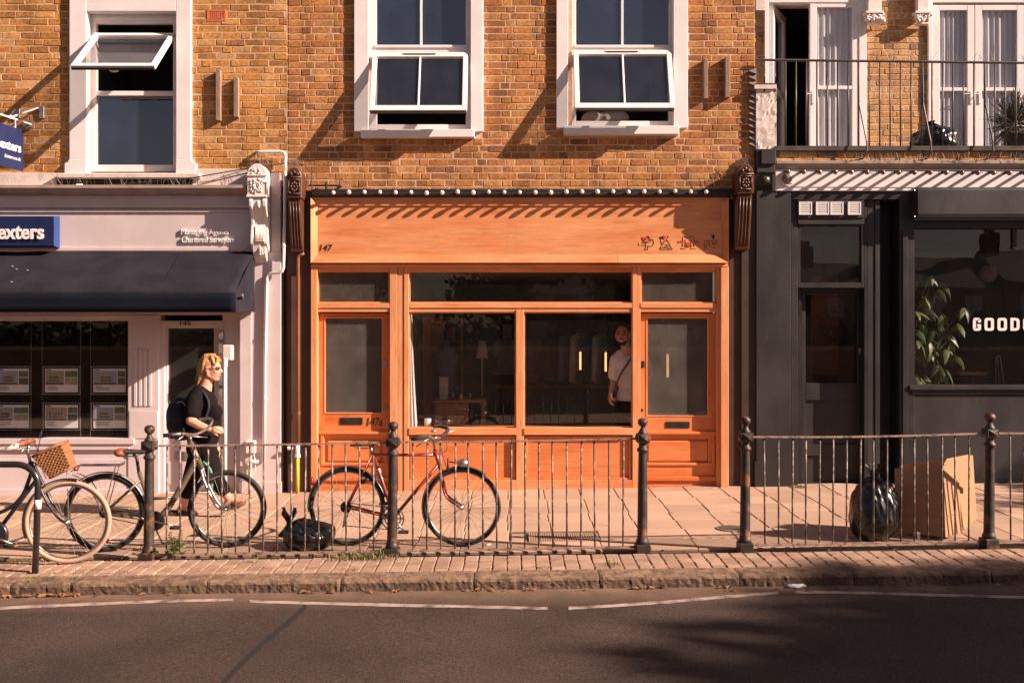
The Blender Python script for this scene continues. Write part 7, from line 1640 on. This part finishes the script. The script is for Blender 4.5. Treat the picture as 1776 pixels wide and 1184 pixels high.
# --- man inside the shop
ym = .48
def Mp(px, py, dy=0): return P(px, py, ym + dy)
MN = thing('person', 'bearded person in white t-shirt with crossbody strap standing inside the shop', 'person', (fx(1085, ym), ym, FL))
mb = MB(); mf = Vector((-.30, -1, 0)); c = Mp(1080, 581); Tm = head(mb, c, mf, 1.13)
mb.caps(Mp(1083, 590), .058, Mp(1087, 608), .066); mb.caps(Mp(1088, 608), .07, Mp(1090, 622), .10)
s1, e1, w1 = Mp(1068, 624, 0), Mp(1064, 658, .03), Mp(1059, 684, -.09)
mb.caps(s1, .055, e1, .044); mb.caps(e1, .042, w1, .028); hand(mb, w1, Vector((-.15, -.25, -1)), Vector((-1, -.1, 0)), 1, .9)
s2, e2, w2 = Mp(1117, 624, 0), Mp(1124, 655, .04), Mp(1120, 630, -.16)
mb.caps(s2, .055, e2, .044); mb.caps(e2, .042, w2, .028); hand(mb, w2, Vector((-.4, -.3, .6)), Vector((.3, -1, .2)), -1, 1.0)
mb.caps(Mp(1078, 715), .10, (fx(1075, ym), ym, FL + .5), .06); mb.caps((fx(1075, ym), ym, FL + .5), .058, (fx(1074, ym), ym, FL + .09), .038); mb.caps(Mp(1100, 715), .10, (fx(1102, ym), ym, FL + .5), .06); mb.caps((fx(1102, ym), ym, FL + .5), .058, (fx(1103, ym), ym, FL + .09), .038)
blob('body', mb, 'skin_tan', MN, .009, 3)
mb = MB(); mb.ball(Mp(1092, 630), (.195, .118, .14), 20, 14); mb.ball(Mp(1092, 656), (.172, .122, .19), 20, 14); mb.ball(Mp(1092, 684), (.168, .125, .14), 20, 14); mb.caps(s1, .075, s1.lerp(e1, .75), .078); mb.caps(s2, .075, s2.lerp(e2, .75), .078); mb.caps(Mp(1076, 614), .06, s1, .07); mb.caps(Mp(1104, 614), .06, s2, .07)
blob('t_shirt', mb, 'white_cotton', MN, .011, 3)
mb = MB(); mb.ball(Mp(1090, 706), (.17, .13, .13), 18, 12)
for a in (1076, 1103): mb.caps(Mp(a, 715), .105, (fx(a - 1, ym), ym, FL + .5), .08); mb.caps((fx(a - 1, ym), ym, FL + .5), .08, (fx(a - 1, ym), ym, FL + .12), .065)
blob('trousers', mb, 'black_cotton', MN, .012, 2)
mb = MB(); mb.ball(Tm(-.02, 0, .065), (.102, .098, .078), 18, 12); mb.ball(Tm(-.05, 0, .02), (.088, .086, .085), 16, 10)
for i in range(12): mb.ball(Tm(.03 + .02 * math.sin(i), -.06 + .011 * i, .125 + .012 * math.sin(i * 2.1)), .028, 8, 6)
blob('hair', mb, 'hair_dark', MN, .009, 1)
mb = MB(); mb.caps(Tm(.066, .018, -.092), .026, Tm(.066, -.018, -.092), .026); mb.caps(Tm(.05, .04, -.07), .018, Tm(.062, .02, -.09), .020); mb.caps(Tm(.05, -.04, -.07), .018, Tm(.062, -.02, -.09), .020); mb.caps(Tm(.094, .02, -.042), .008, Tm(.097, 0, -.038), .009); mb.caps(Tm(.094, -.02, -.042), .008, Tm(.097, 0, -.038), .009)
blob('beard', mb, 'hair_dark', MN, .008, 1)
mb = MB()
for q in (-1, 1): mb.ball(Tm(.089, q * .03, .012), (.013, .013, .008), 8, 6); mb.tube([Tm(.094, q * .045, .034), Tm(.098, q * .018, .037)], .0045, 6)
mb.build('eyes_and_brows', 'hair_dark', MN, True)
mb = MB(); mb.tube(smooth_path([Mp(1100, 612, -.06), Mp(1090, 628, -.135), Mp(1076, 650, -.145), Mp(1068, 672, -.10), Mp(1070, 690, .02)]), .013, 6); mb.build('strap', 'strap_brown', MN, True)
mb = MB()
for a in (1075, 1103): mb.ball((fx(a, ym), ym - .06, FL + .05), (.05, .13, .05), 14, 8)
mb.build('shoes', 'black_cotton', MN, True)
sgl = thing('sunglasses', 'dark folded sunglasses with an amber lens in the hand of the shop person', 'sunglasses', Mp(1063, 695, -.12)); mb = MB(); mb.lathe([(.024, -.004), (.026, 0), (.024, .004)], Mp(1066, 693, -.14), 16, 'y'); mb.build('lens', 'brass', sgl); MB().tube([Mp(1052, 690, -.12), Mp(1060, 692, -.13), Mp(1066, 693, -.14)], .006, 6).build('arm', 'sunglass', sgl)

# ================================================================== across the street: trees that shade the road, and the far skyline the glass mirrors
def tree(x, y, z, h, cr, cz, n, ls, label, seed, holes=.0):
    r_ = random.Random(seed); t = thing('street_tree', label, 'tree', (x, y, z)); mb = MB(); b = Vector((x, y, z - .1))
    top = Vector((x + .2, y, z + h * .62)); mb.tube([b, b.lerp(top, .5) + Vector((.05, .05, 0)), top], [h * .028, h * .02, h * .011], 10)
    clumps = []
    for i in range(16):
        a = r_.uniform(0, 6.3); e = r_.uniform(-.5, 1.3); q = r_.uniform(.35, 1.0); c = Vector((x, y, z + cz)) + Vector((math.cos(a) * math.cos(e) * cr[0], math.sin(a) * math.cos(e) * cr[1], math.sin(e) * cr[2])) * q
        clumps.append((c, r_.uniform(.22, .42) * min(cr))); s = b.lerp(top, r_.uniform(.55, 1)); mb.tube([s, s.lerp(c, .5) + Vector((0, 0, .2)), c], [h * .008, h * .005, .012], 6)
    mb.build('trunk', 'bark', t, True); lf = MB()
    for i in range(n):
        c, rd = r_.choice(clumps); v = Vector((r_.gauss(0, 1), r_.gauss(0, 1), r_.gauss(0, 1))); v = v.normalized() * rd * r_.uniform(.3, 1.25); p = c + v
        u = Vector((r_.uniform(-1, 1), r_.uniform(-1, 1), r_.uniform(-1, 1))).normalized(); w_ = u.orthogonal().normalized() * ls * .5; u *= ls * r_.uniform(.6, 1.2)
        lf.add([p - u * .5, p + w_ * .6, p + u * .5, p - w_ * .6], [(0, 1, 2, 3)])
    stuff(lf.build('crown', 'tree_leaf', t, recalc=False))
tree(24.9, -13.35, -.1, 13.5, (4.2, 3.3, 3.0), 9.9, 30000, .34, 'broad street tree shading the roadway beyond the kerb', 2)
tree(16.2, -4.2, .05, 6.2, (1.6, 1.3, 1.5), 4.8, 2600, .18, 'young street tree at the near kerb shading the pavement', 5)
for k, (x, y, h) in enumerate(((-14, -34, 8.0), (-7, -37, 8.5), (0, -35, 7.6), (7, -39, 7.8), (-22, -38, 9.0), (13, -44, 6.6), (-30, -36, 8.5))):
    tree(x, y, -.4, h, (3.2, 2.6, h * .33), h * .60, 2200, .42, ['dense green tree at the near edge of the open ground opposite', 'spreading green tree on the open ground opposite', 'small rounded tree on the open ground opposite', 'loose crowned tree on the open ground opposite', 'tallest tree on the open ground opposite', 'low tree in front of the far houses', 'outermost tree on the open ground opposite'][k], 40 + k)
for k in range(7):
    x = 4 + k * 7.2; hgt = 5.2 + .5 * (k % 3); y = -62
    hs_ = thing('far_house', 'distant brick terrace house with chimney across the open ground', 'house', (x, y, -.42), 'distant terrace houses across the open ground')
    MB().box(x - 3.55, x + 3.55, y - 8, y, -.42, hgt).build('walls', 'far_wall', hs_); MB().prism([(y - 8.2, hgt), (y + .2, hgt), (y - 4, hgt + 2.6)], 'x', x - 3.58, x + 3.58).build('roof', 'far_roof', hs_)
    mb = MB(); mb.box(x - 3.2, x - 2.2, y - 4.6, y - 3.4, hgt + 1.5, hgt + 3.9)
    for i in range(3): mb.lathe([(.12, 0), (.15, .5)], (x - 3.0 + i * .3, y - 4, hgt + 3.9), 8)
    mb.build('chimney', 'far_wall', hs_)
    for i in range(2):
        for j in range(2): MB().box(x - 2.2 + i * 3, x - .9 + i * 3, y + .002, y + .06, .9 + j * 2.6, 2.5 + j * 2.6).build('window', 'white_paint', hs_)

# added wall and hedge behind the view, darkening what the panes mirror
gw = thing('added_wall', 'unseen brick wall and hedge added to keep the window reflections dark', 'wall', (0, -14.2, -.2))
MB().box(-45, 45, -14.5, -14.2, -.3, 1.5).build('wall', 'far_wall', gw); MB().box(-45, 45, -14.55, -14.15, 1.5, 1.6).build('coping', 'old_render', gw)
mb = MB(); r_ = random.Random(77)
for i in range(9000):
    p = Vector((r_.uniform(-30, 30), r_.uniform(-14.75, -14.1), 1.6 + abs(r_.gauss(0, .35)))); u = Vector((r_.uniform(-1, 1), r_.uniform(-1, 1), r_.uniform(-1, 1))).normalized() * .14; w_ = u.orthogonal().normalized() * .08; mb.add([p - u, p + w_, p + u, p - w_], [(0, 1, 2, 3)])
stuff(mb.build('hedge', 'tree_leaf', gw, recalc=False))
